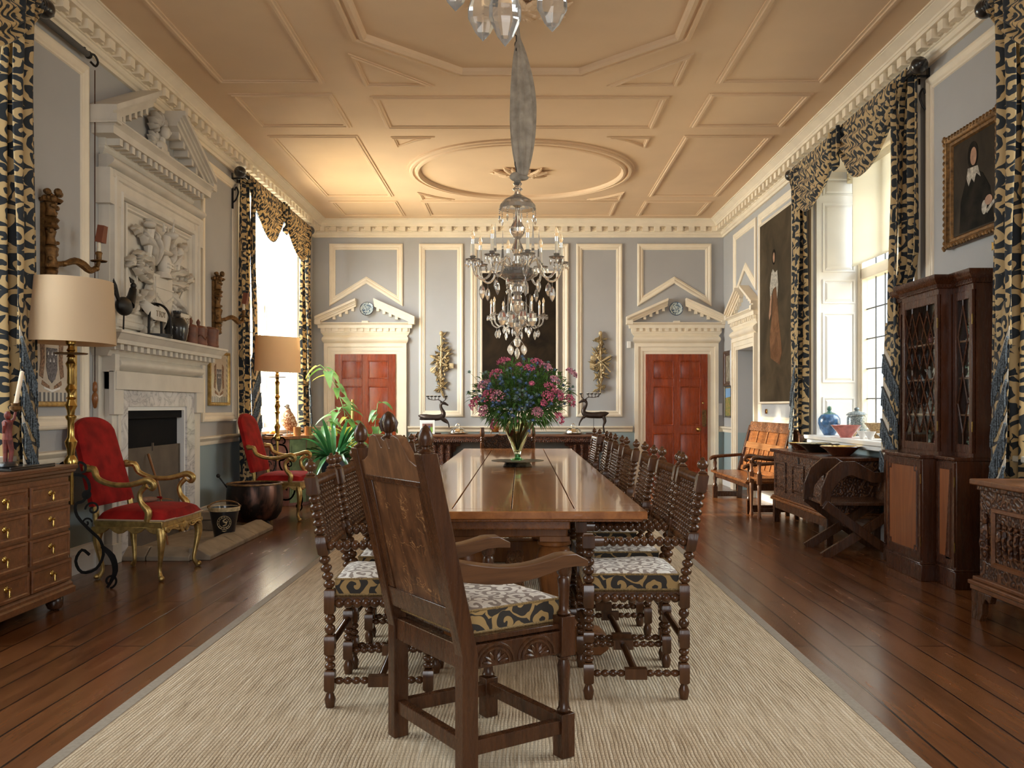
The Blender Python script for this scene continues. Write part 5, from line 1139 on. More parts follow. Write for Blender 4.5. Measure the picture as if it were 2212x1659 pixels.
    j=thing('speckled_lidded_jar','tall straight grey speckled jar with lid on the window sill','jar',(3.58,9.62,z)); MB().lathe([(0,0),(.085,0),(.095,.01),(.10,.08),(.10,.19),(.088,.215),(0,.215)],seg=32).build('jar_body',speck.m,j); MB().lathe([(.105,.218),(.108,.228),(.08,.25),(.03,.262),(.02,.27),(.03,.285),(.02,.30),(0,.305)],seg=24).build('jar_lid',speck.m,j); m=MB(); m.tube([(0,-.10,.17),(0,-.13,.165),(0,-.13,.13),(0,-.10,.12)],.009,6); m.build('lug_handle',speck.m,j)
    def bowl(lb,x,y,r,h,o,i,name='pottery_bowl',grp='pottery bowls on the window sill'):
        d=thing(name,lb,'bowl',(x,y,z),group=grp); MB().lathe([(0,0),(r*.38,0),(r*.38,.008),(r*.62,h*.45),(r*.85,h*.78),(r,h)],seg=32).build('bowl_body',o,d); MB().lathe([(r,h),(r*.97,h),(r*.8,h*.75),(r*.35,.018),(0,.016)],seg=32).build('bowl_inside',i,d)
    pk=plain('pink glaze',(.52,.17,.15),.22,coat=.6,var=.15,nscale=20); wt=plain('white glaze',(.66,.64,.62),.25,coat=.5)
    bowl('flared pink glazed bowl on the window sill before the blue jar',3.28,9.10,.150,.125,pk,pk); bowl('wide sandy speckled bowl on the window sill behind the cups',3.55,8.90,.155,.15,sand.m,sand.m)
    bowl('small orange-brown bowl between the blue jar and pink bowl',3.45,9.40,.085,.085,sand.m,sand.m)
    bowl('small grey cup on the window sill, the farther of a pair',3.30,8.72,.055,.075,wt,wt,'glazed_cup','cups on the window sill'); bowl('small grey cup on the window sill, the nearer of a pair',3.32,8.58,.055,.075,wt,wt,'glazed_cup','cups on the window sill')
    bowl('shallow white bowl beside the black round vase on the sill',3.42,8.40,.11,.06,wt,wt)
    j=thing('black_round_vase','glossy black round vase on the sill beside the glazed cabinet','vase',(3.35,8.18,z)); MB().lathe([(0,0),(.04,0),(.075,.04),(.085,.085),(.07,.13),(.03,.15),(.026,.165),(0,.16)],seg=24).build('vase_body',M['black'],j)
    # glastonbury chair, faces -x
    g=thing('folding_x_chair','dark folding X-frame oak armchair beside the coffer','chair',(2.86,7.78,0),-.05)
    def plank(m,pts,w,y0,y1):
        v=[];n=len(pts); ws=w if isinstance(w,list) else [w]*n
        for i,(x,zz) in enumerate(pts):
            a=pts[max(0,i-1)]; b=pts[min(n-1,i+1)]; t=Vector((b[0]-a[0],b[1]-a[1])).normalized(); nx,nz=-t.y,t.x
            v+=[(x+nx*ws[i]/2,y0,zz+nz*ws[i]/2),(x-nx*ws[i]/2,y0,zz-nz*ws[i]/2),(x-nx*ws[i]/2,y1,zz-nz*ws[i]/2),(x+nx*ws[i]/2,y1,zz+nz*ws[i]/2)]
        m.add(v,[(0,1,2,3),((n-1)*4+3,(n-1)*4+2,(n-1)*4+1,(n-1)*4)]+[(i*4+j,i*4+(j+1)%4,(i+1)*4+(j+1)%4,(i+1)*4+j) for i in range(n-1) for j in range(4)])
    for sgn in (-1,1):
        y=sgn*.27
        m=MB(); plank(m,[(-.33,.0),(.0,.21),(.30,.42)],.075,y-.018,y+.018); m.build('leg',DO,g,bevel=.003)
        m=MB(); plank(m,[(.28,.0),(-.02,.21),(-.32,.44)],.075,y+sgn*.02,y+sgn*.052); m.build('leg',DO,g,bevel=.003)
        m=MB(); plank(m,[(-.31,.42),(-.30,.56),(-.24,.67),(-.16,.735),(-.08,.74),(.0,.70),(.08,.665),(.17,.665),(.25,.70)],[.075,.09,.12,.13,.12,.10,.09,.085,.07],y-.016,y+.016); m.build('arm',DO,g,bevel=.003)
    bm_=lambda z:.27+.16*(z-.42)/.5
    MB(lambda p:(bm_(p[2])+p[1],p[0],p[2])).box(-.245,.245,-.012,.012,.46,.94).build('back_panel',DO,g,smooth=0)
    m=MB(lambda p:(bm_(p[2])+p[1],p[0],p[2])); m.box(-.26,.26,-.02,.016,.86,.95); m.box(-.26,.26,-.02,.016,.44,.51); m.box(-.26,-.2,-.02,.016,.44,.95); m.box(.2,.26,-.02,.016,.44,.95); m.build('back_frame',DO,g,bevel=.003)
    MB().box(-.31,.27,-.245,.245,.425,.45).build('seat',DO,g,bevel=.004); m=MB(); m.lathe([(.02,0),(.02,.60)],(0,-.30,.21),10,(0,1,0)); m.build('cross_bar',DO,g)
    # breakfront cabinet
    k=thing('glazed_cabinet','tall mahogany breakfront cabinet with diamond-glazed doors beside the right curtain','cabinet',(XR,6.80,0))
    MB_,PN=M['mahog_br'],M['mahog_panel']
    # wall space: s along y, d out of the wall
    xf=lambda p:(-p[1],p[0],p[2])
    lo=((-.63,-.33,.30),(-.33,.29,.40),(.29,.60,.30)) ; up=((-.63,-.33,.18),(-.33,.29,.28),(.29,.60,.18))
    for s0,s1,d in lo:
        MB(xf).box(s0,s1,0.015,d,.0,.12).box(s0+.01,s1-.01,.015,d-.012,.12,.88).build('lower_carcase',MB_,k,bevel=.004)
        MB(xf).box(s0,s1,.015,d+.008,.12,.135).build('plinth_moulding',MB_,k,bevel=.005); MB(xf).box(s0,s1,.015,d+.012,.88,.905).build('ledge_moulding',MB_,k,bevel=.005)
        dr=MB(xf).box(s0+.018,s1-.018,d-.012,d,.15,.865).build('lower_door',MB_,k,smooth=0)
        m=MB(xf); a,b=s0+.06,s1-.06; c_,e_=.20,.83; r_=.035 if d>.35 else 0
        P=[(a,c_+r_),(a,e_-r_)]+([(a+r_,e_-r_),(a+r_,e_)] if r_ else [])+[(b-r_,e_)]+([(b-r_,e_-r_),(b,e_-r_)] if r_ else [])+[(b,c_+r_)]+([(b-r_,c_+r_),(b-r_,c_)] if r_ else [])+[(a+r_,c_)]+([(a+r_,c_+r_)] if r_ else [])
        PP=[];[PP.append(q) for q in P if not PP or q!=PP[-1]]
        m.sweep([(s_,d,zz) for s_,zz in PP],(0,1,0),[(0,0),(.002,.008),(.010,.008),(.014,.001)]); m.build('door_beading',MB_,dr)
        MB(xf).box(a+.012,b-.012,d,d+.002,c_+.012,e_-.012).build('veneer_panel',PN,dr,smooth=0)
        m=MB(xf); 
        m.box(s0+.012,s0+.017,d-.004,d+.003,.25,.32); m.box(s0+.012,s0+.017,d-.004,d+.003,.70,.77); m.build('hinge',M['brass'],dr,smooth=0)
    for s0,s1,d in up:
        m=MB(xf); m.box(s0,s0+.02,.015,d-.024,.905,2.108); m.box(s1-.02,s1,.015,d-.024,.905,2.108); m.box(s0,s1,.015,.025,.905,2.10); m.box(s0+.001,s1-.001,.016,d-.004,2.058,2.112); m.box(s0+.001,s1-.001,.016,d-.004,.904,.932); m.build('upper_carcase',MB_,k,smooth=0)
        pr=[(0,2.10),(.01,2.105),(.015,2.13),(.03,2.145),(.045,2.165),(.05,2.185),(.05,2.195),(0,2.195)]
        m=MB(xf); v=[];q=len(pr)
        for sx,sd_ in ((0,0),(0,1),(1,1),(1,0)):
            for a,h in pr: v.append(((s1+a) if sx else (s0-a),(d+a) if sd_ else .015,h))
        m.add(v,[(i*q+j,i*q+j+1,(i+1)*q+j+1,(i+1)*q+j) for i in range(3) for j in range(q-1)]); m.box(s0+.002,s1-.002,.017,d-.002,2.104,2.192)
        nd=int((s1-s0)/.022)
        for i in range(nd): m.box(s0+.022*i,s0+.022*i+.011,d,d+.02,2.112,2.128)
        for i in range(int(d/.022)): m.box(s0-.02,s0,.02+.022*i,.031+.022*i,2.112,2.128)
        m.build('cornice',MB_,k,smooth=.4)
        dr=bpy.data.objects.new('glazed_door',None); COL.objects.link(dr); dr.parent=k
        m=MB(xf); a,b=s0+.012,s1-.012; m.box(a,a+.045,d-.022,d,.93,2.06); m.box(b-.045,b,d-.022,d,.93,2.06); m.box(a+.045,b-.045,d-.021,d-.001,.932,.99); m.box(a+.045,b-.045,d-.021,d-.001,2.0,2.059); m.build('door_frame',MB_,dr,bevel=.003)
        MB(xf).box(a+.045,b-.045,d-.014,d-.011,.99,2.0).build('glass_pane',M['pane'],dr,smooth=0)
        m=MB(xf); A,B=a+.045,b-.045; n=2 if d>.25 else 1; ww=(B-A)/n
        zs=[.99,1.245,1.495,1.75,2.0]
        def bar(p,q): m.tube([(p[0],d-.006,p[1]),(q[0],d-.006,q[1])],.006,4)
        for i in range(n):
            l,r=A+ww*i,A+ww*(i+1); c0=(l+r)/2
            if n==1: l+=.0; 
            for jj in range(2):
                z0=1.06+.47*jj; z1=z0+.43
                mid=(z0+z1)/2; bar((c0,z0),(l+ww*.12,mid)); bar((l+ww*.12,mid),(c0,z1)); bar((c0,z0),(r-ww*.12,mid)); bar((r-ww*.12,mid),(c0,z1)); bar((l,mid),(l+ww*.12,mid)); bar((r,mid),(r-ww*.12,mid))
                if n==2 : bar((l,z0+.0),(c0,mid)); bar((r,z0),(c0,mid)); bar((l,z1),(c0,mid)); bar((r,z1),(c0,mid))
            bar((c0,.99),(c0,1.06)); bar((c0,1.49),(c0,1.53)); bar((c0,1.96),(c0,2.0))
        m.build('glazing_bars',MB_,dr)
        m=MB(xf); m.box(s0+.006,s0+.013,d-.004,d+.003,1.08,1.15); m.box(s0+.006,s0+.013,d-.004,d+.003,1.82,1.89); m.build('hinge',M['brass'],dr,smooth=0)
        for zz in (1.20,1.46,1.72): MB(xf).box(s0+.02,s1-.02,.025,d-.03,zz-.012,zz).build('shelf',M['paleoak'],k,smooth=0)
    # porcelain in the cabinet
    r=random.Random(11); cols=[plain('white porcelain',(.70,.70,.68),.2,coat=.6),plain('green tinted porcelain',(.30,.42,.32),.25,coat=.6,var=.5,nscale=60),plain('rose tinted porcelain',(.50,.16,.14),.25,coat=.6,var=.5,nscale=60)]
    n=0; nm=['lowest','second','third','top']
    places=[(s_,zz,li) for li,zz in enumerate((.932,1.20,1.46,1.72)) for s_ in (-.54,-.43,-.24,-.13,-.02,.09,.2,.42)]
    for s_,zz,li in places:
        col=cols[r.randrange(3)]; h=r.uniform(.09,.15); side='right wing' if s_<-.33 else ('left wing' if s_>.29 else 'central door')
        f=thing('porcelain_figurine','small %s porcelain figure on the %s shelf behind the %s, %s'%(col.name.split()[0],nm[li],side,{-.54:'nearest the curtain',-.43:'beside the frame',-.24:'first in the row',-.13:'second in the row',-.02:'middle of the row',.09:'fourth in the row',.2:'last in the row',.42:'alone'}[s_]),'figurine',(XR-.10,6.80+s_,zz),r.uniform(0,6),'porcelain figures in the glazed cabinet')
        MB().lathe([(0,0),(.028,0),(.03,.01),(.018,.02)],seg=10).build('figurine_base',cols[0],f)
        m=MB(); m.tube([(0,0,.015),(.003,0,h*.35),(0,.002,h*.6),(0,0,h*.76)],[.022,.016,.017,.006],8); m.ell((0,0,h*.87),(.012,.012,.014),8,6); m.tube([(.012,0,h*.66),(.028,.004,h*.55),(.02,.015,h*.45)],.005,5); m.tube([(-.012,0,h*.66),(-.028,.004,h*.6),(-.03,.012,h*.75)],.005,5); m.build('figurine_body',col,f)
    # near coffer
    k=thing('near_coffer','dark carved oak coffer on bracket feet at the right picture edge','chest',(2.98,4.75,0))
    MB().box(-.26,.24,-.60,.60,.245,.79).build('coffer_body',CW,k,smooth=0,bevel=.004); MB().box(-.30,.26,-.65,.65,.79,.825).build('coffer_lid',M['chestwood'],k,bevel=.008)
    xf2=lambda p:(-.26-p[1],p[0],p[2])
    for y0,y1 in ((-.46,-.08),(.06,.44)):
        m=MB(xf2); m.sweep([(y0,.0,.34),(y0,0,.66),(y1,0,.66),(y1,0,.34)],(0,1,0),[(-.01,0),(-.008,.014),(.012,.016),(.02,.002)]); m.build('front_panel',M['chestwood'],k,smooth=.4)
        m=MB(xf2); yc=(y0+y1)/2
        for q in range(-2,3): m.tube([(yc+q*.06,.004,.40),(yc+q*.06,.010,.50),(yc+q*.06,.008,.55)],[.012,.018,.01],7); m.ell((yc+q*.06,.008,.575),(.014,.012,.018),8,6)
        m.build('carved_relief',CW,k)
    for q in (-.54,-.01,.52): m=MB(xf2); m.tube([(q,.002,.36),(q,.012,.46),(q,.008,.57)],[.02,.032,.016],8); m.ell((q,.01,.60),(.024,.016,.034),10,8); m.build('carved_term',CW,k)
    MB().box(-.275,.25,-.61,.61,.79-.03,.79).build('lid_moulding',CW,k,bevel=.006)
    m=MB(); m.box(-.31,.26,-.65,.65,.20,.225); m.box(-.29,.25,-.63,.63,.225,.25); m.box(-.30,.25,-.64,.64,.17,.20); m.build('base_moulding',M['chestwood'],k,bevel=.006)
    for y in (-1,1):
        m=MB(xf2); P=[(y*.63,0),(y*.63,.17),(y*.40,.17),(y*.42,.12),(y*.47,.14),(y*.50,.10),(y*.50,.05),(y*.53,0)]; m.prism(P,.0,.035,'xz'); m.build('bracket_foot',DO,k,bevel=.003)
        MB().box(.16,.24,y*.62-.03,y*.62+.03,0,.17).build('rear_foot',DO,k,smooth=0)
    p=thing('glazed_pot','large olive glazed stoneware pot standing on the near coffer','pot',(3.02,5.06,.826)); MB().lathe([(0,0),(.085,0),(.09,.01),(.12,.08),(.145,.18),(.14,.26),(.10,.33),(.075,.35),(.085,.37),(.075,.375),(.065,.35),(0,.34)],seg=36).build('pot_body',plain('olive ash glaze',(.24,.20,.13),.3,coat=.5,var=.25,nscale=14),p)
M['carvedmid']=carved('carved mid oak',(.09,.032,.012),(.24,.10,.036),34,.45,.6); M['paleoak']=wood('pale worn oak',(.15,.06,.02),(.34,.15,.052),.38,1,6,.4); M['warmoak']=wood('warm turned oak',(.12,.045,.018),(.28,.12,.05),.35,2,6,.5)
right_things()
# pictures on the right wall
def picture(name,label,xf,org,w,h,frame,paint,fw=.07,fd=.05,parts=None,rot=None):
    p=thing(name,label,'picture',org)
    m=MB(xf); m.sweep([(-w/2,0,-h/2),(-w/2,0,h/2),(w/2,0,h/2),(w/2,0,-h/2)],(0,1,0),[(0,0),(0,fd*.6),(fw*.2,fd),(fw*.45,fd*.85),(fw*.6,fd*.5),(fw*.85,fd*.45),(fw,fd*.2),(fw,.004)]); m.build('picture_frame',frame,p)
    if frame.name.startswith('dark aged'):
        m=MB(xf); n=int(h/.045)
        for i in range(n+1):
            z=-h/2+h*i/n
            for s in (-1,1): m.ell((s*(w/2-.012),fd*.9,z),(.016,.012,.018),6,5)
        n=int(w/.045)
        for i in range(n+1):
            x=-w/2+w*i/n
            for s in (-1,1): m.ell((x,fd*.9,s*(h/2-.012)),(.018,.012,.016),6,5)
        m.build('carved_edge',frame,p)
    MB(xf).box(-w/2+fw*.8,w/2-fw*.8,.004,.010,-h/2+fw*.8,h/2-fw*.8).build('canvas',paint,p,smooth=0)
    for nm_,poly,mat,d in parts or []: MB(xf).prism(poly,.010,.011+d,'xz').build(nm_,mat,p,smooth=0)
    return p
def canvasmat(name,a,b,sc=3):
    t=NT(name); n=t.noise(t.coord(),sc,5,.6,.8); t.P(Base_Color=t.ramp(n,[(.35,a),(.7,b)]),Roughness=.6,Specular_IOR_Level=.12); return t.m
rxf=lambda p:(-p[1],-p[0],p[2])   # for a viewer facing the right wall, +s runs towards the camera
skin=plain('painted skin',(.38,.20,.12),.4,var=.2,nscale=14); lace=plain('painted lace',(.42,.39,.33),.4,var=.3,nscale=40); coat_=plain('painted dark coat',(.012,.009,.006),.7,var=.5,nscale=8,Specular_IOR_Level=.1)
def blob(cx,cz,rx_,rz_,n=18,rot=0): return [(cx+rx_*cos(t)*cos(rot)-rz_*sin(t)*sin(rot),cz+rx_*cos(t)*sin(rot)+rz_*sin(t)*cos(rot)) for t in [2*PI*k/n for k in range(n)]]
picture('framed_portrait','portrait of a dark-clad sitter with lace collar in carved gilt frame','x' and rxf,(XR-.004,6.48,2.865),.78,.84,M['darkgilt'],canvasmat('dark portrait ground',(.020,.014,.008),(.050,.035,.020)),.08,.055,
 [('painted_coat',[(-.22,-.33),(-.20,-.10),(-.12,.05),(0,.10),(.12,.04),(.22,-.08),(.27,-.33)],coat_,.0),('painted_hair',blob(-.02,.20,.075,.10),coat_,.0006),('painted_face',blob(-.01,.19,.045,.065),skin,.0014),('painted_collar',[(-.09,.12),(.05,.11),(.09,.02),(.03,.06),(.0,.0),(-.04,.04),(-.08,-.01),(-.11,.05)],lace,.0012),('painted_hand',blob(.20,-.17,.05,.035),skin,.0016),('painted_cuff',blob(.14,-.21,.035,.05),lace,.0012),('painted_letter',[(.16,-.24),(.27,-.18),(.29,-.20),(.18,-.26)],lace,.002)])
picture('tall_portrait','tall unframed dark full-length portrait of a person in russet gown beside far curtain',rxf,(XR-.02,11.50,2.50),1.52,2.42,M['cream'],canvasmat('brown portrait ground',(.035,.025,.014),(.085,.062,.036),2),.03,.03,
 [('painted_gown',[(-.20,-.62),(-.25,-.35),(-.12,.0),(-.10,.22),(.04,.32),(.10,.10),(.16,-.15),(.30,-.55),(.20,-.72),(-.05,-.66)],canvasmat('russet gown',(.10,.045,.020),(.22,.11,.055),5),.0005),
  ('painted_sleeve',[(-.16,.48),(-.10,.52),(.0,.46),(.10,.48),(.14,.30),(.10,.12),(.05,.28),(-.08,.26),(-.22,.15),(-.24,.30)],lace,.0012),('painted_face',blob(-.05,.66,.045,.065),skin,.002),('painted_hair',blob(-.06,.67,.075,.10),coat_,.0012),('painted_arm',[(-.20,.18),(-.14,.2),(-.18,-.05),(-.26,-.12),(-.28,-.06)],skin,.0018)])
picture('framed_map','small dark-framed print on the right wall in the far corner',rxf,(XR-.004,14.16,1.85),.50,.56,M['mahog_br'],canvasmat('grey print',(.16,.14,.10),(.40,.36,.28),14),.08,.04)
picture('flower_field_picture','small bright painting of a flower field below the dark-framed print',rxf,(XR-.004,14.16,1.33),.46,.50,M['black'],canvasmat('flower meadow',(.08,.20,.05),(.55,.28,.12),26),.03,.03,[('painted_sky',[(-.19,.06),(.19,.08),(.19,.21),(-.19,.21)],plain('painted sky',(.20,.40,.70),.5),.0005)])
o=thing('brass_plaque','small brass plaque numbered 7 below the gilt-framed portrait','plaque',(XR-.003,6.19,2.365)); m=MB(rxf); P=[(-.055,-.022),(-.065,-.03),(-.06,0),(-.065,.03),(-.055,.022),(.055,.022),(.065,.03),(.06,0),(.065,-.03),(.055,-.022)]; m.prism(P,0,.006,'xz'); m.build('plaque_plate',M['brass'],o); m=MB(rxf); m.box(-.010,.010,.006,.008,.008,.012); m.prism([(.010,.008),(.006,.008),(-.006,-.014),(-.002,-.014)],.006,.008,'xz'); m.build('numeral',M['black'],o)
o=MB(rxf).prism([(-.045,-.03),(.045,-.03),(.045,.03),(-.045,.03)],0,.008,'xz').box(-.03,-.005,.008,.014,-.012,.012).box(.01,.03,.008,.014,-.012,.012).build('brass_switch',M['brass'],loc=(XR-.003,12.0,1.19)); tag(o,'brass light switch plate on the right wall below the tall portrait','switch')
o=MB(lambda p:(p[0],-p[1],p[2])).box(-.045,.045,0,.012,-.095,.095).box(-.012,.012,.012,.02,.045,.065).box(-.012,.012,.012,.02,-.01,.01).box(-.012,.012,.012,.02,-.065,-.045).build('light_switch',M['white'],loc=(3.20,YB,1.21),bevel=.002); tag(o,'white three-rocker light switch on the back wall right of the right-hand door','switch')
o=MB(lambda p:(p[0],-p[1],p[2])).box(-.032,.032,0,.03,-.055,.055).build('wall_sensor',M['white'],loc=(1.74,YB,2.25),bevel=.008); tag(o,'small white wall sensor left of the right-hand red door','sensor')
# ================================================================ CHANDELIERS
def drop(m,c,h,w,seg=6):
    x,y,z=c; m.lathe([(0,0),(w*.35,-h*.18),(w*.5,-h*.42),(w*.5,-h*.60),(w*.25,-h*.86),(0,-h)],(x,y,z),seg,(0,0,1),sy=.55)
def chandelier(label,loc):
    c=thing('crystal_chandelier',label,'chandelier',loc,group='crystal chandeliers'); G=M['crystal']
    # origin at the level of the arms' lowest curve
    MB().lathe([(.012,-.36),(.035,-.34),(.05,-.28),(.03,-.25),(.02,-.22),(.035,-.20),(.05,-.17),(.03,-.14),(.02,-.12),(.06,-.10),(.11,-.06),(.12,-.02),(.08,.0),(.03,.02),(.025,.08),(.05,.12),(.035,.16),(.02,.20),(.055,.25),(.06,.28),(.035,.33),(.018,.38),(.016,.44),(.05,.47),(.05,.50),(.03,.53),(.02,.56),(.04,.58),(.02,.60),(.035,.62),(.015,.66)],seg=14).build('stem',G,c,smooth=0)
    MB().lathe([(.035,-.12),(.09,-.105),(.15,-.07),(.155,-.05),(.14,-.06),(.08,-.09),(.03,-.10)],seg=18).build('bowl',G,c,smooth=0)
    MB().lathe([(.03,.54),(.10,.50),(.135,.46),(.14,.43),(.135,.43),(.095,.485),(.03,.52)],seg=18).build('upper_canopy',G,c,smooth=0)
    m=MB(); m.lathe([(.003,-.36),(.003,.70)],seg=6); m.lathe([(.075,-.075),(.08,-.055),(.05,-.05),(.05,-.07)],seg=16); m.build('metal_rod',M['silver'],c)
    for k in range(8):
        a=2*PI*k/8+.22; up=.0 if k%2 else .0; ca,sa=cos(a),sin(a); f=lambda p:(p[0]*ca-p[1]*sa,p[0]*sa+p[1]*ca,p[2])
        rad=.34
        m=MB(f); m.tube([(.06,0,-.03),(.11,0,.04),(.16,0,.05),(.19,0,-.01),(.22,0,-.08),(.27,0,-.105),(.32,0,-.07),(rad,0,-.01),(rad,0,.03)],.0095,7); m.build('arm',G,c)
        m=MB(f); m.lathe([(.012,0),(.05,.01),(.058,.018),(.048,.018),(.012,.010)],(rad,0,.025),14); m.lathe([(.012,.0),(.024,.03),(.014,.035)],(rad,0,.035),10); m.build('drip_pan',G,c,smooth=0)
        m=MB(f); m.lathe([(.0125,0),(.0125,.10),(0,.10)],(rad,0,.055),10); m.build('candle_sleeve',M['wax'],c)
        m=MB(f); m.lathe([(.013,0),(.013,.035),(0,.035)],(rad,0,.155),10); m.build('bulb_cap',M['silver'],c)
        m=MB(f); m.lathe([(.008,0),(.016,.025),(.015,.04),(.008,.062),(.002,.075),(0,.077)],(rad,0,.188),10); m.build('bulb',M['bulb'],c)
        for j in range(6):
            m=MB(f); b=2*PI*j/6; p=(rad+.052*cos(b),.052*sin(b)); m.ell((p[0],p[1],.035),.006,6,4); drop(m,(p[0],p[1],.032),.049,.020); m.build('pan_drop',G,c,smooth=0)
        m=MB(f); m.tube([(.27,0,-.115),(.27,0,-.14)],.002,4); drop(m,(.27,0,-.14),.105 if k%2 else .12,.05,8); m.build('pear_drop',G,c,smooth=0)
        m=MB(f); m.tube([(.17,0,.05),(.19,.05,-.06)],.002,4); drop(m,(.17,.02,-.10),.09,.035,7); m.build('pear_drop',G,c,smooth=0)
        m=MB(f); 
        for j in range(3): m.ell((.138,0,.425-.016*j),.0065,6,4)
        drop(m,(.138,0,.38),.065,.022); m.build('canopy_drop',G,c,smooth=0)
        if k%2==0:
            m=MB(lambda p,a=a:((p[0]*cos(a+.39)-p[1]*sin(a+.39)),(p[0]*sin(a+.39)+p[1]*cos(a+.39)),p[2])); m.tube([(.08,0,-.02),(.16,0,.0),(.20,0,.03)],.006,6); m.lathe([(.02,.03),(.022,.05),(.014,.07),(.015,.09),(.010,.17),(.001,.30),(0,.30)],(.20,0,0),4); m.build('glass_spire',G,c,smooth=0)
    m=MB(); drop(m,(0,0,-.36),.155,.072,10); m.build('finial_drop',G,c,smooth=0)
    for k in range(4): a=PI*k/2+.35; m=MB(); m.tube([(.05*cos(a),.05*sin(a),-.26),(.12*cos(a),.12*sin(a),-.33)],.002,4); drop(m,(.12*cos(a),.12*sin(a),-.33),.13,.07,8); m.build('lower_drop',G,c,smooth=0)
    return c
t=NT('clear bulb'); t.P(Base_Color=(1,.95,.85),Roughness=.02,Transmission_Weight=.85,IOR=1.3,Emission_Color=(1,.62,.25),Emission_Strength=.12); M['bulb']=t.m
ch=chandelier('main crystal chandelier of eight electric candles over the near half of the table',(-.025,6.80,2.31))
dup(ch,(-.045,11.50,2.37),.35,'smaller-looking crystal chandelier farther away above the flowers')
dup(ch,(-.035,2.02,2.575),.12,'crystal chandelier at top of picture, only its lowest drops in view')
def hang(z0,y,label,scarf):
    m=MB(); L=HC-z0; n=int(L/.045)
    for i in range(n):
        z=z0+.045*i+.02; a=(i%2)*PI/2; m.tube([(.010*cos(t)*cos(a),.010*cos(t)*sin(a),z+.026*sin(t)) for t in [2*PI*j/8 for j in range(8)]],.0035,5,closed=True)
    o=m.build('hanging_chain',M['iron'],loc=(-.035,y,0)); tag(o,label,'chain',group='chandelier chains')
hang(2.97,6.80,'dark iron chain holding the main chandelier',1); hang(3.03,11.50,'dark iron chain holding the farther chandelier',0); hang(3.235,2.02,'dark iron chain above the nearest chandelier',0)
def scarf():
    s=thing('linen_scarf','long grey linen sleeve tied around the main chandelier chain','fabric',(-.02,6.80,0))
    def f(u,v):
        z=lerp(2.985,HC-.02,v); w_=.012+.075*sin(PI*min(1,v*1.12+.06))**.8; xo=.035*sin(v*2.6)+.03*(1-v)-.035*v
        a=2*PI*u; rr=w_*(1+.22*sin(a*7+v*3)); return (xo+rr*cos(a),rr*.55*sin(a),z)
    MB().grid(f,42,40).build('linen_sleeve',M['linen'],s)
    m=MB(); m.ell((-.02,0,2.985),(.045,.035,.035),12,8); m.ell((.03,-.01,2.975),(.05,.03,.022),12,8,mat=None); m.tube([(-.02,0,3.0),(.0,-.02,2.95),(-.01,0,2.93)],[.03,.024,.014],8); m.build('linen_knot',M['linen'],s)
scarf()
# ================================================================ FLOWERS AND PLANTS
def leafm(name,a,b,rough=.45,tr=.25):
    t=NT(name); n=t.noise(t.coord(),7,3); c=t.ramp(n,[(.3,a),(.7,b)]); t.P(Base_Color=c,Roughness=rough)
    g=t.node('ShaderNodeBsdfTranslucent',Color=c); mx=t.node('ShaderNodeMixShader',i0=tr,i1=t.b.outputs[0],i2=g.outputs[0]); t.l.new(mx.outputs[0],t.out.inputs[0]); return t.m
M['leafd']=leafm('dark green leaf',(.05,.13,.03),(.16,.32,.08),.45,.4); M['leafstrap']=leafm('glossy strap leaf',(.02,.09,.03),(.055,.20,.06),.3,.2); M['leafp']=leafm('pale pothos leaf',(.06,.17,.05),(.22,.36,.14),.35,.35)
M['leafy']=leafm('yellow leaf',(.40,.42,.05),(.65,.55,.08),.4,.4)
def flatleaf(m,base,dirv,L,W,droop=.3,n=4,fold=.25,heart=False):
    d=Vector(dirv).normalized(); side=d.cross(Vector((0,0,1)))
    if side.length<.05: side=Vector((1,0,0))
    side.normalize(); up=side.cross(d).normalized(); b=Vector(base); v=[]
    for i in range(n+1):
        t=i/n; p=b+d*(L*t)-Vector((0,0,1))*(droop*L*t*t)
        w=W*(sin(PI*min(.985,t*.9+.08))**.8 if not heart else (1.0-t)**.55*(.9 if t==0 else 1.15)*.5*1.7)
        if i==n: w=W*.03
        v+=[p-side*w/2+up*w*fold,p,p+side*w/2+up*w*fold]
    m.add([tuple(q) for q in v],[(i*3+j,i*3+j+1,(i+1)*3+j+1,(i+1)*3+j) for i in range(n) for j in range(2)])
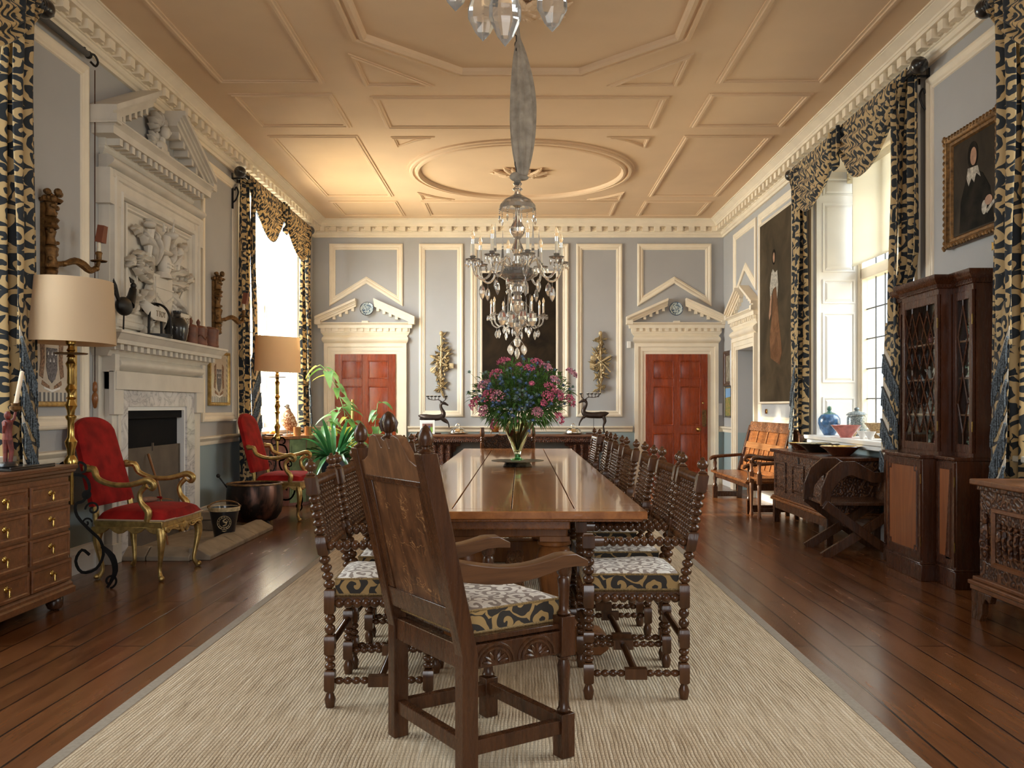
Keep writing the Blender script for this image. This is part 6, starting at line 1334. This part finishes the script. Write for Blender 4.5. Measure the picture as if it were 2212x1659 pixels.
def bouquet():
    r=random.Random(21); X,Y=-.026,7.30; z0=.771
    d=thing('footed_charger','round dark footed charger under the flower vase on the table','plate',(X,Y,z0))
    t=NT('dark pewter'); tc=t.coord(); ww=t.noise(tc,14,3); t.P(Base_Color=t.ramp(ww,[(.4,(.06,.06,.055)),(.6,(.32,.29,.20))]),Roughness=.28,Metallic=.8)
    MB().lathe([(.115,0),(.12,.004),(.10,.03),(.12,.036),(.21,.044),(.212,.049),(.12,.042),(.0,.040)],seg=48).build('charger_body',M['pew'] if 'pew' in M else t.m,d)
    v=thing('glass_vase','flared green-footed glass vase holding the flowers on the table','vase',(X,Y,z0+.0505))
    MB().lathe([(.0,0),(.055,.002),(.06,.006),(.03,.016),(.022,.022),(.022,.045),(.03,.048),(.0,.05)],seg=28).build('vase_foot',M['greenfoot'],v)
    n=40; m=MB(); prof=[(.028,.05),(.035,.07),(.065,.15),(.105,.24),(.15,.33),(.146,.33),(.10,.24),(.06,.15),(.03,.075),(.0,.068)]
    m.lathe(prof,seg=28); m.build('vase_body',M['greenglass'],v)
    b=thing('flower_bouquet','big bouquet of pink sedum, blue sea holly and green foliage in the vase','flowers',(X+.03,Y,1.10))
    m=MB(); hts=[]
    for k in range(26):
        a=r.uniform(0,2*PI); q=r.uniform(.0,.013); e=r.uniform(.2,1)
        m.tube([(-.03+q*cos(a)*.8,q*sin(a),-.195),(-.03+.05*cos(a)*e,.05*e*sin(a),-.08),(.11*cos(a)*e-.02,.11*sin(a)*e,.02)],.003,4)
    m.build('stems',plain('stem olive',(.16,.20,.05),.5),b)
    C=Vector((.0,0,.20)); RX,RZ=.42,.34
    def shell(f=1.0,lo=-.5):
        while True:
            p=Vector((r.uniform(-1,1),r.uniform(-1,1),r.uniform(lo,1)))
            if .55<p.length<1: break
        p=p.normalized()*f; q=1.0 if p.z>0 else 1.0+p.z*.75
        return Vector((C.x+p.x*RX*q,C.y+p.y*RX*.95*q,C.z+p.z*RZ*(1 if p.z>0 else .7)))
    m=MB()
    for k in range(2300):
        p=shell(r.uniform(.35,.98)); d_=(p-Vector((0,0,-.05))).normalized()+Vector((r.uniform(-.7,.7),r.uniform(-.7,.7),r.uniform(-.6,.4))); flatleaf(m,p,d_,r.uniform(.045,.095),r.uniform(.015,.028),.5,3)
    for k in range(230):
        a=r.uniform(0,2*PI); z=r.uniform(.03,.13); q=.10+.9*(z+.06)*r.uniform(.6,1.3); p=Vector((q*cos(a)-.01,q*sin(a),z)); flatleaf(m,p,Vector((cos(a),sin(a),r.uniform(-.6,.4))),r.uniform(.05,.09),r.uniform(.015,.028),.8,3)
    o=m.build('foliage',M['leafd'],b,fix=False); o['kind']='stuff'
    m=MB()
    for k in range(90):
        p=shell(1.0,-.3); m.tube([tuple(p*.3),tuple(p*.7+Vector((0,0,.01))),tuple(p)],.0016,4)
    m.build('fine_stalks',M['leafp'],b)
    pk=plain('sedum pink',(.58,.12,.20),.75,var=.5,nscale=50); pk2=plain('sedum rose',(.72,.24,.30),.75,var=.5,nscale=50)
    spots=[(-.29,.14,.0),(-.25,.06,-.15),(-.20,.22,-.1),(-.31,-.06,-.1),(-.36,-.0,.0),(-.14,.33,-.05),(-.18,.05,-.28),(-.24,-.16,-.15),(.12,.32,-.1),(.19,.28,0),(.06,.27,-.2),(.22,.12,-.2),(.26,.18,-.1),(.20,.05,-.28),(.28,.06,-.1),(.40,.24,0),(.38,.02,-.05),(.33,-.12,-.1),(.13,-.07,-.34),(.08,.15,-.33),(-.02,.30,-.2),(-.05,-.13,-.35),(.17,-.0,-.3),(-.1,-.24,-.25)]
    for i,(x,z,y) in enumerate(spots):
        dz_=(z-.02)/(.34 if z>.02 else .24); x*=(1 if z>0 else 1+z*.9); y=-.40*math.sqrt(max(.03,1-(x/.43)**2-dz_*dz_))*.98*(1 if z>0 else 1+z*1.2)
        big=.062 if i<19 else .03; m=MB(); R_=big*r.uniform(.75,1.05); base=Vector((x,y,z+.20-.02))
        nd=(base-Vector((0,0,-.1))).normalized()
        for k in range(95):
            p=Vector((r.gauss(0,1),r.gauss(0,1),r.gauss(0,1))).normalized(); 
            if p.dot(nd)<-.15: p=-p
            q=base+p*R_*r.uniform(.7,1)-nd*R_*.3*p.dot(nd); m.ell(tuple(q),r.uniform(.0042,.0068),5,4)
        m.build('sedum_head',pk if i%3 else pk2,b)
    bl=plain('sea holly blue',(.08,.14,.26),.7,var=.4,nscale=80); gr=plain('sea holly grey green',(.12,.19,.15),.7,var=.4,nscale=80)
    for i in range(125):
        p=shell(r.uniform(.93,1.10),-.35) if i%2 else Vector((r.gauss(-.05,.13),-.33+r.uniform(-.04,.03),r.gauss(.22,.12))); 
        if p.y>.22: p.y=-p.y
        m=MB(); m.ell(tuple(p),(.010,.010,.012),6,5)
        for k in range(7): a=2*PI*k/7; m.tube([tuple(p),tuple(p+Vector((.024*cos(a),.024*sin(a)*.6,-.004+.012*sin(a*2))))],[.003,.0004],3)
        m.tube([tuple(p),tuple(p*.85)],.0016,3); m.build('sea_holly_head',bl if i%3 else gr,b)
bouquet()
def houseplants():
    r=random.Random(4)
    p=thing('strap_leaf_plant','bushy potted plant with long glossy green strap leaves by the left door','potted plant',(-2.40,11.62,.30))
    MB().lathe([(.19,-.02),(.19,0),(0,0)],seg=24).lathe([(.03,-.30),(.03,-.02)],(.12,0,0),8).lathe([(.03,-.30),(.03,-.02)],(-.06,.1,0),8).lathe([(.03,-.30),(.03,-.02)],(-.06,-.1,0),8).build('plant_stand',M['darkoak'],p)
    MB().lathe([(0,0),(.14,0),(.18,.26),(.20,.30),(.185,.30),(.17,.27),(0,.27)],seg=28).build('plant_pot',plain('blue pot',(.035,.06,.12),.3,coat=.5),p); MB().lathe([(0,.275),(.172,.272)],seg=20).build('soil',plain('soil',(.03,.02,.014),.95),p)
    MB().lathe([(.22,0),(.22,.012),(.16,.012)],seg=24)
    for k in range(54):
        a=r.uniform(0,2*PI); L=r.uniform(.45,.72); el=r.uniform(.25,1.3); m=MB(); b=Vector((.05*cos(a),.05*sin(a),.28)); v=[];n=9
        for i in range(n+1):
            t=i/n; h=L*cos(el)*t+.02; z=.28+L*1.15*sin(el)*t-.55*L*t*t*(1.2-sin(el)*.6); w=.062*(sin(PI*min(.98,t*.85+.13)))**.6; x,y=b.x+cos(a)*h,b.y+sin(a)*h
            if i==n: w=.004
            v+=[(x-sin(a)*w/2,y+cos(a)*w/2,z+w*.25),(x,y,z),(x+sin(a)*w/2,y-cos(a)*w/2,z+w*.25)]
        m.add(v,[(i*3+j,i*3+j+1,(i+1)*3+j+1,(i+1)*3+j) for i in range(n) for j in range(2)]); m.build('strap_leaf',M['leafstrap'],p,fix=False)
    q=thing('climbing_pothos','tall climbing pot plant with heart-shaped leaves on a cane before left door','potted plant',(-2.30,12.30,0))
    MB().lathe([(0,0),(.14,0),(.17,.26),(.18,.29),(.17,.29),(.16,.26),(0,.26)],seg=28).build('plant_pot',M['stonepot'],q); MB().lathe([(0,.262),(.16,.262)],seg=20).build('soil',plain('dark soil',(.03,.02,.014),.95),q)
    MB().tube([(0,0,.2),(.01,0,1.35)],.018,8).build('cane',M['brass'] if 0 else plain('moss pole tan',(.50,.33,.10),.7,nscale=60,bump=.3),q)
    vines=[[(-.0,0,.25),(-.05,-.03,.8),(-.10,-.03,1.2),(-.18,-.04,1.45),(-.30,-.06,1.72),(-.42,-.06,1.82)],[(0,0,.25),(.10,-.05,.7),(.05,-.05,1.0),(-.12,-.10,1.25),(-.22,-.12,1.1)],[(0,0,.25),(.20,-.05,.6),(.32,-.04,1.0),(.36,-.05,1.3)],[(0,0,.25),(.3,-.1,.5),(.48,-.1,.8),(.55,-.1,1.05)],[(0,0,.25),(-.15,-.15,.6),(-.28,-.2,.9),(-.30,-.2,1.05)],[(0,0,.25),(.10,-.25,.5),(.12,-.40,.75),(.05,-.42,.80)]]
    for vi,pts in enumerate(vines):
        P=[]; 
        for i in range(len(pts)-1):
            for t in (0,.25,.5,.75): P.append(tuple(Vector(pts[i]).lerp(Vector(pts[i+1]),t)))
        P.append(pts[-1]); st=MB().tube(P,.0055,6).build('vine_stem',M['leafp'],q)
        for k in range(3,len(P)):
            a=r.uniform(0,2*PI); m=MB(); b=Vector(P[k]); d_=Vector((cos(a)*.9,-abs(sin(a))*.7,r.uniform(-.5,.3))); e=b+d_.normalized()*.05; m.tube([tuple(b),tuple(e)],.0025,4)
            L=r.uniform(.15,.24); flatleaf(m,e,d_,L,L*.66,.55,6,.15,True); m.build('heart_leaf',M['leafy'] if (vi in (0,5) and k>len(P)-2) or r.random()<.07 else M['leafp'] if r.random()<.7 else M['leafd'],st,fix=False)
M['stonepot']=plain('grey pot',(.20,.18,.15),.6)
houseplants()
# ================================================================ CURTAINS
def fringe(m,path,L=.13,sp=.011,r=.004):
    P=[Vector(p) for p in path]; 
    m.tube([tuple(p) for p in P],.009,6)
    for i in range(len(P)-1):
        d=P[i+1]-P[i]; n=max(1,int(Vector((d.x*0,d.y,d.z)).length/sp))
        for k in range(n):
            p=P[i]+d*(k/n); j=.006*sin(k*1.7); m.tube([tuple(p),tuple(p+Vector((j,j,-L*.5))),tuple(p+Vector((0,j*1.5,-L)))],[r,r,r*1.25],4)
def curtain_set(side,y0,y1,where,no):
    px=.13; xf=(lambda p:(XL+p[1],p[0],p[2])) if side<0 else (lambda p:(XR-p[1],p[0],p[2])); ZP=3.945
    pole=thing('curtain_pole','dark wooden curtain pole above the %s'%where,'curtain pole')
    m=MB(xf); m.lathe([(.030,0),(.030,y1-y0)],(y0,px,ZP),14,(1,0,0)); m.build('pole_rod',M['black'],pole)
    for s,y in ((-1,y0),(1,y1)):
        m=MB(xf); m.lathe([(.030,0),(.045,.005),(.045,.018),(.035,.024),(.05,.034),(.050,.042),(.056,.05),(.066,.08),(.062,.11),(.045,.135),(.03,.145),(.032,.152),(.02,.165),(.008,.20),(0,.205)],(y,px,ZP),18,(s,0,0)); m.build('pole_finial',M['black'],pole)
        m=MB(xf); yy=y-s*.03; m.box(yy-.02,yy+.02,.002,.014,3.55,3.96); m.tube([(yy,.01,3.90),(yy,.07,3.90),(yy,px,3.90)],.010,6); m.tube([(yy,.012,3.62),(yy,.05,3.66),(yy,.075,3.74),(yy,.05,3.80),(yy,.03,3.76)],.009,6); m.build('pole_bracket',M['iron'],pole)
    C=M['curtain']
    for s,yb in ((-1,y0),(1,y1)):
        pos='nearer' if s<0 else 'farther'
        cu_=thing('window_curtain','scroll-patterned fringed curtain on the %s side of the %s'%(pos,where),'curtain',group='scroll-pattern curtains')
        W=.36
        def f(u,v,s=s,yb=yb):
            z=lerp(.03,ZP-.02,v); g=1.0-.22*max(0,(v-.85)/.15); y=yb-s*(.02+W*u*g)+((.25*(1-.55*u)*max(0,min(1,(2.45-z)/.35))) if (s<0 and no==2) else 0); d=px-.03+.036*sin(u*2*PI*3.5+.6+.4*sin(v*3))*(.6+.4*(1-v))+.012*sin(u*9+v*5); return (y,d,z)
        MB(xf).grid(f,64,36).build('curtain_cloth',C,cu_,fix=False,solid=.004)
        # cascading tail hanging on the window side of the panel
        def g(u,v,s=s,yb=yb):
            z=lerp(1.62,ZP-.02,v); y=yb-s*(W*.50+W*.50*u*(1-.1*v)); return (y,px+.052+.02*sin(u*9+v*2)+.01*sin(v*7),z)
        MB(xf).grid(g,20,24).build('cascade_tail',C,cu_,fix=False,solid=.004)
        b0=yb-s*(W*.40); a0=yb-s*(W*1.06); mm=(a0+b0)/2
        for k in range(4):
            zt=1.66-.27*k; dd=px+.060+.008*k
            MB(xf).add([(b0,dd,zt-.26),(mm,dd+.012,zt-.12),(a0,dd+.03,zt+.02),(a0,dd+.028,zt+.10),(mm,dd+.010,zt-.03),(b0,dd-.002,zt-.15)],[(0,1,4,5),(1,2,3,4)]).build('cascade_lining',M['lining'],cu_,fix=False,solid=.003)
            MB(xf).add([(b0,dd-.002,zt-.15),(mm,dd+.010,zt-.03),(a0,dd+.028,zt+.10),(a0,dd+.016,zt+.30),(mm,dd+.002,zt+.26),(b0,dd-.006,zt+.14)],[(0,1,4,5),(1,2,3,4)]).build('cascade_tail',C,cu_,fix=False,solid=.003)
            m=MB(xf); fringe(m,[(b0,dd+.010,zt-.26),(mm,dd+.022,zt-.12),(a0,dd+.040,zt+.03)],.15,.0085,.0046); m.build('bullion_fringe',M['fringe'],cu_,fix=False)
    # swags over the pole
    sw=thing('curtain_swag','double scroll-patterned swag over the pole at the %s'%where,'swag',group='scroll-pattern swags')
    mid=(y0+y1)/2
    for i,(a,b,sag) in enumerate(((y0+.05,mid+.12,.60),(mid-.10,y1-.05,.60))):
        def f(u,v,a=a,b=b,sag=sag,i=i):
            y=lerp(a,b,u); e=4*u*(1-u); q=e**(.62+.3*v); sh=(.14*(u-.5)*(1-e)*v)*(1 if i else -1)
            z=ZP+.035-.05*v-(sag*v**.9)*q-.10*v*(1-e)*0; 
            d=px+.035+.09*v*q*(1-.5*v)+.026*sin(v*2*PI*4.2+u*2.0*(1 if i else -1))*(.35+.65*q)*min(1,v*4)
            return (y+sh,d,z)
        MB(xf).grid(f,44,40).build('swag_cloth',C,sw,fix=False,solid=.004)
    m=MB(xf); 
    for yy in (mid,):
        m.grid(lambda u,v:(yy-.13+.26*u,px+.07+.03*sin(u*14),ZP+.02-.42*v*(1-.4*abs(2*u-1))),14,10)
    m.build('swag_jabot',C,sw,fix=False,solid=.004)
M['lining']=plain('cream lining cloth',(.55,.50,.42),.85,nscale=20)
curtain_set(-1,10.44,13.72,'far left window',1)
curtain_set(1,7.20,10.42,'far right window',2)
curtain_set(-1,2.45,6.02,'near left window',3)
curtain_set(1,2.45,6.02,'near right window',4)
# ================================================================ BACK WALL THINGS
bxf=lambda p:(p[0],-p[1],p[2])
def backthings():
    t=thing('large_dark_painting','large very dark unframed painting filling the centre panel of the back wall','picture',(0.0,YB-.01,2.28))
    MB(bxf).box(-.62,.567,.0,.03,-1.05,1.12).build('canvas',canvasmat('blackened canvas',(.010,.007,.005),(.040,.026,.014),2.2),t,smooth=0)
    m=MB(bxf); m.sweep([(-.655,0,-1.08),(-.655,0,1.155),(.602,0,1.155),(.602,0,-1.08)],(0,1,0),[(0,0),(0,.036),(.016,.042),(.034,.034),(.036,.03)]); m.build('slip_frame',M['cream'],t)
    MB(bxf).prism([(.02,-.5),(.12,-.1),(.06,.1),(-.04,.0),(-.10,-.4)],.030,.0305,'xz').build('painted_drapery',canvasmat('faded drapery',(.02,.014,.008),(.07,.04,.02),6),t,smooth=0)
    for s,cx,nm in ((-1,-1.28,'left of the dark painting'),(1,1.28,'right of the dark painting')):
        c=thing('carved_trophy','gilt carved trophy of leaves and instruments %s'%nm,'wall carving',(cx,YB,1.97),group='carved gilt trophies')
        m=MB(bxf); m.tube([(0,.03,-.50),(.01*s,.04,-.2),(0,.04,.15),(0,.03,.47)],[.010,.02,.018,.012],8); m.ell((0,.035,.46),(.03,.025,.04),10,8); m.build('trophy_stem',M['giltdull'],c)
        r=random.Random(8+s); m=MB(lambda p:(p[0],-p[1],p[2]))
        for k in range(64):
            z=r.uniform(-.46,.42); w=.14*math.exp(-((z+.02)/.20)**2)+.03; x=r.uniform(-w,w)*.9; a=math.atan2(r.uniform(-.6,1),x*6+r.uniform(-.5,.5)); leaf(m,x*.6,z,a,r.uniform(.07,.15),r.uniform(.014,.026),.025+r.uniform(0,.02),.02,2,r.uniform(-1,1))
        m.build('carved_leaves',M['giltdull'],c,solid=.004,fix=False)
        m=MB(bxf); 
        for k in range(24): z=r.uniform(-.34,.30); w=.09*math.exp(-((z+.04)/.2)**2)+.02; m.ell((r.uniform(-w,w),r.uniform(.03,.06),z),r.uniform(.012,.022),7,5)
        m.tube([(-.13*s,.04,.16),(.16*s,.05,-.16)],.012,7); m.tube([(-.10*s,.05,-.06),(.17*s,.04,.10)],[.009,.02],7)
        m.build('carved_fruit',M['giltdull'],c)
        m=MB(bxf); m.lathe([(.05,0),(.05,.02),(.035,.025),(0,.025)],(.13*s,.03,-.13) if s<0 else (-.11,.03,.06),14,(0,1,0)); m.box(-.02+.15*(-s),.05+.15*(-s),.02,.05,-.10,-.02); m.build('carved_instrument',M['giltdull'],c)
    # plates over the doors
    pl=NT('blue and white plate'); vv=pl.coord(); n=pl.noise(vv,26,5,.65,1.2); pl.P(Base_Color=pl.ramp(n,[(.44,(.02,.07,.14)),(.50,(.50,.58,.58))]),Roughness=.15,Coat_Weight=.7)
    for cx,nm in ((-2.47,'left'),(2.49,'right')):
        o=thing('blue_white_plate','blue and white painted plate standing above the %s-hand red door'%nm,'plate',(cx,YB-.06,2.82),group='plates above the doors',rot=(R(82),0,0))
        MB().lathe([(0,0),(.07,0),(.085,.012),(.108,.018),(.11,.022),(.085,.018),(.07,.006),(0,.006)],seg=32).build('plate_body',pl.m,o)
        m=MB(); m.lathe([(.102,.0215),(.111,.024),(.112,.018)],seg=32); m.build('plate_rim',M['black'] if cx<0 else plain('deep blue rim',(.02,.05,.12),.2),o)
    # sideboard table
    s=thing('carved_sideboard','long carved oak sideboard table below the dark painting on back wall','sideboard',(-.13,14.24,0)); CM=M['carvedoakred']
    MB().box(-1.57,1.57,-.27,.27,.785,.82).build('table_top',M['midtop'],s,bevel=.006); m=MB(); m.box(-1.54,1.54,-.25,.25,.70,.785); m.build('carved_frieze',CM,s,smooth=0)
    m=MB(); 
    for k in range(100): x=-1.53+3.06*k/99; m.box(x-.008,x+.008,-.262,-.25,.70,.722)
    m.box(-1.545,1.545,-.258,-.25,.765,.785); m.build('dentil_edge',CM,s,smooth=0)
    for cx in (-1.15,1.15):
        m=MB(); m.box(cx-.28,cx+.28,-.22,.22,.0,.10); m.build('pedestal_base',CM,s,bevel=.01); m=MB(); m.box(cx-.20,cx+.20,-.18,.18,.10,.70); 
        for q in (-.17,-.06,.06,.17): m.lathe([(.035,.12),(.028,.16),(.03,.4),(.024,.58),(.036,.62),(.036,.66)],(cx+q,-.19,0),10)
        m.build('pedestal',CM,s)
        for sg in (-1,1): MB().prism([(cx+sg*.20,.70),(cx+sg*.34,.70),(cx+sg*.33,.64),(cx+sg*.27,.63),(cx+sg*.26,.56),(cx+sg*.20,.52)],-.15,-.05,'xz').build('scroll_bracket',CM,s,bevel=.01)
    z=.821
    def cloche(lb,x):
        c=thing('silver_cloche',lb,'cloche',(x,14.18,z),group='silver domed dish covers'); MB().lathe([(0,0),(.11,0),(.13,.008),(.165,.016),(.166,.021),(.13,.014),(0,.013)],seg=40).build('serving_plate',M['silver'],c)
        m=MB(); v=[];seg=40;pr=[(.125,.018),(.125,.03),(.118,.034),(.112,.06),(.085,.09),(.045,.108),(.012,.113),(.0,.114)]
        m.lathe(pr,seg=40); m.v=[((x_*(1+.045*cos(math.atan2(y_,x_)*10)) if z_<.1 else x_),(y_*(1+.045*cos(math.atan2(y_,x_)*10)) if z_<.1 else y_),z_) for x_,y_,z_ in m.v]; m.build('dome',M['silver'],c)
        m=MB(); m.tube([(-.03,0,.115),(-.028,0,.14),(-.01,0,.158),(.01,0,.158),(.028,0,.14),(.03,0,.115)],.006,6); m.ell((0,0,.163),(.013,.008,.010),8,6); m.build('loop_handle',M['silver'],c)
    cloche('silver domed dish cover left of the flowers on sideboard',-.99); cloche('silver domed dish cover right of the flowers on sideboard',.825)
    b=thing('brandy_warmer','small silver stand with amber bowl on the sideboard beside the vase','warmer',(-.40,14.16,z)); m=MB()
    for k in range(4): a=PI/4+k*PI/2; m.tube([(.10*cos(a),.10*sin(a),0),(.085*cos(a),.085*sin(a),.06),(.10*cos(a),.10*sin(a),.13),(.085*cos(a),.085*sin(a),.15)],.006,5)
    m.build('stand_legs',M['silver'],b); MB().lathe([(0,.03),(.05,.035),(.085,.08),(.088,.12),(.08,.12),(.05,.05),(0,.045)],seg=24).build('warmer_bowl',plain('amber copper',(.55,.26,.08),.2,.8),b); MB().lathe([(.09,.12),(.07,.16),(.03,.185),(.01,.195),(.016,.21),(0,.215)],seg=24).build('warmer_lid',M['silver'],b)
    f=thing('photo_frame','white framed colour photograph leaning on the sideboard left end','photo frame',(-1.46,14.12,z+.002),rot=(R(-9),0,.12)); 
    MB().box(-.115,.115,0,.016,.0,.22).build('frame_border',M['white'],f,bevel=.004); MB().box(-.08,.08,-.003,0,.03,.19).build('photo_print',plain('photo lawn green',(.18,.36,.06),.4),f,smooth=0)
    MB().box(-.08,.08,-.005,-.003,.11,.19).build('photo_house',plain('photo brick',(.22,.10,.08),.4,var=.4,nscale=60),f,smooth=0); MB().box(-.08,.08,-.006,-.005,.165,.19).build('photo_sky',plain('photo sky',(.6,.62,.65),.4),f,smooth=0)
    m=MB(); m.box(.02,.042,-.0065,-.005,.05,.13); m.build('photo_people',plain('photo navy',(.03,.05,.14),.4),f,smooth=0)
    def deer(lb,x,s,pose):
        d=thing('deer_candelabrum',lb,'candelabrum',(x,14.26,z),group='bronze deer candelabra'); B=M['bronze']; d.scale=(s,1,1)
        lift=.20 if pose else .16
        MB().box(-.12,.12,-.05,.05,0,.018).build('wooden_base',M['mahog_br'],d,bevel=.004); MB().tube([(0,0,.018),(0,0,lift+.10)],.004,6).build('support_rod',M['iron'],d)
        m=MB(); zb=lift+.10
        m.tube([(-.24,0,zb+.03),(-.19,0,zb+.02),(-.12,0,zb),(-.02,0,zb-.005),(.08,0,zb),(.14,0,zb+.02),(.16,0,zb+.07),(.13,0,zb+.13),(.115,0,zb+.18),(.13,0,zb+.22),(.17,0,zb+.225),(.21,0,zb+.205),(.235,0,zb+.19)],[.006,.035,.055,.05,.048,.046,.034,.026,.022,.024,.024,.016,.010],12)
        m.tube([(.135,-.0,zb+.235),(.10,-.02,zb+.25)],[.010,.003],6); m.build('deer_body',B,d)
        L=[[(.12,-.02,zb-.01),(.20,-.03,zb-.04),(.24,-.03,zb-.10),(.25,-.03,zb-.16)],[(.12,.02,zb-.01),(.17,.03,zb-.06),(.22,.03,zb-.09)]] if pose==0 else [[(.12,-.02,zb-.01),(.17,-.03,zb-.04),(.22,-.03,zb-.12),(.23,-.03,zb-.17)],[(.12,.02,zb),(.16,.03,zb-.05)]]
        L+= [[(-.15,-.02,zb-.02),(-.17,-.03,zb-.10),(-.15,-.03,zb-.18),(-.16,-.03,.018)],[(-.16,.02,zb-.02),(-.19,.03,zb-.10),(-.16,.03,zb-.18),(-.18,.03,.018)]] if pose else [[(-.16,-.02,zb-.01),(-.21,-.03,zb-.02),(-.14,-.03,zb-.05)]]
        for q in L: MB().tube(q,[.028,.018,.011,.010][:len(q)],8).build('leg',B,d)
        for k,yy in ((0,-.07),(1,.07)):
            m=MB(); m.tube([(.14,0,zb+.24),(.08,yy*.5,zb+.28),(.0,yy,zb+.275),(-.06,yy,zb+.29),(-.09,yy,zb+.32)],[.007,.006,.005,.005,.004],6)
            for xx in (-.09,-.03,.03,.09): m.tube([(xx*.8,yy*.8,zb+.278),(xx,yy,zb+.325)],.0035,5)
            m.tube([(.14,0,zb+.24),(.19,yy*.6,zb+.28),(.20,yy,zb+.325)],.005,5)
            m.build('antler',B,d)
            for xx in (-.09,-.03,.03,.09,.20):
                m=MB(); m.lathe([(.018,0),(.02,.016),(.016,.018),(0,.016)],(xx,yy,zb+.325),10); m.build('candle_cup',M['iron'],d); MB().lathe([(.016,.0),(.016,.015),(0,.015)],(xx,yy,zb+.333),10).build('tealight',M['wax'],d)
    deer('bronze leaping deer candelabrum facing right at the left of the sideboard',-1.38,1,0); deer('bronze standing deer candelabrum facing left at the right of the sideboard',1.15,-1,1)
M['carvedoakred']=carved('reddish carved oak',(.045,.016,.008),(.16,.055,.024),40,.45,.7); M['midtop']=wood('sideboard top',(.08,.03,.012),(.2,.08,.03),.3,0,6,.5)
backthings()
